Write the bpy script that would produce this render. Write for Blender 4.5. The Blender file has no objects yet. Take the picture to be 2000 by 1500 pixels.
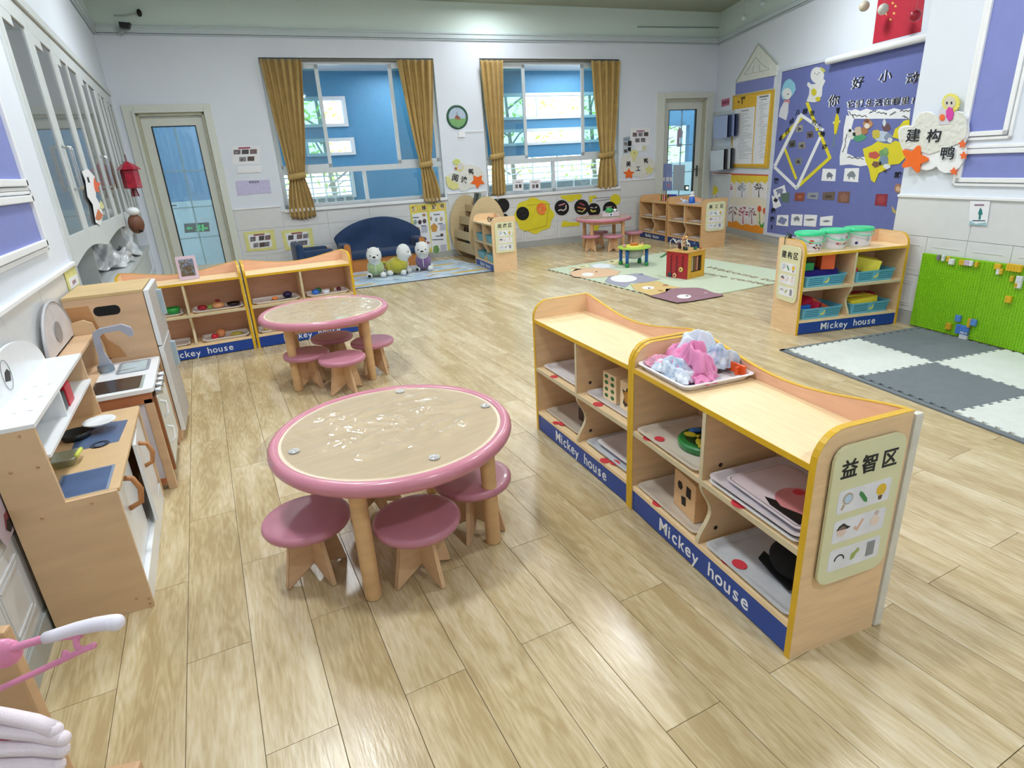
import bpy, bmesh, math, random
import numpy as np
from mathutils import Vector, Matrix
random.seed(7)
S = bpy.context.scene
COL = S.collection
PI = math.pi

# ------------------------------------------------------------------ camera
RC = np.array([[0.8902796300859488, -0.4521511862566889, -0.05441952793525008],
               [-0.20440097974327343, -0.28993331725098503, -0.9349646576356935],
               [0.4069673448005581, 0.8435033943704724, -0.3505418718947495]])
FPX = 1153.78
CAM = np.array([0.0, 0.0, 1.35])
cd = bpy.data.cameras.new('camera')
cam = bpy.data.objects.new('camera', cd)
COL.objects.link(cam)
cd.sensor_fit = 'HORIZONTAL'; cd.sensor_width = 36.0; cd.lens = FPX / 2000 * 36.0
cd.clip_start = 0.02; cd.clip_end = 200
M = Matrix.Identity(4)
for i in range(3):
    M[i][0] = RC[0][i]; M[i][1] = -RC[1][i]; M[i][2] = -RC[2][i]; M[i][3] = CAM[i]
cam.matrix_world = M
S.camera = cam

# ------------------------------------------------------------------ view, sky, sun, ceiling lights
S.view_settings.view_transform = 'Standard'
S.view_settings.look = 'None'
S.view_settings.gamma = 1.0
S.view_settings.use_curve_mapping = False
S.view_settings.exposure = 0.0
wd = bpy.data.worlds.new('sky'); S.world = wd; wd.use_nodes = True
bg = wd.node_tree.nodes['Background']
bg.inputs[0].default_value = (0.80, 0.92, 1.0, 1); bg.inputs[1].default_value = 4.0
sd = bpy.data.lights.new('sun', 'SUN'); sd.energy = 2.0; sd.angle = 0.05; sd.color = (1, .96, .88)
so = bpy.data.objects.new('sun', sd); COL.objects.link(so); so.rotation_euler = (math.radians(38), 0, math.radians(160))
LAMPS = [(0.0, 1.7), (0.15, 3.9), (3.1, 1.7), (3.1, 3.9), (1.5, -.9), (0.6, 6.4), (3.6, 6.3), (5.7, 5.2), (4.15, 8.3)]
LAMP_W = 40
for (x, y) in LAMPS:
    ld = bpy.data.lights.new('ceiling_light', 'AREA'); ld.shape = 'DISK'; ld.size = 0.34; ld.energy = LAMP_W * (.35 if y > 8 else 1); ld.color = (0.93, 0.97, 1.0)
    lo = bpy.data.objects.new('ceiling_light', ld); COL.objects.link(lo); lo.location = (x, y, 3.44)

def ray(u, v): return RC.T @ np.array([(u - 1000) / FPX, (v - 750) / FPX, 1.0])
def Z(u, v, z=0.0):
    d = ray(u, v); t = (z - CAM[2]) / d[2]; return CAM + t * d
def Yp(u, v, y):
    d = ray(u, v); return CAM + y / d[1] * d
def Xp(u, v, x):
    d = ray(u, v); return CAM + x / d[0] * d

for (x, y) in ((0.5, 10.5), (3.5, 10.3), (6.5, 10.1), (9.5, 9.9)):      # unseen fill lights, added to brighten the corridor
    ld = bpy.data.lights.new('corridor_fill', 'AREA'); ld.size = 1.2; ld.energy = 34; ld.color = (0.95, 0.98, 1.0)
    lo = bpy.data.objects.new('corridor_fill', ld); COL.objects.link(lo); lo.location = (x, y, 2.9)
# ------------------------------------------------------------------ colours and materials
def lin(h):
    h = h.lstrip('#'); r = [int(h[i:i+2], 16) / 255 for i in (0, 2, 4)]
    return tuple([(c / 12.92 if c <= .04045 else ((c + .055) / 1.055) ** 2.4) for c in r] + [1.0])
MATS = {}
def mat(name, col, rough=.5, metal=0, var=.08, scale=14, stretch=None, bump=0, bscale=80, coat=0, trans=0, alpha=1, emit=0, sheen=0, spec=.5, col2=None):
    if name in MATS: return MATS[name]
    m = bpy.data.materials.new(name); m.use_nodes = True; nt = m.node_tree; N = nt.nodes; L = nt.links
    b = N['Principled BSDF']; c = lin(col)
    tc = N.new('ShaderNodeTexCoord'); mp = N.new('ShaderNodeMapping'); L.new(tc.outputs['Object'], mp.inputs[0])
    if stretch: mp.inputs['Scale'].default_value = stretch
    oi = N.new('ShaderNodeObjectInfo')
    ad = N.new('ShaderNodeVectorMath'); ad.operation = 'ADD'; L.new(mp.outputs[0], ad.inputs[0])
    sc = N.new('ShaderNodeVectorMath'); sc.operation = 'SCALE'; sc.inputs[0].default_value = (7, 5, 3); L.new(oi.outputs['Random'], sc.inputs['Scale']); L.new(sc.outputs[0], ad.inputs[1])
    nz = N.new('ShaderNodeTexNoise'); nz.inputs['Scale'].default_value = scale; nz.inputs['Detail'].default_value = 5; L.new(ad.outputs[0], nz.inputs['Vector'])
    mx = N.new('ShaderNodeMix'); mx.data_type = 'RGBA'
    rp = N.new('ShaderNodeMapRange'); rp.inputs[1].default_value = .3; rp.inputs[2].default_value = .7; L.new(nz.outputs['Fac'], rp.inputs[0]); L.new(rp.outputs[0], mx.inputs[0])
    if col2: a, d = lin(col2), c
    else: a = tuple([x * (1 - var) for x in c[:3]] + [1]); d = tuple([min(1, x * (1 + var)) for x in c[:3]] + [1])
    mx.inputs[6].default_value = a; mx.inputs[7].default_value = d
    L.new(mx.outputs[2], b.inputs['Base Color'])
    b.inputs['Roughness'].default_value = rough; b.inputs['Metallic'].default_value = metal
    b.inputs['Specular IOR Level'].default_value = spec
    b.inputs['Coat Weight'].default_value = coat; b.inputs['Coat Roughness'].default_value = .08
    b.inputs['Transmission Weight'].default_value = trans; b.inputs['Alpha'].default_value = alpha
    b.inputs['Sheen Weight'].default_value = sheen
    if emit: L.new(mx.outputs[2], b.inputs['Emission Color']); b.inputs['Emission Strength'].default_value = emit
    if bump:
        n2 = N.new('ShaderNodeTexNoise'); n2.inputs['Scale'].default_value = bscale; L.new(tc.outputs['Object'], n2.inputs['Vector'])
        bp = N.new('ShaderNodeBump'); bp.inputs['Strength'].default_value = bump; bp.inputs['Distance'].default_value = .01
        L.new(n2.outputs['Fac'], bp.inputs['Height']); L.new(bp.outputs[0], b.inputs['Normal'])
    MATS[name] = m
    return m
def glass(name, tint='#ffffff', fac=.12, rough=.02, milky=0.0):
    """thin clear sheet: mostly see-through, with a glossy skin"""
    if name in MATS: return MATS[name]
    m = bpy.data.materials.new(name); m.use_nodes = True; nt = m.node_tree; N = nt.nodes; L = nt.links; N.clear()
    out = N.new('ShaderNodeOutputMaterial'); tr = N.new('ShaderNodeBsdfTransparent'); gl = N.new('ShaderNodeBsdfGlossy'); mx = N.new('ShaderNodeMixShader')
    tr.inputs[0].default_value = lin(tint); gl.inputs['Roughness'].default_value = rough
    lw = N.new('ShaderNodeLayerWeight'); lw.inputs[0].default_value = fac * 2
    mr = N.new('ShaderNodeMapRange'); mr.inputs[3].default_value = fac * .6; mr.inputs[4].default_value = min(1, fac * 4); L.new(lw.outputs['Fresnel'], mr.inputs[0])
    L.new(mr.outputs[0], mx.inputs[0]); L.new(tr.outputs[0], mx.inputs[1]); L.new(gl.outputs[0], mx.inputs[2])
    last = mx
    if milky:
        df = N.new('ShaderNodeBsdfDiffuse'); df.inputs[0].default_value = lin('#eef2f4'); m2 = N.new('ShaderNodeMixShader'); m2.inputs[0].default_value = milky
        L.new(mx.outputs[0], m2.inputs[1]); L.new(df.outputs[0], m2.inputs[2]); last = m2
    L.new(last.outputs[0], out.inputs[0]); MATS[name] = m
    return m
def C(col, rough=.55, **k): return mat('paint_' + col.lstrip('#') + ('_%d' % int(rough * 100)), col, rough, var=.04, **k)

maple = mat('maple', '#e8c69a', .42, var=.07, scale=6, stretch=(1.2, 1.2, 9), coat=0)
mapleH = mat('maple_board', '#efd3a6', .42, var=.07, scale=6, stretch=(1.2, 9, 1.2), coat=0)
maple_in = mat('maple_inner', '#e8b898', .45, var=.06, scale=6, stretch=(1.2, 1.2, 8))
edge_y = mat('edge_yellow', '#d9ac1e', .4, var=.05)
edge_n = mat('edge_cream', '#cdbf9c', .5, var=.05)
edge_w = mat('edge_wood', '#cf9c62', .45, var=.06)
beech = mat('beech', '#d6ad7c', .42, var=.08, scale=5, stretch=(1.2, 1.2, 8))
ply = mat('ply', '#d9b48c', .5, var=.06, scale=5, stretch=(1.2, 1.2, 7))
ply_dark = mat('ply_edge', '#7a5636', .7, var=.15)
pink = mat('pink_paint', '#cb8495', .3, var=.04, coat=.25, spec=.5)
pink2 = mat('pink_paint_dull', '#c07f92', .36, var=.05, coat=.15)
blue_k = mat('kick_blue', '#12429a', .35, var=.05)
navy_k = mat('kick_navy', '#16336e', .4, var=.05)
white = mat('white_paint', '#eceef0', .45, var=.02)
whitew = mat('white_wood', '#e9ecef', .35, var=.02, coat=.2)
black = mat('black', '#0b0b0d', .5, var=.1)
wallw = mat('wall_white', '#dde4ee', .6, var=.012, scale=3, bump=.04, bscale=160)
tilem = mat('wall_tile', '#d7d9da', .28, var=.02, bump=.03, bscale=60)
greyb = mat('skirting', '#a9adab', .35, var=.04)
trimc = mat('cream_trim', '#d6dad2', .4, var=.02)
soffit = mat('soffit_green', '#d6e6e1', .6, var=.015, scale=2)
ceilm = mat('ceiling_olive', '#a3ab9b', .7, var=.02, scale=2)
purple = mat('wall_purple', '#7f88c6', .6, var=.03)
chrome = mat('chrome', '#c9ccd0', .18, metal=1, var=.02)
alu = mat('aluminium', '#d3dbe0', .35, var=.02, spec=.6)
papr = mat('paper', '#e8eaee', .7, var=.01)
tray = mat('tray_plastic', '#ece9ea', .25, var=.02, coat=.3)
trayp = mat('tray_pale', '#d8cdbd', .3, var=.03, coat=.2)
redst = mat('sticker_red', '#d9404c', .45, var=.08)
ink = mat('ink', '#14171f', .6, var=.1)
grey_line = mat('grey_print', '#9aa0a8', .7, var=.1)
navyf = mat('sofa_navy', '#0f3058', .75, var=.18, scale=9, bump=.1, bscale=300, sheen=.15)
curtain_m = mat('curtain_gold', '#b3965a', .75, var=.10, scale=10, sheen=.2)
CLR = glass('clear_glass', '#f2faf9', .10)
FILM = glass('table_film', '#fbf8f2', .16, .06, milky=.03)
CASE = glass('cabinet_glass', '#c5d3d6', .20, .03, milky=.10)

# ------------------------------------------------------------------ mesh builder
class MB:
    def __init__(s): s.b = bmesh.new()
    def box(s, x0, x1, y0, y1, z0, z1, bev=0):
        vs = [s.b.verts.new((x, y, z)) for x in (x0, x1) for y in (y0, y1) for z in (z0, z1)]
        F = [(0, 1, 3, 2), (4, 6, 7, 5), (0, 4, 5, 1), (2, 3, 7, 6), (0, 2, 6, 4), (1, 5, 7, 3)]
        fs = [s.b.faces.new([vs[i] for i in f]) for f in F]
        if bev:
            es = list({e for f in fs for e in f.edges}); bmesh.ops.bevel(s.b, geom=es, offset=bev, segments=2, affect='EDGES', profile=.6)
        return s
    def prism(s, pts, a0, a1, axis='y', holes=None):
        """polygon pts in the two other axes, extruded a0..a1 along axis"""
        def P(p, a):
            if axis == 'y': return (p[0], a, p[1])
            if axis == 'x': return (a, p[0], p[1])
            return (p[0], p[1], a)
        if axis == 'y': a0, a1 = a1, a0
        ar = sum(pts[i][0] * pts[(i + 1) % len(pts)][1] - pts[(i + 1) % len(pts)][0] * pts[i][1] for i in range(len(pts)))
        if ar < 0: pts = pts[::-1]
        A = [s.b.verts.new(P(p, a0)) for p in pts]; B = [s.b.verts.new(P(p, a1)) for p in pts]
        n = len(pts)
        f1 = s.b.faces.new(A[::-1]); f2 = s.b.faces.new(B)
        for i in range(n): s.b.faces.new((A[i], A[(i + 1) % n], B[(i + 1) % n], B[i]))
        if n > 4:
            f1.normal_update(); f2.normal_update(); bmesh.ops.triangulate(s.b, faces=[f1, f2])
        return s
    def lathe(s, prof, n=32, cx=0, cy=0, cap=True):
        rings = []
        for r, z in prof:
            rings.append([s.b.verts.new((cx + r * math.cos(2 * PI * i / n), cy + r * math.sin(2 * PI * i / n), z)) for i in range(n)])
        for a, b2 in zip(rings, rings[1:]):
            for i in range(n): s.b.faces.new((a[i], a[(i + 1) % n], b2[(i + 1) % n], b2[i]))
        if cap:
            s.b.faces.new(rings[0][::-1]); s.b.faces.new(rings[-1])
        return s
    def tube(s, pts, r, n=8, r2=None, cap=True):
        pts = [Vector(p) for p in pts]; rings = []
        up = Vector((0, 0, 1)); px = None
        for i, p in enumerate(pts):
            t = (pts[min(i + 1, len(pts) - 1)] - pts[max(i - 1, 0)]).normalized()
            if px is None:
                a = up if abs(t.dot(up)) < .9 else Vector((1, 0, 0)); px = t.cross(a).normalized()
            else:
                px = (px - t * px.dot(t)); px = px.normalized() if px.length > 1e-6 else t.orthogonal().normalized()
            q = t.cross(px); rr = r if r2 is None else r + (r2 - r) * i / (len(pts) - 1)
            rings.append([s.b.verts.new(p + (px * math.cos(2 * PI * k / n) + q * math.sin(2 * PI * k / n)) * rr) for k in range(n)])
        for a, b2 in zip(rings, rings[1:]):
            for i in range(n): s.b.faces.new((a[i], b2[i], b2[(i + 1) % n], a[(i + 1) % n]))
        if cap: s.b.faces.new(rings[0]); s.b.faces.new(rings[-1][::-1])
        return s
    def ball(s, c, r, seg=16, rx=1, ry=1, rz=1, rot=None):
        o = bmesh.ops.create_uvsphere(s.b, u_segments=seg, v_segments=max(6, seg // 2), radius=r)
        m = Matrix.Diagonal((rx, ry, rz, 1))
        if rot is not None: m = rot.to_4x4() @ m
        bmesh.ops.transform(s.b, matrix=Matrix.Translation(c) @ m, verts=o['verts'])
        return s
    def grid(s, fn, nu, nv, thick=0):
        V = [[s.b.verts.new(fn(i / nu, j / nv)) for j in range(nv + 1)] for i in range(nu + 1)]
        for i in range(nu):
            for j in range(nv): s.b.faces.new((V[i][j], V[i + 1][j], V[i + 1][j + 1], V[i][j + 1]))
        return s
def link(o): COL.objects.link(o); return o
def obj(name, mb, m, parent=None, loc=(0, 0, 0), rz=0, smooth=False, ang=None, kind=None, label=None):
    me = bpy.data.meshes.new(name)
    bmesh.ops.recalc_face_normals(mb.b, faces=mb.b.faces)
    mb.b.to_mesh(me); mb.b.free()
    if m: me.materials.append(m)
    if smooth:
        me.polygons.foreach_set('use_smooth', [True] * len(me.polygons))
        if ang: me.set_sharp_from_angle(angle=math.radians(ang))
    o = link(bpy.data.objects.new(name, me)); o.location = loc; o.rotation_euler[2] = rz
    if parent: o.parent = parent
    if kind: o['kind'] = kind
    if label: o['label'] = label
    return o
def tag(o, label, cat, group=None):
    o['label'] = label; o['category'] = cat
    if group: o['group'] = group
    return o
def thing(name, label, cat, loc=(0, 0, 0), rz=0, group=None):
    o = link(bpy.data.objects.new(name, None)); o.location = loc; o.rotation_euler[2] = rz; o.empty_display_size = .05
    return tag(o, label, cat, group)
def kids(o): return list(o.children)
def dup(o, parent=None, loc=None, rz=None, label=None):
    c = link(o.copy())
    if parent: c.parent = parent
    if loc is not None: c.location = loc
    if rz is not None: c.rotation_euler[2] = rz
    if label: c['label'] = label
    for ch in kids(o): dup(ch, c)
    return c
def text_mesh(body, size, depth=.001, bold=0.0, shear=0.0, align='CENTER'):
    cu = bpy.data.curves.new('lettering', 'FONT'); cu.body = body; cu.size = size; cu.align_x = align; cu.align_y = 'CENTER'
    cu.extrude = depth; cu.offset = bold; cu.shear = shear; cu.resolution_u = 3
    o = bpy.data.objects.new('lettering', cu); COL.objects.link(o)
    dg = bpy.context.evaluated_depsgraph_get(); dg.update()
    me = bpy.data.meshes.new_from_object(o.evaluated_get(dg))
    bpy.data.objects.remove(o); bpy.data.curves.remove(cu)
    me.transform(Matrix.Rotation(PI / 2, 4, 'X'))      # stands in the x-z plane, reads from -y
    return me
def text(body, size, m, parent=None, loc=(0, 0, 0), rz=0, tilt=0, name='lettering', wide=1, **k):
    me = text_mesh(body, size, **k); me.transform(Matrix.Diagonal((wide, 1, 1, 1))); me.materials.clear(); me.materials.append(m)
    if tilt: me.transform(Matrix.Rotation(-tilt, 4, 'Y'))
    o = link(bpy.data.objects.new(name, me)); o.location = loc; o.rotation_euler[2] = rz
    if parent: o.parent = parent
    return o
def circ(cx, cy, r, n=24, ry=None, a0=0, a1=2 * PI):
    ry = ry or r
    full = abs(a1 - a0 - 2 * PI) < 1e-6
    return [(cx + r * math.cos(a0 + (a1 - a0) * i / (n if full else n - 1)), cy + ry * math.sin(a0 + (a1 - a0) * i / (n if full else n - 1))) for i in range(n)]
def rrect(x0, x1, z0, z1, r, n=5):
    p = []
    for cx, cz, a in ((x1 - r, z1 - r, 0), (x0 + r, z1 - r, PI / 2), (x0 + r, z0 + r, PI), (x1 - r, z0 + r, 1.5 * PI)):
        for i in range(n): t = a + PI / 2 * i / (n - 1); p.append((cx + r * math.cos(t), cz + r * math.sin(t)))
    return p
def wavy(cx, cz, rx, rz, k, amp, n=72, ph=0):
    return [(cx + rx * (1 + amp * math.cos(k * t + ph)) * math.cos(t), cz + rz * (1 + amp * math.cos(k * t + ph)) * math.sin(t)) for t in [2 * PI * i / n for i in range(n)]]
def star(cx, cz, r, k=5, inner=.55, ph=PI / 2, rnd=True):
    pts = []
    for i in range(2 * k):
        t = ph + PI * i / k; rr = r if i % 2 == 0 else r * inner
        if i % 2 == 0 and rnd:
            for dt, f in ((-.13, .93), (0, 1.0), (.13, .93)): pts.append((cx + rr * f * math.cos(t + dt), cz + rr * f * math.sin(t + dt)))
        else: pts.append((cx + rr * math.cos(t), cz + rr * math.sin(t)))
    return pts

# a wall plane: s runs left to right as seen from the room, z up, local -y towards the room
class Pl:
    def __init__(s, p, d):
        s.wide = 1; s.p = np.array([p[0], p[1], 0.0]); d = np.array([d[0], d[1], 0.0]); s.d = d / np.linalg.norm(d)
        s.out = np.array([-s.d[1], s.d[0], 0.0]); s.a = math.atan2(s.d[1], s.d[0])
    def px(s, u, v, o=0.0):
        r = ray(u, v); q = s.p - s.out * o; t = np.dot(q - CAM, s.out) / np.dot(r, s.out); P = CAM + t * r
        return (float(np.dot(P - s.p, s.d)), float(P[2]))
    def w(s, a, z=0.0, o=0.0): return tuple(s.p + s.d * a - s.out * o + np.array([0, 0, z]))
    def decal(s, name, pts, m, o=0.0, th=.003, parent=None, px=True, label=None, cat=None, group=None):
        """a flat piece of card or paper fixed on the wall; pts as pixels of the photograph or (s, z)"""
        q = [s.px(*p, o + th) for p in pts] if px else list(pts)
        cx = sum(p[0] for p in q) / len(q); cz = sum(p[1] for p in q) / len(q)
        mb = MB().prism([(p[0] - cx, p[1] - cz) for p in q], -th, 0)
        loc = Vector(s.w(cx, cz, o))
        if parent is not None:
            pl = parent; inv = Matrix.LocRotScale(Vector(pl.location), pl.rotation_euler, None)
            l2 = inv.inverted() @ loc
            ob = obj(name, mb, m, parent, l2, s.a - pl.rotation_euler[2])
        else: ob = obj(name, mb, m, None, loc, s.a)
        if cat: tag(ob, label, cat, group)
        elif label: ob['label'] = label
        return ob
    def root(s, name, label, cat, u, v, o=0.0, group=None):
        a, z = s.px(u, v, o); return thing(name, label, cat, s.w(a, z, o), s.a, group)
    def letters(s, body, u, v, hpx, m, o=.006, parent=None, tilt=0, name='lettering', **k):
        a, z = s.px(u, v, o); _, z1 = s.px(u, v - hpx, o); sz = abs(z1 - z)
        if s.wide != 1: k['wide'] = s.wide
        loc = Vector(s.w(a, z, o))
        if parent is not None:
            inv = Matrix.LocRotScale(Vector(parent.location), parent.rotation_euler, None); loc = inv.inverted() @ loc
            return text(body, sz, m, parent, loc, s.a - parent.rotation_euler[2], tilt, name, **k)
        return text(body, sz, m, None, loc, s.a, tilt, name, **k)
def wall(name, pl, s0, s1, z0, z1, holes, m, th=.16, kind='structure'):
    """a wall slab with rectangular openings"""
    xs = sorted({s0, s1, *[h[0] for h in holes], *[h[1] for h in holes]}); zs = sorted({z0, z1, *[h[2] for h in holes], *[h[3] for h in holes]})
    mb = MB()
    for i in range(len(xs) - 1):
        for j in range(len(zs) - 1):
            cx = (xs[i] + xs[i + 1]) / 2; cz = (zs[j] + zs[j + 1]) / 2
            if any(h[0] < cx < h[1] and h[2] < cz < h[3] for h in holes): continue
            mb.box(xs[i], xs[i + 1], 0, th, zs[j], zs[j + 1])
    bmesh.ops.remove_doubles(mb.b, verts=mb.b.verts, dist=1e-5)
    o = obj(name, mb, m, None, pl.w(0, 0), pl.a); o['kind'] = kind
    return o
def struct(name, mb, m, loc=(0, 0, 0), rz=0, parent=None, **k):
    o = obj(name, mb, m, parent, loc, rz, **k)
    if parent is None: o['kind'] = 'structure'
    return o

BK = Pl((-0.72, 9.358), (1, -.08))            # far wall
LF = Pl((-0.72, -2.5), (0, 1))                # left wall
cr = BK.w(0); _s, _ = BK.px(1391.5, 300)
CN = BK.w(_s)                                 # far right corner
RT = Pl(CN, (-.388, -.922))                   # far right wall (boards)
NR = Pl((4.79, 2.90), (-.173, -.985))         # near right wall, standing forward
RT.wide = 1.75; NR.wide = 1.25                # lettering on these walls is cut wider than tall
CZ = 3.52
# ------------------------------------------------------------------ floor of planks
PW, PLN = .1805, .87
def floor_mat():
    m = bpy.data.materials.new('floor_planks'); m.use_nodes = True; nt = m.node_tree; N = nt.nodes; L = nt.links; b = N['Principled BSDF']
    g = N.new('ShaderNodeNewGeometry'); sp = N.new('ShaderNodeSeparateXYZ'); L.new(g.outputs['Position'], sp.inputs[0])
    def ma(op, a, bb, cc=None):
        n = N.new('ShaderNodeMath'); n.operation = op
        for i, x in enumerate((a, bb, cc)):
            if x is None: continue
            if isinstance(x, (int, float)): n.inputs[i].default_value = x
            else: L.new(x, n.inputs[i])
        return n.outputs[0]
    ix = ma('FLOOR', ma('DIVIDE', ma('ADD', sp.outputs[0], .3175), PW), 0)
    odd = ma('MODULO', ma('ADD', ix, 100), 2)
    yo = ma('SUBTRACT', ma('ADD', sp.outputs[1], 0), ma('ADD', .818, ma('MULTIPLY', odd, .434)))
    iy = ma('FLOOR', ma('DIVIDE', yo, PLN), 0)
    cb = N.new('ShaderNodeCombineXYZ'); L.new(ix, cb.inputs[0]); L.new(iy, cb.inputs[1])
    wn = N.new('ShaderNodeTexWhiteNoise'); wn.noise_dimensions = '2D'; L.new(cb.outputs[0], wn.inputs['Vector'])
    # grain coordinates: world position shifted per plank
    sc = N.new('ShaderNodeVectorMath'); sc.operation = 'SCALE'; L.new(wn.outputs['Color'], sc.inputs[0]); sc.inputs['Scale'].default_value = 23
    ad = N.new('ShaderNodeVectorMath'); ad.operation = 'ADD'; L.new(g.outputs['Position'], ad.inputs[0]); L.new(sc.outputs[0], ad.inputs[1])
    mp = N.new('ShaderNodeMapping'); mp.inputs['Scale'].default_value = (1, .13, 1); L.new(ad.outputs[0], mp.inputs[0])
    n1 = N.new('ShaderNodeTexNoise'); n1.inputs['Scale'].default_value = 9; n1.inputs['Detail'].default_value = 2; L.new(mp.outputs[0], n1.inputs['Vector'])
    # contour lines of the noise make the cathedral figure
    con = ma('SINE', ma('MULTIPLY', n1.outputs['Fac'], 95), 0)
    n2 = N.new('ShaderNodeTexNoise'); n2.inputs['Scale'].default_value = 130; n2.inputs['Detail'].default_value = 3; L.new(mp.outputs[0], n2.inputs['Vector'])
    n3 = N.new('ShaderNodeTexNoise'); n3.inputs['Scale'].default_value = 14; n3.inputs['Detail'].default_value = 3; L.new(mp.outputs[0], n3.inputs['Vector'])
    rp = N.new('ShaderNodeValToRGB'); e = rp.color_ramp.elements
    e[0].position = .30; e[0].color = lin('#b19b72'); e[1].position = .72; e[1].color = lin('#d8caab')
    mid = e.new(.5); mid.color = lin('#c6b38c')
    f = ma('ADD', ma('MULTIPLY', n3.outputs['Fac'], .75), ma('MULTIPLY', wn.outputs['Value'], .16))
    f = ma('ADD', f, ma('MULTIPLY', con, .05)); f = ma('ADD', f, ma('MULTIPLY', ma('SUBTRACT', n2.outputs['Fac'], .5), .42))
    L.new(f, rp.inputs[0]); L.new(rp.outputs[0], b.inputs['Base Color'])
    b.inputs['Roughness'].default_value = .26; b.inputs['Specular IOR Level'].default_value = .5
    rr = N.new('ShaderNodeMapRange'); rr.inputs[3].default_value = .17; rr.inputs[4].default_value = .34; L.new(n3.outputs['Fac'], rr.inputs[0]); L.new(rr.outputs[0], b.inputs['Roughness'])
    bp = N.new('ShaderNodeBump'); bp.inputs['Strength'].default_value = .22; bp.inputs['Distance'].default_value = .002; L.new(n2.outputs['Fac'], bp.inputs['Height']); L.new(bp.outputs[0], b.inputs['Normal'])
    return m
FM = floor_mat()
struct('floor', MB().box(-1.4, 9.2, -2.6, 9.6, -.06, -.008), mat('grout', '#85765a', .9))
floor = S.objects['floor']
cells = []
for i in range(-4, 53):
    x0 = -.3175 + i * PW
    for j in range(-5, 12):
        y0 = .818 + (.434 if i % 2 else 0) + j * PLN
        cx, cy = x0 + PW / 2, y0 + PLN / 2
        if cx < -1.3 or cx > 9.0 or cy > 9.7 or cy < -2.8: continue
        q = RC @ (np.array([cx, cy, 0]) - CAM); vis = q[2] > .2 and abs(q[0] / q[2]) * FPX < 1150 and abs(q[1] / q[2]) * FPX < 950
        cells.append((0 if vis else 1, q[2] if vis else 99 + math.hypot(cx, cy), x0, y0))
cells.sort()
pm = MB().box(.0008, PW - .0008, .0008, PLN - .0008, -.008, 0, bev=.0007)
first = obj('plank', pm, FM, floor, (cells[0][2], cells[0][3], 0))
rest = MB()
for k, c in enumerate(cells[1:]):
    if k < 299: p = link(first.copy()); p.location = (c[2], c[3], 0)
    else: rest.box(c[2] + .0011, c[2] + PW - .0011, c[3] + .0011, c[3] + PLN - .0011, -.008, 0)
obj('planks', rest, FM, floor, kind='stuff')

# ------------------------------------------------------------------ walls
def bs(u, v): return BK.px(u, v)
W1 = (bs(502, 113)[0], bs(860, 300)[0] , .905, 2.81)
W1 = (bs(504, 113)[0], bs(846, 115)[0], .905, 2.81)
W2 = (bs(936, 115)[0], bs(1210, 115)[0], .865, 2.815)
D1 = (bs(262, 217)[0], bs(398, 217)[0], 0, 2.18)
D2 = (bs(1297, 193)[0], bs(1380, 192)[0], 0, 2.22)
SB = bs(1391.5, 300)[0]
wall('wall_back', BK, -.2, SB + .2, 0, CZ, [W1, W2, D1, D2], wallw)
CY0, CY1 = 4.18 + 2.5, 9.22 + 2.5
wall('wall_left', LF, -.2, 12.0, 0, CZ, [(CY0, CY1, .30, 2.36)], wallw)
wall('wall_right', RT, -.2, 7.5, 0, CZ, [], wallw)
wall('wall_right_near', NR, 0, 5.6, 0, CZ, [], wallw)
struct('wall_return', MB().box(4.80, 6.3, 2.79, 2.899, 0, CZ).box(-1.0, 7.0, -2.62, -2.5, 0, CZ), wallw)
# upper pale green band, picture rail, ceiling
for nm, pl, s0, s1 in (('trim_1', BK, -.05, SB), ('trim_2', LF, 0, 11.9), ('trim_3', RT, 0, 7.2)):
    o = struct(nm, MB().box(s0, s1, -.012, 0, 3.14, CZ), soffit, pl.w(0), pl.a)
    r = obj('rail', MB().box(s0, s1, -.05, -.012, 3.115, 3.135, bev=.004).box(s0, s1, -.035, -.012, 3.06, 3.115).box(s0, s1, -.028, -.012, 3.04, 3.05), mat('cornice', '#c3d0d4', .5, var=.02), o)
struct('ceiling', MB().box(-1.4, 9.4, -2.7, 9.7, CZ, CZ + .1), ceilm)
# ceiling disc lamps at the lights' places
for k, (x, y) in enumerate(LAMPS):
    t = thing('ceiling_lamp', 'round white ceiling lamp flush with the olive ceiling', 'ceiling lamp', (x, y, CZ), 0, 'ceiling lamps')
    obj('lamp_rim', MB().lathe([(.20, -.002), (.21, -.03), (.19, -.045)], 32), white, t)
    obj('diffuser', MB().lathe([(.19, -.035), (.188, -.05), (.10, -.058)], 32), mat('lamp_glow', '#ffffff', .5, emit=3), t)

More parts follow.
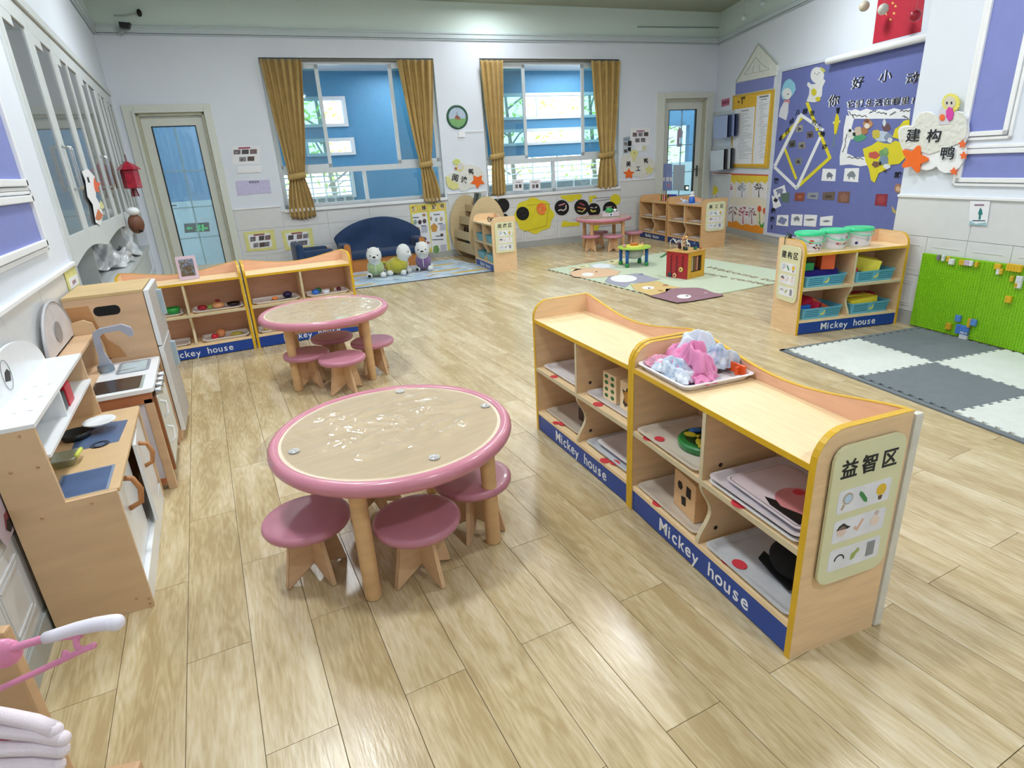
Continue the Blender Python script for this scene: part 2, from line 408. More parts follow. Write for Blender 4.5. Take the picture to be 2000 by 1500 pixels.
# skirting and wall tiles under the rail
def skirting(nm, pl, spans):
    m = MB()
    for a, b_ in spans: m.box(a, b_, -.018, 0, 0, .095).box(a, b_, -.012, 0, .095, .10)
    struct(nm, m, greyb, pl.w(0), pl.a)
RB = .955
def tiles(nm, pl, spans, tw=.30, top=None):
    top = top or RB
    base = struct(nm, MB().box(spans[0][0], spans[-1][1], -.001, 0, .10, .12), tilem, pl.w(0), pl.a)
    flat = None; emb = None
    for a, b_ in spans:
        n = max(1, round((b_ - a) / tw)); w = (b_ - a) / n
        for i in range(n):
            x0 = a + i * w
            m1 = MB().box(.0015, w - .0015, -.009, 0, .102, .378, bev=.002)
            # raised frame on the lower tile
            for r0 in (.045, .062):
                m1.box(r0, w - r0, -.013, -.009, .378 - r0 - .004, .378 - r0 + .004).box(r0, w - r0, -.013, -.009, .102 + r0 - .004, .102 + r0 + .004)
                m1.box(r0 - .004, r0 + .004, -.013, -.009, .102 + r0, .378 - r0).box(w - r0 - .004, w - r0 + .004, -.013, -.009, .102 + r0, .378 - r0)
            obj('tile', m1, tilem, base, (x0, 0, 0))
            obj('tile', MB().box(.0015, w - .0015, -.009, 0, .381, .667, bev=.002).box(.05, w - .05, -.012, -.009, .60, .604).box(.05, w - .05, -.012, -.009, .42, .424), tilem, base, (x0, 0, 0))
            if i % 2 == 0:
                w2 = min(2 * w, b_ - x0)
                obj('tile', MB().box(.0015, w2 - .0015, -.009, 0, .67, top - .012, bev=.002), tilem, base, (x0, 0, 0))
        obj('rail', MB().box(a, b_, -.022, 0, top - .012, top + .008, bev=.004), white, base)
DT1 = (bs(235, 203)[0], bs(410, 203)[0]); DT2 = (bs(1283, 181)[0], bs(1394, 180)[0])
_wz = {}
skirting('baseboard_back', BK, [(DT1[1], DT2[0]), (DT2[1], SB)])
tiles('trim_4', BK, [(DT1[1] + .01, W1[0] - .06)], .33)
tiles('trim_5', BK, [(W1[0] - .06, W1[1] + .03)], .30, .885)
tiles('trim_6', BK, [(W1[1] + .03, W2[0] - .03)], .30)
tiles('trim_7', BK, [(W2[0] - .03, W2[1] + .03)], .30, .845)
tiles('trim_8', BK, [(W2[1] + .03, DT2[0] - .01)], .30)
skirting('baseboard_right', RT, [(0, 7.2)])
tiles('trim_9', RT, [(.05, .9)], .30)
skirting('baseboard_near', NR, [(0, 5.5)])
tiles('trim_10', NR, [(0, 2.4)], .30)
skirting('baseboard_left', LF, [(0, 11.8)])
tiles('trim_11', LF, [(2.2, CY0 - .05)], .30)

# purple panels with white moulding
def panel(nm, pl, rects, cols=purple, sub=True):
    base = None
    for k, (a, b_, z0, z1) in enumerate(rects):
        mb = MB().box(a, b_, -.006, 0, z0, z1)
        if base is None: base = struct(nm, mb, cols, pl.w(0), pl.a)
        else: obj('panel', mb, cols, base)
        f = MB()
        for w_, d_, e_ in ((0, .022, .03), (.035, .014, .02)):
            A, B_, Z0, Z1 = a - w_ - e_, b_ + w_ + e_, z0 - w_ - e_, z1 + w_ + e_
            f.box(A, B_, -d_, 0, Z0, Z0 + e_, bev=.004).box(A, B_, -d_, 0, Z1 - e_, Z1, bev=.004).box(A, A + e_, -d_, 0, Z0, Z1, bev=.004).box(B_ - e_, B_, -d_, 0, Z0, Z1, bev=.004)
        obj('moulding', f, white, base)
a0 = NR.px(1960, 150)[0]
pA = NR.px(1925, 120)[0]
_l = NR.px(1893, 252); _r = NR.px(1960, 252)
panel('trim_12', NR, [(_l[0], _l[0] + .235, 1.375, 2.9)])
_l2 = NR.px(1872, 343); panel('trim_13', NR, [(_l2[0] + .03, 2.6, 1.085, 1.235)])
panel('trim_14', NR, [(_l[0] + .42, 2.6, 1.375, 2.9)], mat('wall_pale', '#d3dde2', .6))
panel('trim_15', LF, [(3.0, LF.px(80, 473)[0], 1.125, 1.30)])
panel('trim_16', LF, [(4.2, LF.px(40, 355)[0], 1.40, 2.3)])

# ------------------------------------------------------------------ doors
def door(nm, pl, hole, trim, leaf_z, glass_rect, hinge, ang, knob_side):
    h0, h1, _, hz = hole
    m = MB(); t0, t1 = trim; tz = hz + .095
    m.box(t0, h0, -.03, 0, 0, tz, bev=.004).box(h1, t1, -.03, 0, 0, tz, bev=.004).box(h0, h1, -.03, 0, hz, tz, bev=.004)
    m.box(h0 - .03, h0, -.045, -.03, 0, hz + .03, bev=.004).box(h1, h1 + .03, -.045, -.03, 0, hz + .03, bev=.004).box(h0, h1, -.045, -.03, hz, hz + .03, bev=.004)
    o = struct(nm, m, trimc, pl.w(0), pl.a)
    obj('door_frame', MB().box(h0, h0 + .035, 0, .15, 0, hz).box(h1 - .035, h1, 0, .15, 0, hz).box(h0, h1, 0, .15, hz - .035, hz), mat('jamb', '#b9b8a3', .5), o)
    w = h1 - h0 - .07; fw = .115 if w > .75 else .10
    lf = MB().box(0, fw, -.02, .02, .02, hz - .04).box(w - fw, w, -.02, .02, .02, hz - .04).box(fw, w - fw, -.02, .02, .02, .25).box(fw, w - fw, -.02, .02, hz - .04 - fw * 1.1, hz - .04)
    lo = obj('door_leaf', lf, trimc, o)
    if hinge == 'l': lo.location = (h0 + .035, .08, 0); lo.rotation_euler[2] = ang
    else: lo.location = (h1 - .035, .08, 0); lo.rotation_euler[2] = PI + ang
    obj('door_pane', MB().box(fw, w - fw, -.004, .004, .25, hz - .04 - fw * 1.1), glass('door_glass', '#d3e8ee', .14, .03, milky=.14), lo)
    g = MB(); zt = hz - .04 - fw * 1.1
    mu = MB().box(w / 2 - .008, w / 2 + .008, -.007, .007, .25, zt)
    for zz in (.62, 1.02, 1.48): mu.box(fw, w - fw, -.007, .007, zz - .007, zz + .007)
    obj('pale_lines', mu, mat('line_pale', '#9fc0cc', .5), lo)  # thin pale lines crossing the pane
    for q in (0, 1): g.box(fw + q * (w - 2 * fw - .012), fw + .012 + q * (w - 2 * fw - .012), -.024, .024, .25, zt)
    g.box(fw, w - fw, -.024, .024, zt - .01, zt)
    obj('gasket', g, black, lo)
    hx = fw * .45 if knob_side == 'l' else w - fw * .45
    hd = MB().box(hx - .02, hx + .02, -.032, -.02, .93, 1.12, bev=.004)
    s_ = 1 if knob_side == 'l' else -1
    hd.tube([(hx, -.03, 1.06), (hx, -.06, 1.06), (hx + s_ * .02, -.065, 1.06), (hx + s_ * .12, -.062, 1.055)], .009, 8)
    obj('door_handle', hd, mat('handle_grey', '#77756f', .35, metal=.7), lo, smooth=True, ang=40)
    return o
d1 = door('door_1', BK, D1, DT1, 0, None, 'r', 0.0, 'r')
# the left leaf carries its handle on the left
d2 = door('door_2', BK, D2, DT2, 0, None, 'l', 0.0, 'r')

# ------------------------------------------------------------------ windows
def window(nm, hole):
    s0, s1, z0, z1 = hole; o = struct(nm, MB().box(s0 - .02, s1 + .02, -.04, .0, z0 - .045, z0, bev=.005).box(s0, s1, 0, .16, z0 - .02, z0), whitew, BK.w(0), BK.a)
    zm = z0 + (z1 - z0) * .235; yy = .07
    f = MB().box(s0, s1, yy, yy + .05, z1 - .07, z1).box(s0, s1, yy, yy + .05, z0, z0 + .05).box(s0, s0 + .05, yy, yy + .05, z0, z1).box(s1 - .05, s1, yy, yy + .05, z0, z1)
    f.box(s0, s1, yy - .01, yy + .05, zm, zm + .075).box((s0 + s1) / 2 - .025, (s0 + s1) / 2 + .025, yy, yy + .05, z0, zm)
    obj('window_frame', f, alu, o)
    W = s1 - s0
    for q, (a, b_, y_) in enumerate(((s0 + .02, s0 + W * .315, yy + .012), (s0 + W * .72, s1 - .02, yy - .012), )):
        k = .05
        mm = MB().box(a, a + k, y_, y_ + .03, zm + .075, z1 - .07).box(b_ - k, b_, y_, y_ + .03, zm + .075, z1 - .07).box(a, b_, y_, y_ + .03, zm + .075, zm + .075 + k).box(a, b_, y_, y_ + .03, z1 - .07 - k, z1 - .07)
        sh = obj('window_sash', mm, alu, o)
        obj('window_pane', MB().box(a + k, b_ - k, y_ + .012, y_ + .018, zm + .075 + k, z1 - .07 - k), glass('sash_glass', '#bfe0e6', .12, .03, milky=.04), sh)
    obj('window_pane', MB().box(s0 + .05, (s0 + s1) / 2 - .025, yy + .02, yy + .026, z0 + .05, zm), CLR, o)
    obj('window_pane', MB().box((s0 + s1) / 2 + .025, s1 - .05, yy + .02, yy + .026, z0 + .05, zm), CLR, o)
    obj('curtain_track', MB().box(s0, s1, .01, .06, z1 - .035, z1 - .01), mat('track_dark', '#6c6a60', .5), o)
    return o
window('window_1', W1); window('window_2', W2)

# curtains: pleated cloth gathered by a tie band
def curtain(s_top, s_tie, s_bot, ztop, ztie, zbot, npl, label, seed):
    rnd = random.Random(seed); ph = rnd.random() * 6
    cs = (s_top[0] + s_top[1]) / 2; t = thing('curtain', label, 'curtain', BK.w(cs, zbot, .05), BK.a, 'gold curtains tied back at the windows')
    def width(z):
        if z > ztie:
            f = (z - ztie) / (ztop - ztie); f2 = f ** .75
            return [s_tie[i] + (s_top[i] - s_tie[i]) * f2 for i in (0, 1)], f
        f = (ztie - z) / (ztie - zbot); f2 = math.sin(min(1, f * 1.1) * PI / 2)
        return [s_tie[i] + (s_bot[i] - s_tie[i]) * f2 for i in (0, 1)], f
    def fn(u, v):
        z = zbot + (ztop - zbot) * v; (a, b_), f = width(z)
        amp = .012 + .030 * min(1, (b_ - a) / (s_top[1] - s_top[0])) * (.5 + .5 * f)
        w = math.sin(u * npl * 2 * PI + ph + .6 * math.sin(v * 4 + ph)) + .35 * math.sin(u * npl * 4.3 * PI + 2 * ph + v * 3)
        zz = z + (.02 * math.sin(u * npl * 2 * PI + ph) if v < .01 else 0) - (.03 * (1 - abs(2 * u - 1)) if v < .2 else 0) * (1 - v / .2)
        return (a + (b_ - a) * u - cs, -amp * w, zz - zbot)
    c = obj('cloth', MB().grid(fn, npl * 12, 60), curtain_m, t, smooth=True)
    md = c.modifiers.new('solid', 'SOLIDIFY'); md.thickness = .003
    a, b_ = s_tie
    loop = [(a - cs + (b_ - a) * .5 + (b_ - a) * .62 * math.cos(q), -.045 * math.sin(q) - 0, ztie - zbot + .015 * math.cos(q)) for q in [2 * PI * k / 20 for k in range(21)]]
    band = MB()
    for k in range(20):
        p, q = loop[k], loop[k + 1]
        v = [band.b.verts.new((p[0], p[1], p[2] - .04)), band.b.verts.new((q[0], q[1], q[2] - .04)), band.b.verts.new((q[0], q[1], q[2] + .04)), band.b.verts.new((p[0], p[1], p[2] + .04))]
        band.b.faces.new(v)
    bmesh.ops.remove_doubles(band.b, verts=band.b.verts, dist=1e-4)
    bo = obj('tie_band', band, curtain_m, t, smooth=True); md = bo.modifiers.new('solid', 'SOLIDIFY'); md.thickness = .006; md.offset = 1
def sx(u, v): return BK.px(u, v, .05)[0]
def sz(u, v): return BK.px(u, v, .05)[1]
curtain((sx(506, 118), sx(589, 118)), (sx(566, 345), sx(594, 345)), (sx(566, 415), sx(616, 415)), 2.78, sz(580, 344), sz(590, 424), 6, 'gold pleated curtain tied back, left side of the left window', 1)
curtain((sx(775, 118), sx(846, 118)), (sx(822, 322), sx(842, 322)), (sx(828, 392), sx(862, 385)), 2.78, sz(832, 321), sz(842, 393), 5, 'gold pleated curtain tied back, right side of the left window', 2)
curtain((sx(936, 118), sx(981, 118)), (sx(960, 305), sx(982, 305)), (sx(961, 378), sx(987, 378)), 2.78, sz(970, 305), sz(973, 379), 4, 'gold pleated curtain tied back, left side of the window beside the clock', 3)
curtain((sx(1153, 118), sx(1210, 118)), (sx(1173, 303), sx(1197, 303)), (sx(1166, 362), sx(1203, 362)), 2.78, sz(1185, 302), sz(1183, 365), 4, 'gold pleated curtain tied back, right side of the window nearer the corner', 4)

# ------------------------------------------------------------------ corridor beyond the windows
CO = Pl((-2.0, 11.6), (1, -.08))
cblue = mat('corridor_blue', '#4d86ab', .6, var=.03)
clight = mat('corridor_white', '#c9ced2', .6, var=.02)
def cz(u, v): return CO.px(u, v)[1]
def cs_(u, v): return CO.px(u, v)[0]
struct('floor_corridor', MB().box(-2.5, 13, 9.2, 12.0, -.1, -.02), mat('corridor_floor', '#8d9093', .4))
struct('ceiling_corridor', MB().box(-2.5, 13, 9.45, 12.0, 2.95, 3.05), clight)
# solid blue wall behind the left window, openings further along
holes = [(cs_(600, 270), cs_(670, 210), cz(640, 242), cz(640, 195)), (cs_(600, 270), cs_(688, 290), cz(650, 298), cz(650, 276)),
         (cs_(560, 380), cs_(690, 380), cz(640, 383), cz(640, 337)),
         (cs_(960, 190), cs_(1172, 190), cz(1060, 227), cz(1060, 187)), (cs_(960, 260), cs_(1180, 260), cz(1060, 277), cz(1060, 256)),
         (cs_(940, 320), cs_(1185, 320), cz(1080, 352), cz(1080, 305)), (cs_(1290, 290), cs_(1345, 290), .9, 1.9)]
h0 = holes[2]
holes = [tuple([*sorted(h[:2]), *sorted(h[2:])]) for h in holes]
wall('wall_corridor', CO, -1, 13, 0, 3.0, holes, cblue, .12)
fr = MB()
for h in holes[:5]:
    k = .05
    fr.box(h[0] - k, h[1] + k, -.03, .02, h[3], h[3] + k).box(h[0] - k, h[1] + k, -.03, .02, h[2] - k, h[2]).box(h[0] - k, h[0], -.03, .02, h[2], h[3]).box(h[1], h[1] + k, -.03, .02, h[2], h[3])
h = holes[3]; fr.box((h[0] + h[1]) / 2 - .25, (h[0] + h[1]) / 2 - .18, -.02, .03, h[2], h[3])
struct('trim_17', fr, clight, CO.w(0), CO.a)
# grey tiled parapet under the railings
for k, h in enumerate((holes[2], holes[5])):
    pr_ = struct('trim_%d' % (18 + k), MB().box(h[0], h[1], -.02, 0, h[2] - .55, h[2]), mat('parapet_line', '#e2e6e8', .5), CO.w(0), CO.a)
    n = 7; w_ = (h[1] - h[0]) / n
    for i in range(n): obj('tile', MB().box(h[0] + i * w_ + .02, h[0] + (i + 1) * w_ - .02, -.03, -.02, h[2] - .28, h[2] - .03), mat('parapet_tile', '#7f8a8c', .4, var=.1), pr_)
    r = thing('railing', 'white metal balcony railing seen through the %s window' % ('left', 'right')[k], 'railing', CO.w(h[0], h[2], -.08), CO.a)
    L_ = h[1] - h[0]; H_ = h[3] - h[2]
    for q in range(5): obj('rail', MB().tube([(0, 0, .05 + q * H_ * .24), (L_, 0, .05 + q * H_ * .24)], .012, 6), white, r)
    for q in range(6): obj('post', MB().box(q * L_ / 5 - .012, q * L_ / 5 + .012, -.012, .012, 0, H_), white, r)
wz_ = cz(383, 392)
struct('trim_20', MB().box(-1, cs_(470, 392), -.03, 0, 0, wz_).box(cs_(1215, 330), cs_(1500, 330), -.03, 0, 0, cz(1310, 318)), mat('corridor_tile', '#cfd2d0', .4, var=.04), CO.w(0), CO.a)
# dark sofa-like bench in the corridor, plus the door poster and extinguisher
struct('wall_corridor_low', MB().box(cs_(700, 350), cs_(860, 350), -.35, -.02, .25, .78), mat('corridor_grey', '#8b8f92', .5), CO.w(0), CO.a)  # one even grey
# trees beyond
def tree(x, y, h, seed, label):
    rnd = random.Random(seed); t = thing('tree', label, 'tree', (x, y, -.5), 0, 'trees beyond the corridor')
    obj('trunk', MB().tube([(0, 0, 0), (.1, 0, h * .4), (.0, .1, h)], .09, 8, r2=.03), mat('bark', '#8a8378', .9), t)
    br = MB()
    for k in range(9):
        a = rnd.random() * 2 * PI; z = h * (.2 + .08 * k); br.tube([(0, 0, z), (math.cos(a) * .5, math.sin(a) * .3, z + .3), (math.cos(a) * .95, math.sin(a) * .5, z + .4)], .03, 5, r2=.008)
    obj('branch', br, MATS['bark'], t, kind='stuff')
    lv = MB()
    for k in range(520):
        p = Vector((max(-.95, min(.95, rnd.gauss(0, .7))), rnd.gauss(0, .35), h * (.1 + .95 * rnd.random()))); d = Vector((rnd.gauss(0, 1), rnd.gauss(0, 1), rnd.gauss(0, 1))).normalized(); e = d.orthogonal().normalized(); l = rnd.uniform(.05, .11)
        vs = [lv.b.verts.new(p - d * l), lv.b.verts.new(p + e * l * .4), lv.b.verts.new(p + d * l), lv.b.verts.new(p - e * l * .4)]; lv.b.faces.new(vs)
    obj('leaves', lv, mat('leaf', '#b9cf5a', .6, var=.3, scale=2), t, kind='stuff')
for k, (x, y) in enumerate(((.4, 13.5), (2.55, 13.8), (4.7, 13.4), (6.85, 13.6), (9.0, 13.3), (11.15, 13.5))):
    tree(x, y, 3.6, 40 + k, 'leafy green tree outside beyond the corridor wall')
# ------------------------------------------------------------------ toy shelves
def strip(mb, path, x0, x1, off=.0016):
    """thin band wrapped over a (y, z) path, x0..x1 wide"""
    n = len(path)
    for i in range(n - 1):
        (ya, za), (yb, zb) = path[i], path[i + 1]; dy, dz = yb - ya, zb - za; l = math.hypot(dy, dz) or 1; ny, nz = -dz / l * off, dy / l * off
        v = [mb.b.verts.new((x, y, z)) for x in (x0, x1) for (y, z) in ((ya, za), (yb, zb), (yb + ny, zb + nz), (ya + ny, za + nz))]
        for f in ((0, 1, 2, 3), (7, 6, 5, 4), (0, 4, 5, 1), (3, 2, 6, 7), (1, 5, 6, 2), (0, 3, 7, 4)): mb.b.faces.new([v[k] for k in f])
    return mb
def shelf(label, loc, rz, W, D=.31, H=.70, wood=maple, inner=maple_in, edge=edge_y, kick=blue_k, word='Mickey house', feet=False, group='toy shelves', thk=.018, zt=.61, zm=.345, kh=.095):
    t = thing('toy_shelf', label, 'shelf', loc, rz, group)
    r = .085
    arc = [(r - r * math.cos(a), H - r + r * math.sin(a)) for a in [PI / 2 * i / 7 for i in range(8)]]
    side = [(0, .0)] + arc + [(D, H), (D, 0)]
    for x0 in (0, W - thk):
        s_ = obj('side_panel', MB().prism(side, x0, x0 + thk, 'x'), wood, t)
        obj('edge_band', strip(MB(), [(0, 0)] + arc + [(D, H)], x0 - .0006, x0 + thk + .0006), edge, s_)
    tb = obj('top_board', MB().box(thk, W - thk, .0, D - .012, zt - thk, zt), mapleH if wood is maple else wood, t)
    obj('edge_band', MB().box(thk, W - thk, -.002, 0, zt - thk, zt), edge, tb)
    top = [(thk + (W - 2 * thk) * i / 20, H - .055 * math.sin(PI * i / 20) ** 1.3) for i in range(21)]
    bp = obj('back_panel', MB().prism([(thk, .03), (W - thk, .03)] + top[::-1], D - .012, D - .001, 'y'), inner, t)
    eb = MB()
    for (xa, za), (xb, zb) in zip(top, top[1:]):
        v = [eb.b.verts.new((x, y, z)) for y in (D - .0135, D + .0005) for (x, z) in ((xa, za), (xb, zb), (xb, zb + .002), (xa, za + .002))]
        for f in ((0, 1, 2, 3), (7, 6, 5, 4), (3, 2, 6, 7), (0, 4, 5, 1)): eb.b.faces.new([v[k] for k in f])
    obj('edge_band', eb, edge, bp)
    mb_ = obj('middle_board', MB().box(thk, W - thk, .002, D - .013, zm - .009, zm + .009), mapleH if wood is maple else wood, t)
    obj('edge_band', MB().box(thk, W - thk, -.0005, .002, zm - .009, zm + .009), edge_n, mb_)
    obj('bottom_board', MB().box(thk, W - thk, .002, D - .013, kh - .002, kh + .014), mapleH if wood is maple else wood, t)
    xm = W / 2
    du = obj('divider', MB().box(xm - .008, xm + .008, .003, D - .013, zm + .009, zt - thk), wood, t)
    obj('edge_band', MB().box(xm - .0085, xm + .0085, .001, .003, zm + .009, zt - thk), edge_n, du)
    zs = [kh + .014 + (zm - .009 - kh - .014) * i / 14 for i in range(15)]
    wv = [(.004 + .045 * (1 - math.cos(2 * PI * (z - zs[0]) / (zs[-1] - zs[0]))) / 2, z) for z in zs]
    dl = obj('divider', MB().prism([(D - .013, zs[0])] + wv + [(D - .013, zs[-1])], xm - .008, xm + .008, 'x'), wood, t)
    obj('edge_band', strip(MB(), wv, xm - .0085, xm + .0085), edge_n, dl)
    kb = obj('kick_board', MB().box(thk, W - thk, .004, .018, .006, kh), kick, t)
    if word:
        ws = word.split(' '); wx = W * .25
        for wd in ws:
            for ch in wd:
                wch = .040 if ch in 'Mm' else (.016 if ch in 'ilj' else .030)
                text(ch, .074, white, kb, (wx + wch / 2, .0035, kh * .5 - (.006 if ch in 'y' else 0)), bold=.0006, depth=.0006, name='letter'); wx += wch + .010
            wx += .045
    bo = MB()
    for zz in (zm + .21, zm + .05, zm - .04, kh + .07):
        for yy in (.05, D - .06): bo.lathe([(.007, 0), (.006, .0015)], 8)
    bo.b.clear()
    for zz in (zt - .05, zm + .05, zm - .05, kh + .06):
        bo.b.verts.ensure_lookup_table()
        v = [bo.b.verts.new((xm + .0092, .07 + .008 * math.cos(a), zz + .008 * math.sin(a))) for a in [2 * PI * i / 10 for i in range(10)]]; bo.b.faces.new(v)
    obj('bolt_caps', bo, mat('bolt_cap', '#3a2a22', .6), t)
    t['W'] = W; t['D'] = D
    return t
def at(t, x, y, z):
    a = t.rotation_euler[2]; l = t.location
    return (l[0] + x * math.cos(a) - y * math.sin(a), l[1] + x * math.sin(a) + y * math.cos(a), l[2] + z)
def rz_of(p, q): return math.atan2(q[1] - p[1], q[0] - p[0])

S1 = shelf('light wood two-row toy shelf, empty top, beside the pink round table', (1.370, 2.556, 0), rz_of((1.368, 2.568), (1.311, 1.686)), .872, group='shelves with yellow edges')
S2 = shelf('light wood toy shelf with a tray of doll clothes on its top', (1.311, 1.680, 0), rz_of((1.311, 1.686), (1.212, .832)), .86, group='shelves with yellow edges')
S3 = shelf('toy shelf in front of the left door, carrying a pink framed mirror', (-.690, 5.262, 0), 0, .862, group='shelves with yellow edges')
S4 = shelf('toy shelf behind the middle pink table, joined to the mirror shelf', (.188, 5.262, 0), 0, .872, group='shelves with yellow edges')
S5 = shelf('toy shelf by the green brick wall with three green-lidded tubs', (3.822, 2.925, 0), rz_of((3.82, 2.92), (4.667, 2.687)), .88, group='shelves with yellow edges')
S6 = shelf('plain wood shelf near the right door with book spines on top', (6.803, 8.577, 0), rz_of((6.803, 8.577), (6.659, 7.706)), .88, D=.38, edge=edge_w, kick=navy_k, word='Buddy house', group='plain wood shelves', wood=beech)
S7 = shelf('plain wood shelf with blue ornament and sign on its end panel', (6.640, 7.660, 0), rz_of((6.61, 7.575), (6.452, 6.654)), .94, D=.42, edge=edge_w, kick=navy_k, word='Buddy house', group='plain wood shelves', wood=beech)
S8 = shelf('small open shelf with blue baskets beside the oval bookrack', (3.367, 7.940, 0), rz_of((3.367, 7.975), (3.281, 7.148)), .80, D=.33, edge=edge_n, kick=blue_k, word='Buddy house', group='plain wood shelves')

def rr3(mb, w, d, z, r, n=4):
    return [mb.b.verts.new((x, y, z)) for x, y in rrect(-w / 2, w / 2, -d / 2, d / 2, r, n)]
def bridge(mb, A, B):
    n = len(A)
    for i in range(n): mb.b.faces.new((A[i], A[(i + 1) % n], B[(i + 1) % n], B[i]))
def tray_mesh(w, d, h, lip=.008, taper=.012, th=.003, r=.025):
    mb = MB(); L = [rr3(mb, w - 2 * taper, d - 2 * taper, 0, r), rr3(mb, w, d, h - .004, r), rr3(mb, w + 2 * lip, d + 2 * lip, h - .003, r), rr3(mb, w + 2 * lip, d + 2 * lip, h, r), rr3(mb, w - .004, d - .004, h, r), rr3(mb, w - 2 * taper - .004, d - 2 * taper - .004, th, r)]
    mb.b.faces.new(L[0][::-1])
    for a, b_ in zip(L, L[1:]): bridge(mb, a, b_)
    mb.b.faces.new(L[-1]); return mb
def put_tray(sh, x, y, z, w, d, h, label, m=tray, rz=0, cat='tray', group='plastic trays on the shelves', name='tray', r=.025):
    o = obj(name, tray_mesh(w, d, h, r=r), m, None, at(sh, x, y, z), sh.rotation_euler[2] + rz, smooth=True, ang=40)
    return tag(o, label, cat, group)
def basket(sh, x, y, z, w, d, h, label, m=None, badge=True, pat=True):
    m = m or mat('basket_blue', '#6dbbd6', .35, var=.04)
    t = thing('basket', label, 'basket', at(sh, x, y, z), sh.rotation_euler[2], 'plastic baskets on the shelves')
    obj('body', tray_mesh(w, d, h, lip=.006, taper=.012, r=.02), m, t, smooth=True, ang=40)
    if pat:
        s_ = MB()
        for k in range(4):
            zz = h * (.22 + .17 * k); yy = -d / 2 + .012 * (1 - zz / h) - .0012
            for a, b_ in ((-w / 2 + .022, -.028), (.028, w / 2 - .022)): s_.box(a, b_, yy - .0006, yy + .001, zz, zz + h * .07)
        obj('slots', s_, mat('slot_dark', '#27748f', .6), t)
    if badge:
        pts = [(.028 * math.cos(a), .016 * math.sin(a)) for a in [-PI * .95 + PI * .75 * i / 9 for i in range(10)]] + [(.02 * math.cos(a) - .003, .004 + .008 * math.sin(a)) for a in [-PI * .2 - PI * .6 * i / 9 for i in range(10)]]
        pts = [(-.020, -.012), (-.012, -.018), (.0, -.016), (.012, -.008), (.017, .006), (.016, .018), (.011, .018), (.008, .004), (.0, -.004), (-.012, -.006), (-.019, -.008)]
        obj('banana_badge', MB().prism([(a, b_ + h * .55) for a, b_ in pts], -d / 2 + .001 - .004, -d / 2 + .004 - .004, 'y'), mat('banana_print', '#e3d35f', .5), t)
    return t
def stick(sh, x, y, z, r=.022, th=.001):
    obj('sticker', MB().prism(circ(0, 0, r, 18, r * .8), 0, th, 'z'), redst, sh, (x, y, z))

# ---- contents of the front shelves
zt, zm, zb = .6105, .3545, .1095
D_ = .31
# S2: tray of doll clothes on top
put_tray(S2, .170, .15, zt, .285, .275, .024, 'white tray heaped with doll clothes, on the shelf top')
def cloth_lump(label, cx, cy, cz, rx, ry, rz_, m, seed, cat='doll clothes', extra=None):
    rnd = random.Random(seed); P_ = [rnd.random() * 6 for _ in range(6)]; rx *= 1.28; ry *= 1.22; rz_ *= 1.12; cx = .17 + (cx - .16) * 1.1
    def f(t, p):
        return 1 + .22 * math.sin(3 * t + P_[0] + 2 * p) + .16 * math.sin(5 * t - P_[1] + 3.3 * p) + .10 * math.sin(9 * t + P_[2] - 5 * p) + .06 * math.sin(14 * t + P_[4] + 9 * p)
    mb = MB(); n, k = 44, 22; R = []
    for j in range(k + 1):
        p = PI / 2 * j / k - .0
        R.append([mb.b.verts.new((rx * f(2 * PI * i / n, p) * math.cos(p) * math.cos(2 * PI * i / n), ry * f(2 * PI * i / n, p) * math.cos(p) * math.sin(2 * PI * i / n), max(.001, rz_ * math.sin(p) * (1 + .28 * math.sin(4 * 2 * PI * i / n / 2 + 6 * p + P_[3])) + .006 * math.sin(11 * 2 * PI * i / n + P_[5]) * math.cos(p) * (j > 0)))) for i in range(n)])
    for a, b_ in zip(R, R[1:]): bridge(mb, a, b_)
    bmesh.ops.remove_doubles(mb.b, verts=mb.b.verts, dist=1e-4)
    o = obj('doll_clothes', mb, m, None, at(S2, cx, cy, cz), S2.rotation_euler[2] + rnd.random(), smooth=True)
    tag(o, label, cat, 'doll clothes heaped in the tray'); return o
cpink = mat('cloth_pink', '#e58bb9', .85, var=.10, scale=20, bump=.2, bscale=260, sheen=.3)
cpink2 = mat('cloth_check', '#e6a3b8', .85, var=.22, scale=70, sheen=.2)
cwhite = mat('cloth_white', '#dfe6f0', .85, var=.06, bump=.15, bscale=200, sheen=.2)
cfloral = mat('cloth_floral', '#9db4d0', .85, col2='#e9eef4', scale=42)
cred = mat('cloth_maroon', '#94354f', .85, var=.2, scale=40)
z0 = zt + .012
cloth_lump('pink cloth bundle at the left of the doll clothes', .075, .17, z0, .050, .045, .055, cpink, 1)
cloth_lump('pink checked cloth strip hanging over the tray rim', .070, .085, z0, .060, .030, .030, cpink2, 2)
cloth_lump('large bright pink fleece piece on top of the doll clothes', .175, .135, z0 + .012, .068, .050, .075, cpink, 3)
cloth_lump('white doll shirt at the back of the clothes heap', .110, .205, z0 + .01, .060, .045, .085, cwhite, 4)
cloth_lump('blue floral doll dress at the front of the clothes heap', .150, .070, z0, .058, .036, .045, cfloral, 5)
cloth_lump('white doll sock with striped cuff at the tray corner', .215, .060, z0, .034, .026, .028, cwhite, 6)
cloth_lump('flat pink cloth lying at the right of the tray', .245, .110, z0, .036, .045, .024, cpink, 7)
cloth_lump('blue patterned cloth at the back right of the heap', .180, .235, z0 + .01, .045, .032, .060, cfloral, 8)
cloth_lump('maroon doll garment peeking out behind the white shirt', .075, .225, z0, .022, .022, .080, cred, 9)
ob_ = obj('toy_hair_clip', MB().box(-.05, .05, -.004, .004, 0, .035, bev=.003).box(.02, .03, -.02, .02, 0, .03, bev=.003), mat('orange_plastic', '#e2571e', .4), None, at(S2, .25, .262, z0), S2.rotation_euler[2]); tag(ob_, 'orange plastic piece behind the doll clothes', 'toy')
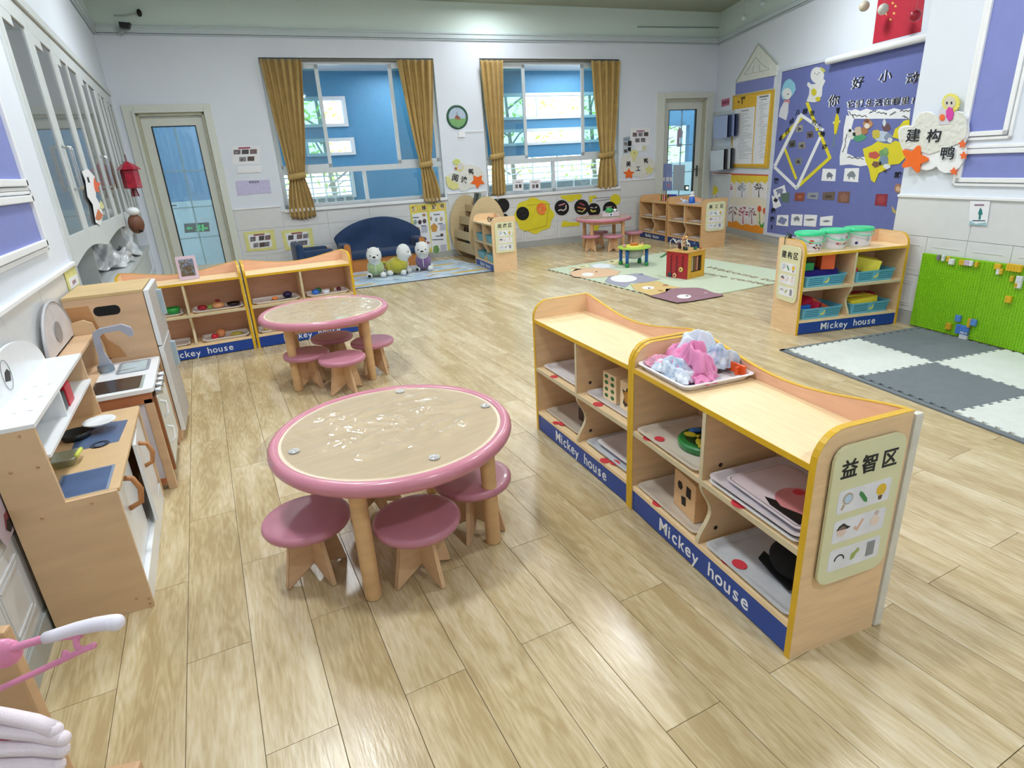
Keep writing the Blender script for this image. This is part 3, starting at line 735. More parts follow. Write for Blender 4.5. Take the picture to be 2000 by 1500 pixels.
stripes = obj('cuff_stripes', MB().tube([(.018, -.016, .004), (.02, -.006, .022), (.018, .008, .026), (.012, .02, .012)], .0018, 6).tube([(.024, -.014, .004), (.026, -.004, .020), (.024, .008, .023), (.018, .02, .010)], .0018, 6), mat('navy_thread', '#3c4660', .8), [o for o in S.objects if o.get('label', '').startswith('white doll sock')][0])
# S2 upper left: tray with green disc toy
put_tray(S2, .215, .145, zm, .36, .27, .016, 'beige tray holding a round green toy, upper left bay', trayp)
t = thing('fishing_game', 'round dark green toy disc with yellow and blue fish', 'toy', at(S2, .245, .165, zm + .004), S2.rotation_euler[2])
obj('base', MB().lathe([(.095, 0), (.10, .006), (.10, .022), (.094, .028)], 36), mat('toy_green', '#157a35', .35, coat=.3), t, smooth=True, ang=40)
obj('well', MB().lathe([(.075, .0285), (.074, .031), (.02, .031)], 32), mat('toy_green_dark', '#0c3f1c', .4), t)
for (x, y, a, m_) in ((-.035, -.045, .6, C('#d8c62a')), (.03, -.055, -.4, C('#d8c62a')), (-.055, -.01, 1.2, C('#3f78c8')), (.06, -.02, -.8, C('#3f78c8'))):
    obj('fish', MB().ball((0, 0, 0), .02, 12, rx=1.2, ry=.6, rz=.5).prism([(.018, 0), (.034, .012), (.034, -.012)], -.004, .004, 'z'), m_, t, (x, y, .037), a, smooth=True)
stick(S2, .10, .015, zm); stick(S2, .13, .045, zm + .0045)
# S2 lower left: wooden shape cube
put_tray(S2, .215, .145, zb, .36, .25, .014, 'clear-rimmed tray with wooden shape box, lower left bay', trayp)
t = thing('shape_sorting_box', 'plain wooden cube with dark shape holes in a low bay', 'toy', at(S2, .275, .14, zb + .004), S2.rotation_euler[2] - .12)
obj('body', MB().box(-.075, .075, -.075, .075, 0, .15, bev=.003), beech, t)
hm = mat('hole_dark', '#1d130c', .8)
obj('shape_hole', MB().prism(circ(-.03, .10, .018, 6), -.0765, -.0745, 'y'), hm, t)
obj('shape_hole', MB().box(.015, .045, -.0765, -.0745, .08, .12), hm, t)
obj('shape_hole', MB().prism([(-.012, .03), (.015, .035), (.012, .07), (-.018, .062)], -.0765, -.0745, 'y'), hm, t)
stick(S2, .17, .02, zb + .001, .024); stick(S2, .15, .012, zb + .0145, .001)
# S2 upper right: stack of trays with a face picture
for k, lb in enumerate(('bottom tray of the stack with the face picture', 'top tray of the stack, under the face picture')):
    put_tray(S2, .645, .15, zm + .0165 * k, .36, .28, .016, lb, tray if k == 0 else mat('tray_lilac', '#dcd3d8', .3))
t = thing('face_puzzle', 'pink bird face picture board lying on stacked trays', 'puzzle', at(S2, .66, .145, zm + .034), S2.rotation_euler[2] - .03)
obj('board', MB().prism(rrect(-.155, .155, -.115, .115, .02), 0, .003, 'z'), mat('board_pale', '#e6dcdf', .35), t)
obj('outline', MB().prism(rrect(-.148, .148, -.108, .108, .018), .003, .0035, 'z'), mat('board_line', '#54474c', .5), t)
obj('field', MB().prism(rrect(-.146, .146, -.106, .106, .017), .0035, .004, 'z'), mat('board_pale2', '#e2d2d6', .35), t)
obj('head', MB().prism(circ(.06, -.005, .085, 28, .075), .004, .0055, 'z'), mat('face_pink', '#d98c8e', .4), t)
for (x, y) in ((.01, .02), (.10, .03)): obj('cheek', MB().prism(circ(x, y, .017, 16), .0055, .0065, 'z'), redst, t)
obj('bow', MB().prism([(-.01, .085), (.03, .10), (.03, .07)], .0055, .007, 'z').prism([(.07, .10), (.03, .085), (.07, .07)], .0055, .007, 'z'), mat('bow_brown', '#9a4743', .5), t)
obj('wing', MB().prism([(-.01, -.085), (.02, -.07), (.05, -.08), (.10, -.06), (.14, -.05), (.14, -.10), (.03, -.10)], .0055, .007, 'z'), black, t)
stick(S2, .60, .012, zm, .026)
# S2 lower right: tray with black cap
put_tray(S2, .645, .14, zb, .36, .25, .016, 'grey tray with red sticker holding a black cap', mat('tray_grey', '#c9ccd0', .3, coat=.2))
t = thing('fabric_cap', 'crumpled black fabric cap lying on the lowest right tray', 'cap', at(S2, .70, .17, zb + .005), S2.rotation_euler[2])
obj('crown', MB().ball((0, 0, .055), .085, 24, rx=1.1, ry=.9, rz=.65), mat('black_cloth', '#08080a', .95), t, smooth=True)
obj('brim', MB().prism([(-.12, -.02), (-.10, -.06), (-.03, -.075), (.05, -.085), (.06, -.05), (-.02, -.03)], .012, .018, 'z'), MATS['black_cloth'], t)
stick(S2, .585, .05, zb + .0045, .026); stick(S2, .555, .03, zb + .001, .024)

# S1
put_tray(S1, .215, .16, zm, .34, .25, .016, 'white tray with green toy food in the far front shelf', tray)
t = thing('play_food_set', 'pale green rounded toy pieces lying in a white tray', 'toy', at(S1, .28, .17, zm + .004), S1.rotation_euler[2])
for i, (x, y, c) in enumerate(((-.05, .03, '#c9c79a'), (.0, .05, '#d9d5c0'), (.05, .0, '#a8b04a'), (-.02, -.04, '#c2cf3e'), (.06, .06, '#8f8a6a'))): obj('piece', MB().ball((x, y, .014), .026, 14, rz=.5), C(c), t, smooth=True)
put_tray(S1, .215, .15, zb, .34, .22, .014, 'beige tray with dark wooden toy, far lower bay', trayp)
t = thing('wooden_vehicle', 'dark brown wooden toy standing on the far lower tray', 'toy', at(S1, .27, .16, zb + .004), S1.rotation_euler[2])
obj('body', MB().box(-.05, .06, -.03, .03, .0, .06, bev=.004), mat('dark_wood', '#3a1d12', .5), t)
obj('roof', MB().box(-.04, .03, -.035, .035, .06, .11, bev=.01), mat('dark_brown', '#24120c', .6), t)
obj('front_plate', MB().box(-.055, -.05, -.025, .025, .0, .05), edge_w, t)
put_tray(S1, .645, .16, zm, .34, .24, .014, 'white tray with two wooden picture boxes', tray)
for k, (x, nm, lb) in enumerate(((.60, 0, 'wooden cube printed with small green leaves'), (.735, 1, 'wooden cube printed with a dark curved cutout'))):
    t = thing('wooden_puzzle_box', lb, 'puzzle', at(S1, x, .125, zm + .004), S1.rotation_euler[2])
    obj('body', MB().box(-.052, .052, -.05, .05, 0, .125, bev=.002), mapleH, t)
    if k == 0:
        g = MB()
        for a in (-.024, .024):
            for b_ in (.02, .05, .08, .108): g.prism(circ(a, b_, .014, 10, .009), -.0508, -.0498, 'y')
        obj('leaf_print', g, mat('print_green', '#2f6b3a', .6), t)
    else:
        obj('cutout', MB().prism([(-.035, .09), (-.01, .085), (.0, .105), (.02, .10), (.014, .07), (.03, .05), (.02, .02), (.0, .025), (-.012, .015), (-.03, .03), (-.02, .06)], -.0508, -.0498, 'y'), mat('cut_dark', '#3d2b1e', .7), t)
        obj('cutout_inner', MB().prism([(-.022, .08), (.005, .09), (.008, .065), (.018, .045), (.0, .035), (-.015, .04)], -.0516, -.0506, 'y'), mat('cut_amber', '#b98433', .6), t)
stick(S1, .60, .018, zm, .026); stick(S1, .19, .015, zm); stick(S1, .23, .03, zb + .0045, .022); stick(S1, .20, .012, zb + .001, .02); stick(S1, .70, .04, zb + .0045, .026); stick(S1, .66, .014, zb + .001, .024)
put_tray(S1, .645, .15, zb, .34, .23, .016, 'empty grey tray with red sticker in the near lower bay', MATS['tray_grey'])
put_tray(S1, .67, .16, zb + .0165, .30, .19, .012, 'small white tray nested on the empty grey tray', tray)

# sign boards on the shelf end panels (plates with lettering and small pictures)
sign_c = mat('sign_cream', '#dcdcb4', .5, var=.03)
def sign(sh, end, W, label, words, seed=0, outline='r'):
    """plate on the end panel facing away from the shelf; local u along depth"""
    D = sh['D']; x = sh['W'] if end == 'r' else 0.0
    rz = sh.rotation_euler[2] + (PI / 2 if end == 'r' else -PI / 2)
    o = at(sh, x + (.001 if end == 'r' else -.001), 0 if end == 'r' else D, 0)
    t = thing('shelf_sign', label, 'sign', o, rz, 'cream signs on the shelf ends')
    if outline == 'r': pts = rrect(.045, .285, .24, .655, .04)
    else: pts = [(p[0] + .006 * math.sin(p[1] * 90), p[1] + .006 * math.sin(p[0] * 90)) for p in rrect(.04, .29, .25, .64, .02, 4)]
    sc = D / .31
    pts = [(p[0] * sc, p[1]) for p in pts]
    plate = obj('plate', MB().prism(pts, -.012, -.004, 'y'), sign_c, t)
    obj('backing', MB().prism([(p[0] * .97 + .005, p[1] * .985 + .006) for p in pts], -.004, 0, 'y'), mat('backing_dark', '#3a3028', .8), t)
    for q_, ch in enumerate(words): text(ch, .056, ink, plate, ((.098 + .068 * q_) * sc, -.0125, .585), bold=.0010, depth=.0006, name='character')
    for k, zz in enumerate((.495, .405, .315)):
        strip_ = obj('strip', MB().prism(rrect(.075 * sc, .255 * sc, zz - .035, zz + .033, .008), -.0128, -.012, 'y'), mat('strip_white', '#e4e6ee', .5), t)
        y0, y1 = -.0136, -.0128
        def P_(nm, pts, m_): obj(nm, MB().prism([(p[0] * sc, p[1] + zz) for p in pts], y0, y1, 'y'), m_, strip_)
        if k == 0:
            P_('magnifier', circ(.108, .006, .017, 16), C('#b9a88c')); obj('lens', MB().prism([(p[0] * sc, p[1] + zz) for p in circ(.108, .006, .013, 16)], -.0142, -.0136, 'y'), C('#b9d2ea'), strip_)
            P_('grip', [(.096, -.008), (.101, -.012), (.093, -.026), (.088, -.022)], C('#b9a88c'))
            P_('pencil', [(.148, .018), (.158, .012), (.176, -.010), (.178, -.022), (.167, -.018), (.146, .008)], C('#3e8a4c'))
            P_('bulb', circ(.223, .004, .017, 16), C('#e5bd35')); P_('bulb_base', [(.216, -.014), (.230, -.014), (.228, -.026), (.218, -.026)], C('#5c4630'))
        elif k == 1:
            P_('face', circ(.105, -.002, .016, 14), C('#e9cfc4')); P_('cap', [(.086, .004), (.094, .016), (.108, .022), (.124, .010), (.134, .006), (.124, .002)], ink)
            P_('hands', [(.145, -.004), (.160, -.016), (.178, .016), (.172, .020), (.158, -.004), (.150, .002)], C('#d9b3a0'))
            P_('face', circ(.220, .0, .016, 14), C('#ead6cc')); P_('tuft', circ(.222, .024, .008, 8), C('#c9b8b0'))
        else:
            arc = [(.112 + .018 * math.cos(a), -.004 + .018 * math.sin(a)) for a in [PI * i / 9 for i in range(10)]] + [(.112 + .014 * math.cos(a), -.004 + .014 * math.sin(a)) for a in [PI - PI * i / 9 for i in range(10)]]
            P_('headband', arc, ink); P_('jigsaw', [(.152, -.016), (.164, -.014), (.170, -.002), (.182, .008), (.176, .018), (.164, .008), (.154, .004)], C('#9fb060'))
            P_('cabinet_icon', [(.208, -.022), (.236, -.022), (.236, .024), (.208, .024)], C('#8f9399')); 
    return t
sign(S2, 'r', 0, 'cream sign reading 益智区 on the nearest shelf end', '益智区')
# the far left-hand side of S5 faces the camera
def sign_l(sh, label, words, outline='r'):
    return sign(sh, 'l', 0, label, words, outline=outline)
sign_l(S5, 'cream sign reading 建构区 on the shelf with the tubs', '建构区')
sign(S7, 'r', 0, 'cream sign on the end of the plain shelf by the cube', '美工区')
sign(S8, 'r', 0, 'ragged cream sign reading 阅读区 on the bookrack shelf', '阅读区', outline='w')
# white corner post behind the nearest shelf end and door stop disc
o = obj('panel_board', MB().box(0, .02, -.0, .03, 0, .69, bev=.008), mat('post_cream', '#d9d6cb', .4), None, at(S2, .845, .315, 0), S2.rotation_euler[2]); tag(o, 'narrow cream upright strip behind the nearest shelf end', 'post')

# ------------------------------------------------------------------ round tables, stools
TR = .462
def round_table(label, x, y, rz, film=True):
    t = thing('round_table', label, 'table', (x, y, 0), rz, 'pink-rimmed round tables'); t.scale = (.935, .935, 1.042)
    obj('table_top', MB().lathe([(.42, .425), (.422, .4545), (.0, .4545)], 64, cap=False), mat('table_wood', '#e0d0b6', .4, var=.06, scale=5, stretch=(1, 7, 1)), t)
    prof = [(.418, .413), (.45, .413)] + [(.44 + .024 * math.cos(a), .437 + .024 * math.sin(a)) for a in [-PI / 3 + PI * .83 * i / 8 for i in range(9)]] + [(.432, .460), (.423, .4565), (.420, .45)]
    obj('rim', MB().lathe(prof, 72, cap=False), pink, t, smooth=True)
    obj('underside', MB().lathe([(.43, .412), (.0, .412)], 48, cap=False), ply, t)
    for i in range(4):
        a = PI / 4 + PI / 2 * i; lx, ly = .369 * math.cos(a), .369 * math.sin(a)
        obj('leg', MB().lathe([(.026, 0), (.030, .004), (.030, .40), (.030, .412)], 24, lx, ly), beech, t, smooth=True, ang=40)
    for i in range(4):
        a = PI / 2 * i; c, s_ = math.cos(a), math.sin(a)
        obj('apron', MB().box(-.22, .22, .236, .252, .365, .412), ply, t, rz=a)
    if film:
        rnd = random.Random(int(x * 1000))
        B_ = [(rnd.uniform(-.26, .26), rnd.uniform(-.26, .26), rnd.uniform(.03, .09), rnd.uniform(0, PI), rnd.uniform(45, 85)) for _ in range(30)]
        def hgt(px_, py_):
            h = 0
            for bx, by, r_, a_, fq in B_:
                d2 = ((px_ - bx) ** 2 + (py_ - by) ** 2) / r_ ** 2
                if d2 < 6: h += math.exp(-d2) * .0040 * math.sin(fq * ((px_ - bx) * math.cos(a_) + (py_ - by) * math.sin(a_)) + 3 * math.sin(d2))
            return h
        def fn(u, v):
            r_ = .41 * v; a = 2 * PI * u; xx, yy = r_ * math.cos(a), r_ * math.sin(a)
            return (xx, yy, .4575 + max(-.0015, hgt(xx, yy)))
        f = obj('film', MB().grid(fn, 160, 60), FILM, t, smooth=True)
    return t
T1 = round_table('pink-rimmed round table in front, with clear film and legs nearest', .452, 1.968, math.radians(8.5))
T2 = round_table('pink-rimmed round table between the near table and the mirror shelf', .612, 4.180, math.radians(-8.8))
T3 = round_table('pink-rimmed round table at the far wall carrying a tissue box', 5.56, 7.90, math.radians(-20))
T1.location[0] += .004
# suction pads and overhanging film edge of the near table
for i, (u, v) in enumerate(((781, 764), (948, 792), (848, 893), (574, 881))):
    p = Z(u, v, .478); q = Vector((p[0] - T1.location[0], p[1] - T1.location[1], 0)); a = -T1.rotation_euler[2]
    q = Matrix.Rotation(a, 3, 'Z') @ q
    obj('suction_pad', MB().lathe([(.020, 0), (.018, .003), (.009, .004), (.006, .007), (.0, .0075)], 20, cap=False), glass('pad_glass', '#f2eee6', .3, .05, milky=.45), T1, (q[0] / .935, q[1] / .935, .4585), smooth=True)
def fl(u, v):
    a = PI * .80 + .75 * u; r_ = .452 + .055 * math.sin(PI * u) * v
    return (r_ * math.cos(a), r_ * math.sin(a), .462 - .02 * v * v * math.sin(PI * u))
obj('film_edge', MB().grid(fl, 24, 4), FILM, T1, smooth=True)

def stool(label, x, y, rz, grp):
    t = thing('stool', label, 'stool', (x, y, 0), rz, grp)
    R_ = .148
    prof = [(.0, .205), (R_ - .02, .205), (R_ - .004, .210)] + [(R_ - .012 + .014 * math.cos(a), .226 + .016 * math.sin(a)) for a in [-.6 + 2.1 * i / 6 for i in range(7)]] + [(R_ - .03, .2425), (.0, .2435)]
    obj('seat', MB().lathe(prof, 48, cap=False), pink2, t, smooth=True)
    for k in range(2):
        p = [(-.078, .205), (-.092, .12), (-.118, .004), (-.112, 0), (0, .055), (.112, 0), (.118, .004), (.092, .12), (.078, .205)]
        lg = obj('leg_panel', MB().prism(p, -.008, .008, 'y'), ply, t, rz=PI / 2 * k)
        e = MB()
        for (xa, za), (xb, zb_) in zip(p[:-1], p[1:]):
            dx, dz = xb - xa, zb_ - za; l = math.hypot(dx, dz); nx, nz = dz / l * .0012, -dx / l * .0012
            s_ = -1
            v = [e.b.verts.new((X, Y_, Z_)) for Y_ in (-.0083, .0083) for (X, Z_) in ((xa, za), (xb, zb_), (xb + nx * s_, zb_ + nz * s_), (xa + nx * s_, za + nz * s_))]
            for f in ((0, 1, 2, 3), (7, 6, 5, 4), (3, 2, 6, 7)): e.b.faces.new([v[q] for q in f])
        obj('panel_edge', e, ply_dark, lg)
    return t
g1 = 'stools under the near table'; g2 = 'stools under the middle table'; g3 = 'stools under the far table'
stool('pink stool at the left of the near table', .105, 1.925, .35, g1)
stool('pink stool at the front of the near table, between its legs', .438, 1.718, .30, g1)
stool('pink stool behind the right leg of the near table', .712, 1.875, .9, g1)
stool('pink stool hidden at the back of the near table', .40, 2.22, .2, g1)
stool('pink stool at the front of the middle table', .610, 3.765, .35, g2)
stool('pink stool at the left of the middle table', .425, 4.02, .5, g2)
stool('pink stool at the back of the middle table', .655, 4.335, .2, g2)
stool('pink stool at the right of the middle table', .875, 4.03, .5, g2)
stool('pink stool at the left of the far table', 5.22, 7.75, .2, g3)
stool('pink stool at the front of the far table', 5.45, 7.48, .25, g3)
stool('pink stool at the back of the far table', 5.60, 8.08, .2, g3)
stool('pink stool at the right of the far table', 5.93, 7.62, .6, g3)
# tissue box with green ball on the far table
t = thing('tissue_box', 'pale box with tissues on the far pink table', 'box', (5.66, 7.86, .4795), -.35)
obj('box_body', MB().box(-.13, .13, -.06, .06, 0, .065, bev=.004), mat('box_pink', '#cfc0c4', .5), t)
obj('badge', MB().box(-.03, .03, -.063, -.06, .01, .055), papr, t); obj('badge_mark', MB().prism(circ(0, .032, .016, 14), -.0645, -.063, 'y'), C('#3b4a78'), t)
obj('tissue', MB().grid(lambda u, v: (-.10 + .2 * u, -.03 + .06 * v + .02 * math.sin(9 * u), .065 + .045 * abs(math.sin(7 * u + 3 * v)) * (.4 + u * .6)), 20, 8), papr, t, smooth=True)
o = obj('toy_ball', MB().ball((0, 0, .0), .062, 20, rz=.8), mat('ball_green', '#3a9a55', .5), None, (5.64, 7.85, .568)); tag(o, 'round green ball resting in the tissue box', 'ball')
for p in o.data.polygons: p.use_smooth = True
# ------------------------------------------------------------------ contents of the shelves by the left door
def lump(t, nm, x, y, z, r, c, rz=.8, rx=1, ry=1, seg=14, rough=.4):
    return obj(nm, MB().ball((0, 0, r * rz), r, seg, rx=rx, ry=ry, rz=rz), C(c, rough), t, (x, y, z), smooth=True)
def bowl(sh, x, y, z, r, h, c, label, rough=.3, metal=0):
    m = mat('bowl_' + c.lstrip('#'), c, rough, metal=metal, coat=.2)
    o = obj('bowl', MB().lathe([(.0, .002), (r * .5, 0), (r * .85, h * .4), (r, h), (r * .96, h), (r * .8, h * .42), (r * .4, .006), (0, .006)], 28, cap=False), m, None, at(sh, x, y, z), smooth=True)
    return tag(o, label, 'bowl')
put_tray(S3, .20, .15, zm, .36, .22, .018, 'white tray with green bowl beside the fridge, upper bay')
bowl(S3, .32, .12, zm + .004, .055, .055, '#1f9a3e', 'bright green toy bowl in the bay beside the fridge')
put_tray(S3, .645, .14, zm, .36, .22, .018, 'white tray with toy fruit and metal bowl, upper right bay')
def food(kind, label, sh, x, y, z, c, r, rz=.8, rx=1.0, grp='toy food on the trays'):
    o = obj(kind, MB().ball((0, 0, r * rz), r, 16, rx=rx, rz=rz), C(c, .35), None, at(sh, x, y, z), sh.rotation_euler[2], smooth=True)
    return tag(o, label, 'toy food', grp)
food('toy_strawberry', 'dark red toy fruit at the left of the upper mirror-shelf tray', S3, .53, .13, zm + .005, '#a5132a', .030, .7, 1.3)
food('toy_pear', 'small green toy fruit beside the dark red one', S3, .585, .13, zm + .005, '#8aa24a', .024)
food('toy_bread', 'orange-brown toy bun with a red cap, upper bay', S3, .65, .13, zm + .005, '#d99a66', .042, .6, 1.2)
food('toy_tomato', 'small dark red toy piece on top of the bun', S3, .65, .14, zm + .05, '#8c1b22', .020, .7)
bowl(S3, .765, .12, zm + .005, .055, .032, '#3a2f33', 'dark shiny metal toy bowl at the right of the tray', .15, .9)
put_tray(S3, .20, .14, zb, .36, .22, .018, 'empty white tray at the bottom beside the fridge')
put_tray(S3, .655, .14, zb, .34, .22, .022, 'white tray with toy apple and bread, bottom right bay')
food('toy_apple', 'bright red toy apple in the lowest mirror-shelf tray', S3, .57, .10, zb + .005, '#cc1f2f', .028)
food('toy_potato', 'orange toy bread roll beside the bright red apple', S3, .62, .14, zb + .005, '#dc8b58', .038, .9)
food('toy_corn', 'yellow-green toy vegetable at the right of the lowest tray', S3, .74, .12, zb + .005, '#b9ab3a', .024, .6, 2.2)
t = thing('mirror', 'pink framed tabletop mirror standing on the shelf by the door', 'mirror', at(S3, .49, .17, zt), -.05)
obj('frame', MB().prism(rrect(-.072, .072, 0, .185, .008), -.008, .008, 'y'), mat('mirror_pink', '#dcc4d4', .4), t).rotation_euler[0] = -.10
obj('mirror_glass', MB().box(-.052, .052, -.0095, -.008, .028, .160), mat('mirror_glass', '#a9adae', .06, metal=1, bump=.25, bscale=22), t).rotation_euler[0] = -.10
obj('stand', MB().box(-.02, .02, .05, .055, 0, .09), MATS['mirror_pink'], t).rotation_euler[0] = .35
# S4
put_tray(S4, .22, .15, zm, .36, .23, .02, 'white tray with dark toy vegetables behind the middle table')
food('toy_aubergine', 'dark purple toy vegetable behind the middle table', S4, .32, .15, zm + .006, '#2c1f52', .036, .8, 1.1)
food('toy_carrot', 'orange toy carrot piece behind the middle table', S4, .21, .10, zm + .006, '#d9762a', .022, .8, 1.2)
o = obj('toy_knife', MB().box(-.09, .02, -.006, .006, 0, .01, bev=.002).box(.02, .09, -.009, .009, 0, .014, bev=.003), C('#23211f'), None, at(S4, .26, .09, zm + .006), .12); tag(o, 'black toy knife lying on the vegetable tray', 'toy')
put_tray(S4, .65, .14, zm, .34, .21, .02, 'white tray with blue and green toy pieces, upper right bay')
for k, (nm, lb, x, y, c, r, rz_) in enumerate((('toy_cup', 'bright blue toy piece at the left of its tray', .55, .12, '#2f6fd0', .034, .7), ('toy_leaf', 'dark green toy leaf behind the blue piece', .585, .18, '#1f7a48', .03, .8), ('toy_dish', 'white toy dish in the middle of the tray', .64, .12, '#e6eaf2', .032, .5), ('toy_nut', 'small brown toy piece at the back of the tray', .70, .17, '#8f6a3a', .02, .8), ('toy_plum', 'small dark red toy piece at the right of the tray', .76, .16, '#6a1f38', .022, .8))):
    food(nm, lb, S4, x, y, zm + .006, c, r, rz_)
put_tray(S4, .22, .14, zb, .36, .22, .022, 'white tray with yellow toy fruit in the bottom left bay')
food('toy_lemon', 'yellow toy fruit in the bottom tray behind the middle table', S4, .10, .12, zb + .006, '#d8c94a', .024, .8, 1.2)
food('toy_cabbage', 'green toy vegetable next to the yellow toy fruit', S4, .15, .13, zb + .006, '#3f8a3c', .026, .9)
put_tray(S4, .65, .14, zb, .34, .22, .02, 'empty white tray at the bottom right behind the middle table')

# ---- S5: baskets of soft blocks, tubs
blk = {}
def block(sh, x, y, z, w, d, h, c, label, rot=(0, 0, 0)):
    o = obj('foam_block', MB().box(-w / 2, w / 2, -d / 2, d / 2, 0, h, bev=.003), mat('foam_' + c.lstrip('#'), c, .75, var=.04), None, at(sh, x, y, z)); o.rotation_euler = (rot[0], rot[1], sh.rotation_euler[2] + rot[2])
    return tag(o, label, 'foam block', 'coloured foam blocks in the baskets')
basket(S5, .225, .135, zm, .34, .24, .085, 'blue slotted basket in the upper left bay of the tub shelf')
basket(S5, .645, .135, zm, .34, .24, .085, 'blue slotted basket in the upper right bay of the tub shelf')
basket(S5, .225, .135, zb, .34, .24, .085, 'blue slotted basket in the lower left bay of the tub shelf')
basket(S5, .645, .135, zb, .34, .24, .085, 'blue slotted basket in the lower right bay of the tub shelf')
block(S5, .215, .14, zm + .05, .28, .14, .065, '#2c1f8a', 'long dark blue foam block lying across the upper left basket')
block(S5, .275, .12, zm + .118, .095, .13, .110, '#e8683a', 'orange foam cube on the dark blue block', (0, 0, -.35))
block(S5, .10, .12, zm + .118, .10, .09, .055, '#3fa862', 'green foam block at the left on the dark blue block')
block(S5, .62, .15, zm + .070, .20, .17, .10, '#e6dc4e', 'large yellow foam block tilted in the upper right basket', (0, .22, -.5))
block(S5, .50, .08, zm + .045, .03, .05, .06, '#c9324a', 'small red foam block at the left of the upper right basket')
block(S5, .13, .15, zb + .055, .13, .12, .085, '#c41440', 'crimson foam block in the lower left basket', (.1, -.25, .3))
block(S5, .25, .13, zb + .085, .17, .06, .028, '#e8683a', 'flat orange foam block leaning over the lower left basket', (0, .5, -.2))
block(S5, .21, .10, zb + .055, .08, .07, .06, '#b8123c', 'small crimson foam wedge in front in the lower left basket', (.2, .2, .7))
block(S5, .085, .07, zb + .045, .11, .05, .06, '#1a5cb8', 'blue foam block at the left of the lower left basket')
block(S5, .61, .10, zb + .065, .24, .10, .045, '#ecd83c', 'yellow foam block on the lower right basket', (0, -.10, .05))
block(S5, .64, .19, zb + .075, .28, .08, .055, '#b4163c', 'dark red foam block behind the yellow one', (0, .06, -.05))
block(S5, .60, .15, zb + .112, .20, .07, .016, '#cdb238', 'thin mustard foam piece on the lower right basket')
lid_g = mat('lid_green', '#2fd08c', .3, coat=.2); tubm = mat('tub_clear', '#dfe6e4', .2, var=.03, coat=.3)
def tub(x, y, r, h, label, kind):
    t = thing('toy_tub', label, 'tub', at(S5, x, y, zt), S5.rotation_euler[2], 'green-lidded toy tubs')
    obj('body', MB().lathe([(r * .86, 0), (r * .88, .004), (r * .97, h), (r * .95, h)], 36), tubm, t, smooth=True, ang=40)
    obj('lid', MB().lathe([(r * 1.0, h - .012), (r * 1.06, h - .010), (r * 1.06, h + .006), (r * 1.0, h + .012), (r * .8, h + .006), (r * .3, h + .006), (0, h + .007)], 36, cap=False), lid_g, t, smooth=True, ang=50)
    lab = obj('label', MB().grid(lambda u, v: ((r * .965 + .001) * math.sin(-1.15 + 2.3 * u) * (.93 + .05 * v), -(r * .965 + .001) * math.cos(-1.15 + 2.3 * u) * (.93 + .05 * v), h * (.10 + .68 * v)), 20, 2), mat('tub_label', '#e3dfe8', .35), t)
    hd = [(r * 1.07 * math.cos(a), -abs(r * 1.10 * math.sin(a)) * 1.0, h - .006 - (.055 if kind != 2 else .035) * math.sin(a)) for a in [PI * i / 18 for i in range(19)]]
    obj('handle', MB().tube(hd, .0035, 6), mat('handle_green', '#4fd8a0', .35), t, smooth=True)
    def spot(a, z, rr, c, sx=1.0):
        R_ = r * (.93 + .05 * z) * .965 + .0025
        pts = [(a + rr * sx / R_ * math.cos(q), h * (.1 + .68 * z) + rr * math.sin(q)) for q in [2 * PI * i / 12 for i in range(12)]]
        mb = MB(); c0 = mb.b.verts.new((R_ * math.sin(a), -R_ * math.cos(a), h * (.1 + .68 * z)))
        vs = [mb.b.verts.new((R_ * math.sin(p), -R_ * math.cos(p), q)) for p, q in pts]
        for i in range(12): mb.b.faces.new((c0, vs[i], vs[(i + 1) % 12]))
        obj('print', mb, C(c), lab)
    if kind == 0:
        spot(-.45, .72, .014, '#d8552e', 1.3)
        for i, (a, z, c) in enumerate(((-.2, .25, '#2f2c3a'), (.0, .42, '#3a3a44'), (.15, .22, '#c9a23a'), (.35, .42, '#2f57b8'), (.5, .30, '#4a4038'), (-.05, .15, '#a23a4a'), (.3, .12, '#333844'), (.85, .7, '#2f6b3a'))): spot(a, z, .006, c, 1.5)
    elif kind == 1:
        for i, (a, z, c) in enumerate(((-.3, .35, '#c96a74'), (-.1, .3, '#d9b0b4'), (.1, .38, '#e0d8a8'), (.3, .28, '#7a8a90'), (.5, .35, '#b8705c'), (.6, .8, '#a8414f'), (.0, .75, '#8fd0b8'))): spot(a, z, .009, c, 1.3)
    else:
        spot(-.75, .22, .011, '#26376e'); spot(.75, .55, .008, '#c04a4a', .8)
        for k in range(4): spot(.15, .35 + .12 * k, .0022, '#9aa0b0', 8)
tub(.135, .15, .098, .128, 'green-lidded clear tub with red oval label, leftmost on the shelf', 0)
tub(.350, .16, .096, .130, 'middle green-lidded tub with food pictures on its label', 1)
tub(.570, .17, .098, .128, 'green-lidded tub with a mostly white label, rightmost of the three', 2)
t = thing('wire_toy', 'small bead wire toy behind the leftmost tub', 'toy', at(S5, .03, .24, zt))
obj('wire', MB().tube([(-.04, 0, 0), (-.04, 0, .10), (-.01, 0, .12), (.01, 0, .10), (.01, 0, .02)], .003, 6).tube([(-.02, .02, 0), (0, .02, .13), (.05, .02, .11), (.06, .02, 0)], .003, 6), mat('wire_green', '#2b4b3a', .4), t, smooth=True)
obj('bead', MB().ball((.01, .0, .09), .014, 10).ball((.04, .02, .10), .014, 10), black, t, smooth=True)

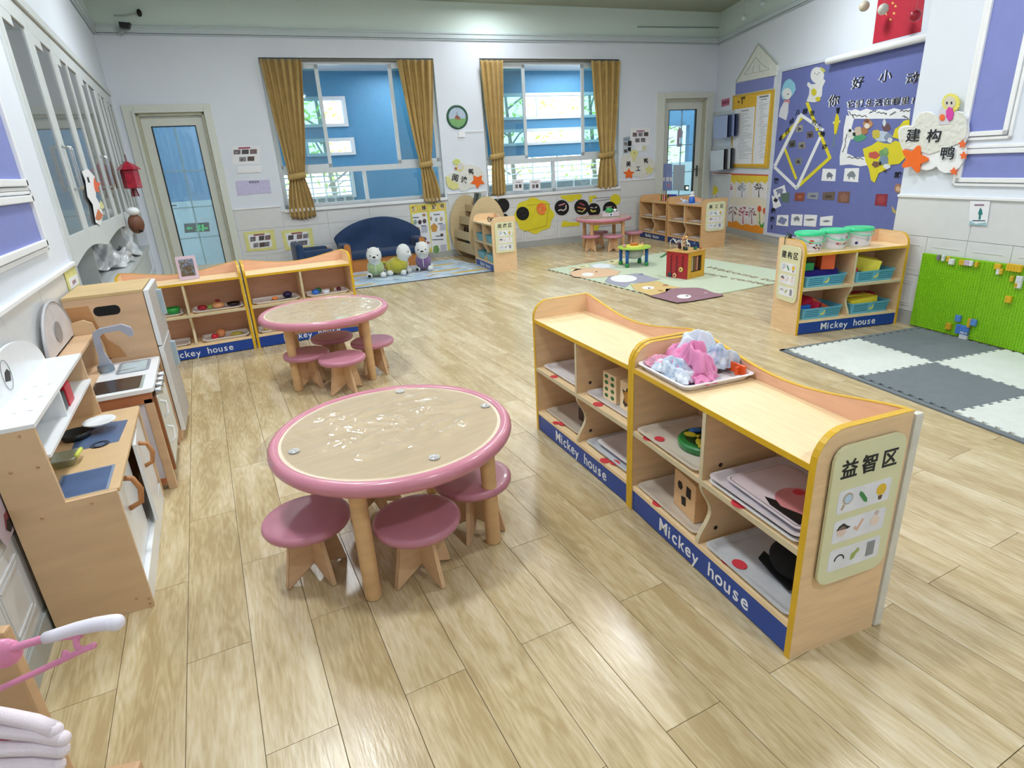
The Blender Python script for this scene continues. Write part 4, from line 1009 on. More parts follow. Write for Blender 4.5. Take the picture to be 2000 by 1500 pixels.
# ---- S6 / S7 / S8
BC = ['#c9b52a', '#2f3a2f', '#c8b27a', '#b8243c', '#e2b7bf', '#7a2430', '#a85a2a', '#4f7a3a', '#1d1d22', '#5a2f7a', '#2f3fa8']
for i, c in enumerate(BC):
    o = obj('book', MB().box(-.014, .014, -.055, .055, 0, .105, bev=.002), C(c), None, at(S6, .40 + .031 * i, .22, zt), S6.rotation_euler[2])
    nm_ = {'#c9b52a': 'mustard', '#2f3a2f': 'dark green', '#c8b27a': 'tan', '#b8243c': 'crimson', '#e2b7bf': 'pale pink', '#7a2430': 'maroon', '#a85a2a': 'rust brown', '#4f7a3a': 'leaf green', '#1d1d22': 'black', '#5a2f7a': 'purple', '#2f3fa8': 'blue'}[c]
    tag(o, '%s book spine in the row on the plain wood shelf' % nm_, 'book', 'books in a row on the plain wood shelf')
for (x, z_, lb) in ((.20, zm, 'pale tray with yellow piece, upper far bay'), (.66, zm, 'pale tray in the upper bay next to the join'), (.20, zb, 'pale tray of papers in the lower far bay'), (.66, zb, 'pale tray in the lower bay next to the join')):
    put_tray(S6, x, .17, z_, .34, .24, .018, lb + ' of the book spine shelf', tray)
for (x, z_, lb) in ((.22, zm, 'pale tray with a dark pot, upper left'), (.70, zm, 'pale tray with a small cup, upper right'), (.22, zb, 'pale tray, lower left'), (.70, zb, 'pale tray, lower right')):
    put_tray(S7, x, .18, z_, .34, .26, .018, lb + ' of the ornament shelf', tray)
food('toy_block', 'small yellow toy piece on the far upper tray', S6, .22, .14, zm + .01, '#b8a04a', .02, .8, 1.6)
food('toy_pot', 'small dark pot in the ornament shelf upper left bay', S7, .33, .12, zm + .01, '#2b2226', .028, 1.1)
food('toy_cup_small', 'small pinkish cup in the ornament shelf upper right bay', S7, .80, .12, zm + .01, '#b88a80', .024, 1.1)
t = thing('craft_tray', 'flat pale board with small clay models on the ornament shelf', 'tray', at(S7, .32, .20, zt), S7.rotation_euler[2])
obj('board', MB().prism(rrect(-.22, .22, -.10, .10, .02), 0, .006, 'z'), mat('board_blue', '#c3cbe0', .4), t)
t = thing('figurine', 'blue and white ornament standing on the ornament shelf', 'ornament', at(S7, .42, .16, zt + .006), S7.rotation_euler[2])
obj('body', MB().lathe([(.045, 0), (.05, .03), (.038, .09), (.02, .10)], 20), mat('ornament_blue', '#2a66c4', .35), t, smooth=True)
obj('collar', MB().ball((0, 0, .105), .04, 16, rz=.5), white, t, smooth=True)
obj('head', MB().ball((0, 0, .145), .03, 14), mat('ornament_white', '#dfe4ec', .4), t, smooth=True)
t = thing('clay_model', 'small white and blue clay model left of the ornament', 'ornament', at(S7, .24, .14, zt + .006))
obj('body', MB().ball((0, 0, .022), .03, 12, rx=1.2).ball((.05, .0, .018), .022, 12).ball((-.03, .03, .05), .018, 12), mat('clay_pale', '#d5dbe8', .6), t, smooth=True)
t = thing('paper_craft', 'small folded paper crafts at the right of the ornament shelf', 'ornament', at(S7, .66, .18, zt))
for k in range(5): obj('fold', MB().prism([(-.02, 0), (.02, 0), (.004, .085 - .01 * k), (-.004, .085 - .01 * k)], -.006, .006, 'y'), mat('paper_craft', '#b9a38c', .7), t, (.05 * k, .03 * (k % 2), 0), .4 * k)
for (x, z_, lb) in ((.19, zm, 'upper left'), (.585, zm, 'upper right'), (.19, zb, 'lower left'), (.585, zb, 'lower right')):
    basket(S8, x, .14, z_, .30, .24, .10, 'grey-blue basket in the %s bay beside the bookrack' % lb, mat('basket_grey', '#6fa9b4', .45, var=.05), badge=False, pat=False)
t = thing('sunglasses', 'black glasses lying on the small shelf beside the bookrack', 'glasses', at(S8, .40, .14, zt), S8.rotation_euler[2])
obj('frame', MB().tube([(-.09 + .06 * math.cos(a), 0, .03 + .028 * math.sin(a)) for a in [2 * PI * i / 16 for i in range(17)]], .006, 6, cap=False).tube([(.05 + .06 * math.cos(a), 0, .03 + .028 * math.sin(a)) for a in [2 * PI * i / 16 for i in range(17)]], .006, 6, cap=False), black, t, smooth=True)
obj('temple', MB().tube([(-.14, 0, .03), (-.13, .11, .012)], .005, 6).tube([(.10, 0, .03), (.09, .11, .012)], .005, 6), black, t)
o = obj('paper_mask', MB().prism([(-.05, 0), (.06, .0), (.03, .06), (-.02, .05)], -.01, .01, 'y'), mat('mask_orange', '#d9743a', .6, col2='#f0ece8', scale=30), None, at(S8, .58, .14, zt), S8.rotation_euler[2]); tag(o, 'white and orange paper mask beside the black glasses', 'mask')
# oval-sided bookrack
BRa = (3.43, 9.02); BRb = (3.36, 8.02)
t = thing('bookrack', 'pale wooden bookrack with oval end panels under the clock wall', 'bookrack', (3.37, 8.05, 0), rz_of(BRa, BRb) , None)
t.location = (3.44, 8.98, 0); oak = mat('oak_pale', '#c9b48c', .5, var=.06, scale=5, stretch=(1.2, 1.2, 7)); Lr = .93
ov = [(.26 + .29 * math.cos(a), max(0, .42 + .50 * math.sin(a))) for a in [2 * PI * i / 40 for i in range(40)]]
for x0 in (0, Lr - .02): obj('side_panel', MB().prism(ov, x0, x0 + .02, 'x'), oak, t)
for k, (y0, zz, hh) in enumerate(((.05, .10, .15), (.03, .30, .12), (.13, .50, .12), (.24, .68, .10))):
    obj('pocket_board', MB().box(.02, Lr - .02, y0, y0 + .014, zz, zz + hh), oak, t)
    obj('slope_board', MB().prism([(y0 + .014, zz), (y0 + .16, zz + .05), (y0 + .16, zz + .065), (y0 + .014, zz + .015)], .02, Lr - .02, 'x'), oak, t)
obj('rear_board', MB().prism([(.44, .1), (.455, .1), (.40, .86), (.385, .86)], .02, Lr - .02, 'x'), oak, t)
rb = thing('picture_book', 'white covered picture book standing in the top rack pocket', 'book', at(t, .62, .30, .70), t.rotation_euler[2], 'picture books in the bookrack')
o = obj('cover', MB().box(-.12, .12, 0, .012, 0, .26), mat('book_cover', '#dfe1e4', .5), rb); o.rotation_euler[0] = -.22
o2 = obj('cover_picture', MB().box(-.07, .05, -.002, 0, .04, .17), C('#4c6b8a'), o)
o2 = obj('cover_title', MB().box(-.08, -.05, -.002, 0, .20, .22).box(-.02, .01, -.002, 0, .20, .22).box(.04, .07, -.002, 0, .20, .22), grey_line, o)
for k in range(2):
    r2 = thing('picture_book', ('grey-green picture book at the far end of the top pocket', 'dark picture book behind the white covered one')[k], 'book', at(t, .36 - .1 * k, .315, .70), t.rotation_euler[2], 'picture books in the bookrack'); o = obj('cover', MB().box(-.11, .11, 0, .012, 0, .25), C(('#8d9a86', '#5a6670')[k]), r2); o.rotation_euler[0] = -.2
for k in range(7):
    r2 = thing('picture_book', 'thin dark book leaning in the middle rack pocket', 'book', at(t, .30 + .085 * k, .10, .33), t.rotation_euler[2] + .2, 'thin books in the middle pocket'); o = obj('cover', MB().box(-.006, .006, -.03, .14, 0, .17), C(('#4a3028', '#7a6450', '#2b2422')[k % 3]), r2); o.rotation_euler = (0, .5, 0)
for k in range(4):
    r2 = thing('picture_book', 'dull blue-green book in the lowest rack pocket', 'book', at(t, .3 + .14 * k, .12, .16), t.rotation_euler[2], 'books in the lowest pocket'); o = obj('cover', MB().box(-.06, .06, 0, .012, 0, .17), C(('#3f6a74', '#6f95a8', '#2e4a44')[k % 3]), r2); o.rotation_euler[0] = -.2

# ------------------------------------------------------------------ play kitchens and fridge
def q3(u, v, z): return Z(u, v, z)
bkit = mat('kitchen_wood', '#d6b690', .45, var=.07, scale=4, stretch=(1.2, 1.2, 6)); 
KA = thing('play_kitchen', 'white and wood play kitchen with blue hob, nearest on the left', 'play kitchen', (-.692, 2.035, 0))
LA = .835
sp_ = [(.272, 0), (.272, .452), (.137, .452), (.132, .602), (.128, .705), (0, .705), (0, 0)]
for y0 in (0, LA - .016):
    s_ = obj('side_panel', MB().prism([(p[0], p[1]) for p in sp_], y0, y0 + .016, 'y'), bkit, KA)
    if y0 == 0:
        sc_ = MB()
        for (x, z) in ((.02, .69), (.09, .69), (.04, .585), (.105, .585), (.07, .42), (.20, .43), (.23, .05), (.262, .035), (.262, .015), (.10, .03)): sc_.ball((x, -.001, z), .0045, 8, ry=.5)
        obj('screws', sc_, mat('screw_copper', '#c9a184', .3, metal=.8), s_)
obj('back_board', MB().box(0, .012, .016, LA - .016, .05, .70), bkit, KA)
ct = obj('counter', MB().box(.012, .278, .016, LA - .016, .440, .4535, bev=.001), mat('counter_wood', '#d4b488', .4, var=.05), KA)
def loc_of(T, p):
    v = Vector((p[0] - T.location[0], p[1] - T.location[1], p[2] - T.location[2])); return Matrix.Rotation(-T.rotation_euler[2], 3, 'Z') @ v
def patch(T, px_, z, m, name, th=.001, par=None):
    pts = [loc_of(T, Z(u, v, z)) for u, v in px_]; return obj(name, MB().prism([(p[0], p[1]) for p in pts], z - T.location[2], z - T.location[2] + th, 'z'), m, par or T)
patch(KA, [(137, 884), (232, 862), (250, 820), (160, 832)], .4536, mat('hob_blue', '#566a8c', .35), 'hob')
p = loc_of(KA, Z(195, 868, .455)); hb = MB()
for r_ in (.030, .022): hb.tube([(p[0] + r_ * math.cos(a), p[1] + r_ * math.sin(a), .4550) for a in [2 * PI * i / 20 for i in range(21)]], .0016, 5, cap=False)
for k in range(4): hb.box(p[0] + .02 * math.cos(k * PI / 2) - .006, p[0] + .02 * math.cos(k * PI / 2) + .006, p[1] + .02 * math.sin(k * PI / 2) - .002, p[1] + .02 * math.sin(k * PI / 2) + .002, .4546, .4555)
obj('burner_print', hb, ink, KA)
sk = [loc_of(KA, Z(u, v, .4535)) for u, v in ((133, 976), (212, 955), (222, 910), (120, 930))]
sx0, sx1 = min(p[0] for p in sk), max(p[0] for p in sk); sy0, sy1 = min(p[1] for p in sk), max(p[1] for p in sk)
obj('sink', MB().box(sx0, sx1, sy0 + .01, sy1, .4537, .4545), mat('sink_rim', '#8593a8', .35), KA)
obj('sink_bowl', MB().box(sx0 + .008, sx1 - .008, sy0 + .015, sy1 - .008, .4545, .4550), mat('sink_blue', '#4f6a94', .3, col2='#3f567c', scale=9), KA)
# upper cupboard
obj('top_board', MB().box(0, .132, 0, LA, .705, .718, bev=.001), whitew, KA)
obj('cupboard_floor', MB().box(.012, .140, .016, LA - .016, .600, .610), whitew, KA)
obj('cupboard_wall', MB().box(.012, .130, .36, .372, .61, .705), whitew, KA)
obj('cupboard_lining', MB().box(.012, .018, .372, LA - .016, .61, .705), bkit, KA)
obj('cupboard_lining', MB().box(.012, .018, .016, .36, .61, .705), whitew, KA)
sl = MB()
for (x, y) in ((.05, .14), (.09, .14), (.05, .42), (.09, .42), (.05, .28), (.09, .28)): sl.box(x, x + .012, y, y + .002, .7181, .7184)
obj('slots', sl, MATS['slot_dark'] if 'slot_dark' in MATS else black, KA)
ar = [(LA / 2 + (LA / 2) * math.cos(a), .70 + .165 * math.sin(a)) for a in [PI * i / 24 for i in range(25)]]
arb = obj('arch_board', MB().prism(ar, 0, .012, 'x'), whitew, KA)
obj('clock_print', MB().tube([(.0135, LA * .42 + .045 * math.cos(a), .79 + .05 * math.sin(a)) for a in [2 * PI * i / 28 for i in range(29)]], .0008, 4, cap=False), mat('print_grey', '#5a5f66', .6), arb)
obj('dog_print', MB().prism([(LA * .42 - .03, .775), (LA * .42 - .01, .80), (LA * .42 + .02, .805), (LA * .42 + .04, .79), (LA * .42 + .02, .765)], .012, .0135, 'x'), black, arb)
o = obj('toy_box', MB().box(-.03, .03, -.045, .045, 0, .075, bev=.003), C('#c81e34', .4), None, (-.60, 2.035 + .52, .6105)); tag(o, 'red toy box in the open cupboard of the white kitchen', 'toy box')
o = obj('toy_box', MB().box(-.03, .03, -.045, .045, 0, .07, bev=.012), C('#1f3438', .4), None, (-.60, 2.035 + .42, .6105)); tag(o, 'dark teal toy box beside the red one in the cupboard', 'toy box')
# front
obj('front_panel', MB().box(.238, .25, .016, .42, .085, .44), whitew, KA)
dr = obj('door', MB().box(0, .012, -.39, 0, .0, .33), whitew, KA, (.252, .815, .10), .06)
def dhandle(par, x, y, z, m):
    pts = [(x, y - .05, z), (x + .022, y - .055, z + .002), (x + .04, y - .03, z + .004), (x + .046, y, z + .004), (x + .04, y + .03, z + .004), (x + .022, y + .055, z + .002), (x, y + .05, z)]
    return obj('handle', MB().tube(pts, .009, 8), m, par, smooth=True)
h_ = MB().tube([(.252, .20, .405), (.285, .20, .395), (.300, .20, .35), (.290, .20, .30), (.252, .20, .285)], .010, 8); obj('handle', h_, mat('handle_wood', '#b87f4e', .5), KA, smooth=True)
h_ = MB().tube([(.012, -.30, .30), (.040, -.30, .29), (.050, -.30, .25), (.040, -.30, .21), (.012, -.30, .20)], .009, 8); obj('handle', h_, MATS['handle_wood'], dr, smooth=True)
obj('plinth', MB().box(0, .268, .016, LA - .016, .0, .078), whitew, KA)
obj('side_shelf', MB().box(.05, .24, .43, LA - .016, .23, .24), bkit, KA)
# things on the white kitchen
p = Z(197, 833, .47)
o = obj('plate', MB().lathe([(.0, .004), (.035, .0), (.058, .014), (.056, .018), (.034, .008), (.0, .008)], 32, cap=False), mat('plate_white', '#e9edf0', .3, coat=.3), None, (p[0], p[1], .480), smooth=True); tag(o, 'white toy plate on the blue hob of the white kitchen', 'plate')
t = thing('toy_pan', 'dark toy pan under the edge of the white plate', 'pan', tuple(Z(150, 855, .455)))
obj('body', MB().lathe([(.0, .002), (.045, 0), (.052, .024), (.050, .024), (.043, .004), (.0, .004)], 28, cap=False), mat('pan_dark', '#3c3f42', .3, metal=.6), t, smooth=True)
obj('handle', MB().tube([(.05, 0, .02), (.085, .05, .024), (.09, .09, .026)], .005, 6), MATS['pan_dark'], t, smooth=True)
p = Z(130, 905, .455)
t = thing('toy_basket', 'yellow-green clear toy basket on the white kitchen counter', 'basket', (p[0], p[1], .4547))
obj('body', tray_mesh(.07, .09, .03, lip=.004, taper=.008, r=.012), glass('lime_plastic', '#c9d24a', .2, .1, milky=.25), t, smooth=True)
obj('handle', MB().tube([(.04, -.03, .03), (.045, .0, .034), (.045, .035, .03)], .007, 8), C('#cfd85a'), t, smooth=True)

KB = thing('play_kitchen', 'wooden play kitchen with grey tap and black hob by the fridge', 'play kitchen', (-.690, 2.93, 0))
LB = .575; wk = mat('pine', '#d3b08c', .5, var=.10, scale=3.5, stretch=(1.2, 1.2, 5))
for (x, y) in ((.02, 0), (.285, 0), (.02, LB - .035), (.285, LB - .035)):
    obj('post', MB().box(x, x + .035, y, y + .035, 0, .455, bev=.002), wk, KB)
obj('side_frame', MB().box(.02, .32, 0, .02, .435, .485), mat('frame_brown', '#b5734c', .5), KB)
obj('side_frame', MB().box(.02, .32, LB - .02, LB, .435, .485), MATS['frame_brown'], KB)
obj('side_frame', MB().box(.055, .285, .0, .02, .03, .06), MATS['frame_brown'], KB)
obj('side_insert', MB().box(.03, .285, .006, .014, .06, .437), mat('insert_lilac', '#d9d6e0', .5), KB)
obj('oven_body', MB().box(.02, .30, .02, LB - .02, .04, .455), wk, KB)
tp = obj('counter', MB().prism(rrect(.0, .335, -.005, LB - .005, .02), .484, .502, 'z'), whitew, KB)
obj('hob', MB().prism(rrect(.07, .28, .035, .235, .008), .502, .5045, 'z'), mat('hob_black', '#1c1719', .3, var=.3, scale=9, coat=.5), KB)
obj('hob_edge', MB().prism(rrect(.276, .292, .03, .24, .004), .502, .504, 'z'), C('#9aa49c'), KB)
obj('sink', MB().prism(rrect(.16, .30, .32, .53, .02), .502, .5045, 'z'), mat('sink_grey', '#8f97a3', .4), KB)
obj('sink_bowl', MB().prism(rrect(.175, .285, .335, .515, .015), .5045, .505, 'z'), mat('sink_ice', '#b9d2dc', .2, coat=.4), KB)
fc = thing_f = obj('tap', MB().lathe([(.034, .502), (.036, .51), (.034, .535), (.028, .538)], 24, .115, .42), mat('tap_metal', '#93a0ac', .3, metal=.6), KB, smooth=True, ang=40)
sp = [(.030, .53), (.042, .585), (.040, .66), (.045, .70), (.075, .715), (.17, .722), (.205, .700), (.21, .665), (.190, .655), (.17, .680), (.155, .695), (.085, .690), (.068, .675), (.066, .60), (.082, .55), (.088, .53)]
sp = [(a_ + .06, b_) for a_, b_ in sp]
obj('spout', MB().prism(sp, .409, .431, 'y'), mat('tap_grey', '#a3a9b8', .45), fc)
for k in range(4):
    kn = MB().lathe([(.017, 0), (.017, .022), (.015, .026)], 20); bmesh.ops.rotate(kn.b, verts=kn.b.verts, matrix=Matrix.Rotation(PI / 2, 3, 'Y')); 
    obj('knob', kn, mat('knob_silver', '#b9bcc2', .25, metal=.9), KB, (.335, .055 + .085 * k, .468), smooth=True, ang=40)
obj('oven_door', MB().box(.322, .334, .05, .50, .10, .43), mat('oven_pale', '#d9dad4', .4), KB)
obj('door_frame', MB().box(.318, .332, .03, .05, .08, .45), mat('brown_dark', '#8f5a35', .5), KB)
obj('handle', MB().tube([(.334, .12, .40), (.352, .14, .385), (.352, .14, .33), (.334, .12, .315)], .006, 8).tube([(.334, .12, .27), (.352, .14, .255), (.352, .14, .20), (.334, .12, .185)], .006, 8), white, KB, smooth=True)
# upper rack
su = [(.0, .455), (.10, .455), (.097, .60), (.08, .68), (.05, .70), (.0, .69)]
obj('rack_side', MB().prism(su, .0, .018, 'y'), bkit, KB)
obj('rack_side', MB().prism([(p[0] * 1.15, p[1] + (.04 if p[1] > .6 else 0)) for p in su], LB - .018, LB, 'y'), bkit, KB)
obj('bumper', MB().tube([(.006, -.004, .50), (.004, -.002, .70)], .018, 12), mat('foam_cream', '#e4e0c4', .7), KB, smooth=True)
obj('rack_shelf', MB().box(.0, .085, .018, LB - .018, .655, .668), wk, KB)
obj('rack_back', MB().box(.0, .008, .018, LB - .018, .455, .66), mat('rack_pale', '#cfc9c8', .5), KB)
obj('rack_floor', MB().box(.0, .09, .018, LB - .018, .503, .512), wk, KB)
ar = [(LB / 2 + (LB / 2) * math.cos(a), .68 + .205 * math.sin(a)) for a in [PI * i / 24 for i in range(25)]]
arb = obj('arch_board', MB().prism(ar, -.002, .006, 'x'), MATS['rack_pale'], KB)
obj('arch_rim', MB().tube([(.004, p[0], p[1]) for p in ar], .0065, 8), mat('rim_grey', '#b4b4b8', .4), arb, smooth=True)
obj('wall_mirror', MB().prism(circ(LB * .48, .755, .065, 28, .045), .006, .010, 'x'), mat('mirror_silver', '#9a9ca2', .35, metal=.3), arb)
FR = thing('toy_fridge', 'tall wooden toy fridge with white doors and slot in its side', 'toy fridge', (-.700, 3.530, 0), -.03)
LFy = .40; FH = .835
slot = rrect(.115, .230, .742, .790, .022)
obj('side_panel', MB().box(.0, .345, 0, .016, .03, FH), wk, FR)
obj('hand_slot', MB().prism(slot, -.0012, .002, 'y'), mat('slot_black', '#08080a', .8), FR)
obj('inlay', MB().prism([(.0, .52), (.0, .80), (.10, .80), (.115, .70), (.14, .62), (.18, .575), (.20, .52)], -.001, 0, 'y'), mat('inlay_wood', '#c08c5c', .5, var=.06), FR)
nm_ = obj('name_marks', MB().box(.06, .08, -.002, 0, .50, .505).box(.09, .13, -.002, 0, .52, .526).box(.10, .14, -.002, 0, .48, .486).box(.095, .13, -.002, 0, .44, .446), mat('burn_mark', '#4a2c18', .7), FR)
obj('side_panel', MB().box(.0, .345, LFy - .016, LFy, .03, FH), wk, FR)
obj('top_board', MB().box(-.0, .345, -.002, LFy + .002, FH, FH + .016, bev=.002), mat('pine_top', '#c9ad7c', .5, var=.08, scale=5), FR)
obj('rear_board', MB().box(.0, .01, .016, LFy - .016, .05, FH), wk, FR)
obj('foot_rail', MB().box(.0, .345, .0, .016, .0, .03).box(.0, .345, LFy - .016, LFy, .0, .03).box(.33, .345, .016, LFy - .016, .0, .06), wk, FR)
for k, (z0_, z1_) in enumerate(((.06, .545), (.552, .845))):
    d_ = obj('door', MB().box(.349, .371, -.004, LFy + .004, z0_, z1_, bev=.002), whitew, FR)
    dp = obj('door_face', MB().box(.371, .3725, .004, LFy - .004, z0_ + .006, z1_ - .006), mat('door_grey_grain', '#b9b5b2', .5, var=.12, stretch=(1, 1, 8)), d_)
    obj('handle', MB().box(.372, .395, .30, .335, z1_ - .19, z1_ - .05, bev=.003), mat('handle_ice', '#a9bcc9', .45), d_)

# ------------------------------------------------------------------ built-in cabinets in the left wall
def lfy(u, v): return LF.px(u, v)[0]
SY = [CY0, lfy(88, 65), lfy(176, 150), CY1]
nic = struct('wall_niche', MB().box(CY0, CY1, .62, .64, .30, 2.36).box(CY0 - .02, CY0, .16, .62, .30, 2.36).box(CY1, CY1 + .02, .16, .62, .30, 2.36).box(CY0, CY1, .16, .62, 2.36, 2.38), wallw, LF.w(0), LF.a)
cabm = mat('cabinet_white', '#cfd5d6', .4, var=.02)
obj('counter', MB().box(CY0, CY1, .0, .62, .56, .60), cabm, nic)
obj('apron', MB().box(CY0, CY1, .02, .05, .30, .56), cabm, nic)
cb = thing('wall_cabinet', 'long white built-in wall cabinet with glazed doors', 'cabinet', LF.w(0), LF.a)
obj('carcass', MB().box(CY0, CY1, .12, .60, .98, 1.0).box(CY0, CY1, .12, .60, 2.30, 2.36).box(CY0, CY1, .58, .60, 1.0, 2.3), cabm, cb)
obj('cornice', MB().box(CY0 - .04, CY1, -.03, .06, 2.36, 2.42, bev=.006), cabm, cb)
obj('end_stile', MB().box(CY0 - .05, CY0, -.012, .05, .93, 2.36, bev=.003), cabm, cb)
for k in range(3): obj('inner_shelf', MB().box(CY0, CY1, .14, .58, 1.32 + .33 * k, 1.335 + .33 * k), cabm, cb)
for i in range(3):
    a, b_ = SY[i], SY[i + 1]; obj('partition', MB().box(b_ - .015, b_, .1, .58, .58, 2.3), cabm, cb)
    w = (b_ - a) / 2
    for j in range(2):
        x0 = a + j * w + .004; x1 = a + (j + 1) * w - .004; z0_, z1_ = 1.00, 2.35; fw = .075
        xm_ = (x0 + x1) / 2
        mb = MB().box(x0, x0 + fw, -.012, .012, z0_, z1_).box(x1 - fw, x1, -.012, .012, z0_, z1_).box(x0 + fw, x1 - fw, -.012, .012, z0_, z0_ + .09).box(x0 + fw, x1 - fw, -.012, .012, z1_ - .10, z1_)
        if i > 0: mb.box(xm_ - .02, xm_ + .02, -.012, .012, z0_ + .09, z1_ - .10)
        mb.box(x0 + fw, x0 + fw + (x1 - x0) * (.35 if i == 0 else .16), -.011, .011, z1_ - .16, z1_ - .10)
        dd = obj('cabinet_door', mb, cabm, cb)
        obj('pane', MB().box(x0 + fw - .005, x1 - fw + .005, -.002, .002, z0_ + .085, z1_ - .095), CASE, dd)
        hx = x1 - .035 if j == 0 else x0 + .035
        obj('handle', MB().tube([(hx, -.012, 1.34), (hx, -.05, 1.345), (hx, -.052, 1.36), (hx, -.052, 1.58), (hx, -.05, 1.595), (hx, -.012, 1.60)], .008, 8), chrome, dd, smooth=True)
        # arched lower valance
    va = [(a, 1.0), (a, .925)] + [(a + .06 + (b_ - a - .12) * q / 16, .93 + .05 * math.sin(PI * q / 16)) for q in range(17)] + [(b_, .925), (b_, 1.0)]
    obj('valance', MB().prism(va, -.012, .01, 'y'), cabm, cb)
# folded linen and tubs behind the glass, plastic bags on the counter
for k, (y, z_, c, lb) in enumerate(((4.9, 1.338, '#8ea8b0', 'pale blue stack inside the wall cabinet, near end'), (6.3, 1.338, '#9aa6a0', 'grey folded stack inside the wall cabinet, middle'), (7.9, 1.002, '#6d5a48', 'brown box on the lowest cabinet shelf, far end'))):
    o = obj('storage_box', MB().box(-.2, .2, -.14, .14, 0, .22, bev=.01), C(c), None, LF.w(y + 2.5, z_, -.38), LF.a); tag(o, lb, 'box')
def bag(label, s, o_, z, r, h, m, seed):
    rnd = random.Random(seed); P_ = [rnd.random() * 6 for _ in range(5)]
    def fn(u, v):
        a = 2 * PI * u; rr = r * (1 - .35 * v) * (1 + .16 * math.sin(3 * a + P_[0] + 4 * v) + .10 * math.sin(7 * a + P_[1] - 9 * v) + .05 * math.sin(13 * a + 17 * v)); 
        return (rr * math.cos(a) * 1.3, rr * math.sin(a), h * v + .02 * math.sin(5 * a + P_[2]))
    o = obj('plastic_bag', MB().grid(fn, 44, 16), m, None, LF.w(s, z + .03, o_), LF.a, smooth=True); tag(o, label, 'plastic bag', 'plastic bags in the niche')
bagm = mat('bag_film', '#d5dade', .22, var=.06, spec=.7, coat=.4)
b0 = 2.5
bag('upper crumpled white plastic bag in the niche under the cabinet', 6.85 + b0, -.22, .60, .15, .25, bagm, 2)
bag('large clear plastic bag at the far end of the niche', 8.0 + b0, -.2, .60, .20, .30, bagm, 3)
bag('flat plastic bag in front of the large one in the niche', 7.3 + b0, -.16, .60, .14, .12, bagm, 5)
o = obj('water_drum', MB().lathe([(.13, 0), (.13, .30), (.10, .34)], 28), mat('drum_white', '#dfe5ec', .35, coat=.2), None, LF.w(5.15 + b0, .60, -.28), LF.a, smooth=True, ang=40); tag(o, 'white cylinder standing in the niche beside the toy fridge', 'drum')
# red lantern hanging on the cabinet, brown fan and paper cutouts
def q_w(pl, u, v, o): s_, z_ = pl.px(u, v, o); return pl.w(s_, z_, o)
lp = q_w(LF, 255, 345, .12)
t = thing('paper_lantern', 'red shiny paper lantern hanging from the far cabinet door', 'lantern', lp, LF.a + .5)
lm = mat('lantern_red', '#a3122e', .25, var=.35, scale=25, coat=.5)
sc_ = .125
obj('roof', MB().lathe([(.95 * sc_, .55 * sc_), (.5 * sc_, .95 * sc_), (.1 * sc_, 1.2 * sc_)], 6), lm, t)
obj('body', MB().lathe([(.62 * sc_, -.95 * sc_), (.68 * sc_, -.9 * sc_), (.68 * sc_, .5 * sc_), (.62 * sc_, .56 * sc_)], 6), lm, t)
obj('cord', MB().tube([(0, 0, 1.2 * sc_), (0, 0, 1.75 * sc_)], .005, 6), mat('cord_red', '#7a1024', .6), t)
tas = MB()
for k in range(7): tas.tube([(.02 * math.cos(k), .02 * math.sin(k), -.95 * sc_), (.035 * math.cos(k), .035 * math.sin(k), -1.6 * sc_)], .005, 5)
obj('tassel', tas, MATS['cord_red'], t)
# paper cutouts stuck on the second cabinet stile: white swirls with orange and yellow stars
t = LF.root('paper_cutout', 'white paper cutout with orange stars on the wall cabinet stile', 'paper cutout', 175, 370, .016)
LF.decal('cutout', [(160, 335), (172, 330), (185, 345), (188, 385), (196, 400), (202, 420), (196, 440), (188, 435), (182, 400), (172, 385), (168, 355)], papr, .016, .003, t)
LF.decal('star', [(184, 347), (188, 355), (197, 358), (192, 366), (195, 377), (187, 373), (184, 360)], C('#e2622e'), .020, .003, t)
LF.decal('star', [(192, 408), (197, 415), (202, 420), (198, 428), (192, 430), (187, 426)], C('#c9774a'), .020, .003, t)
LF.decal('star', [(196, 392), (200, 396), (204, 404), (201, 409), (196, 405)], C('#d6d494'), .020, .003, t)
LF.letters('阅读', 173, 352, 12, ink, .021, t)
o = obj('palm_fan', MB().prism(circ(0, 0, .05, 14, .12), -.01, 0, 'y'), C('#5b4436'), None, q_w(LF, 221, 342, .06), LF.a); tag(o, 'brown oval ornament hanging left of the red lantern', 'ornament')
t = thing('glue_gun', 'brown and white bundle hanging below the red lantern', 'bundle', q_w(LF, 266, 437, .10), LF.a + .4)
obj('bundle', MB().ball((0, 0, 0), .075, 14, rx=.8, rz=1.3), C('#6e4632'), t, smooth=True); obj('wrap', MB().ball((.0, .0, .12), .06, 12, rx=1.1, rz=.7), papr, t, smooth=True)
obj('hook_bar', MB().tube([(-.12, 0, -.07), (.12, 0, -.07)], .01, 6), black, t)
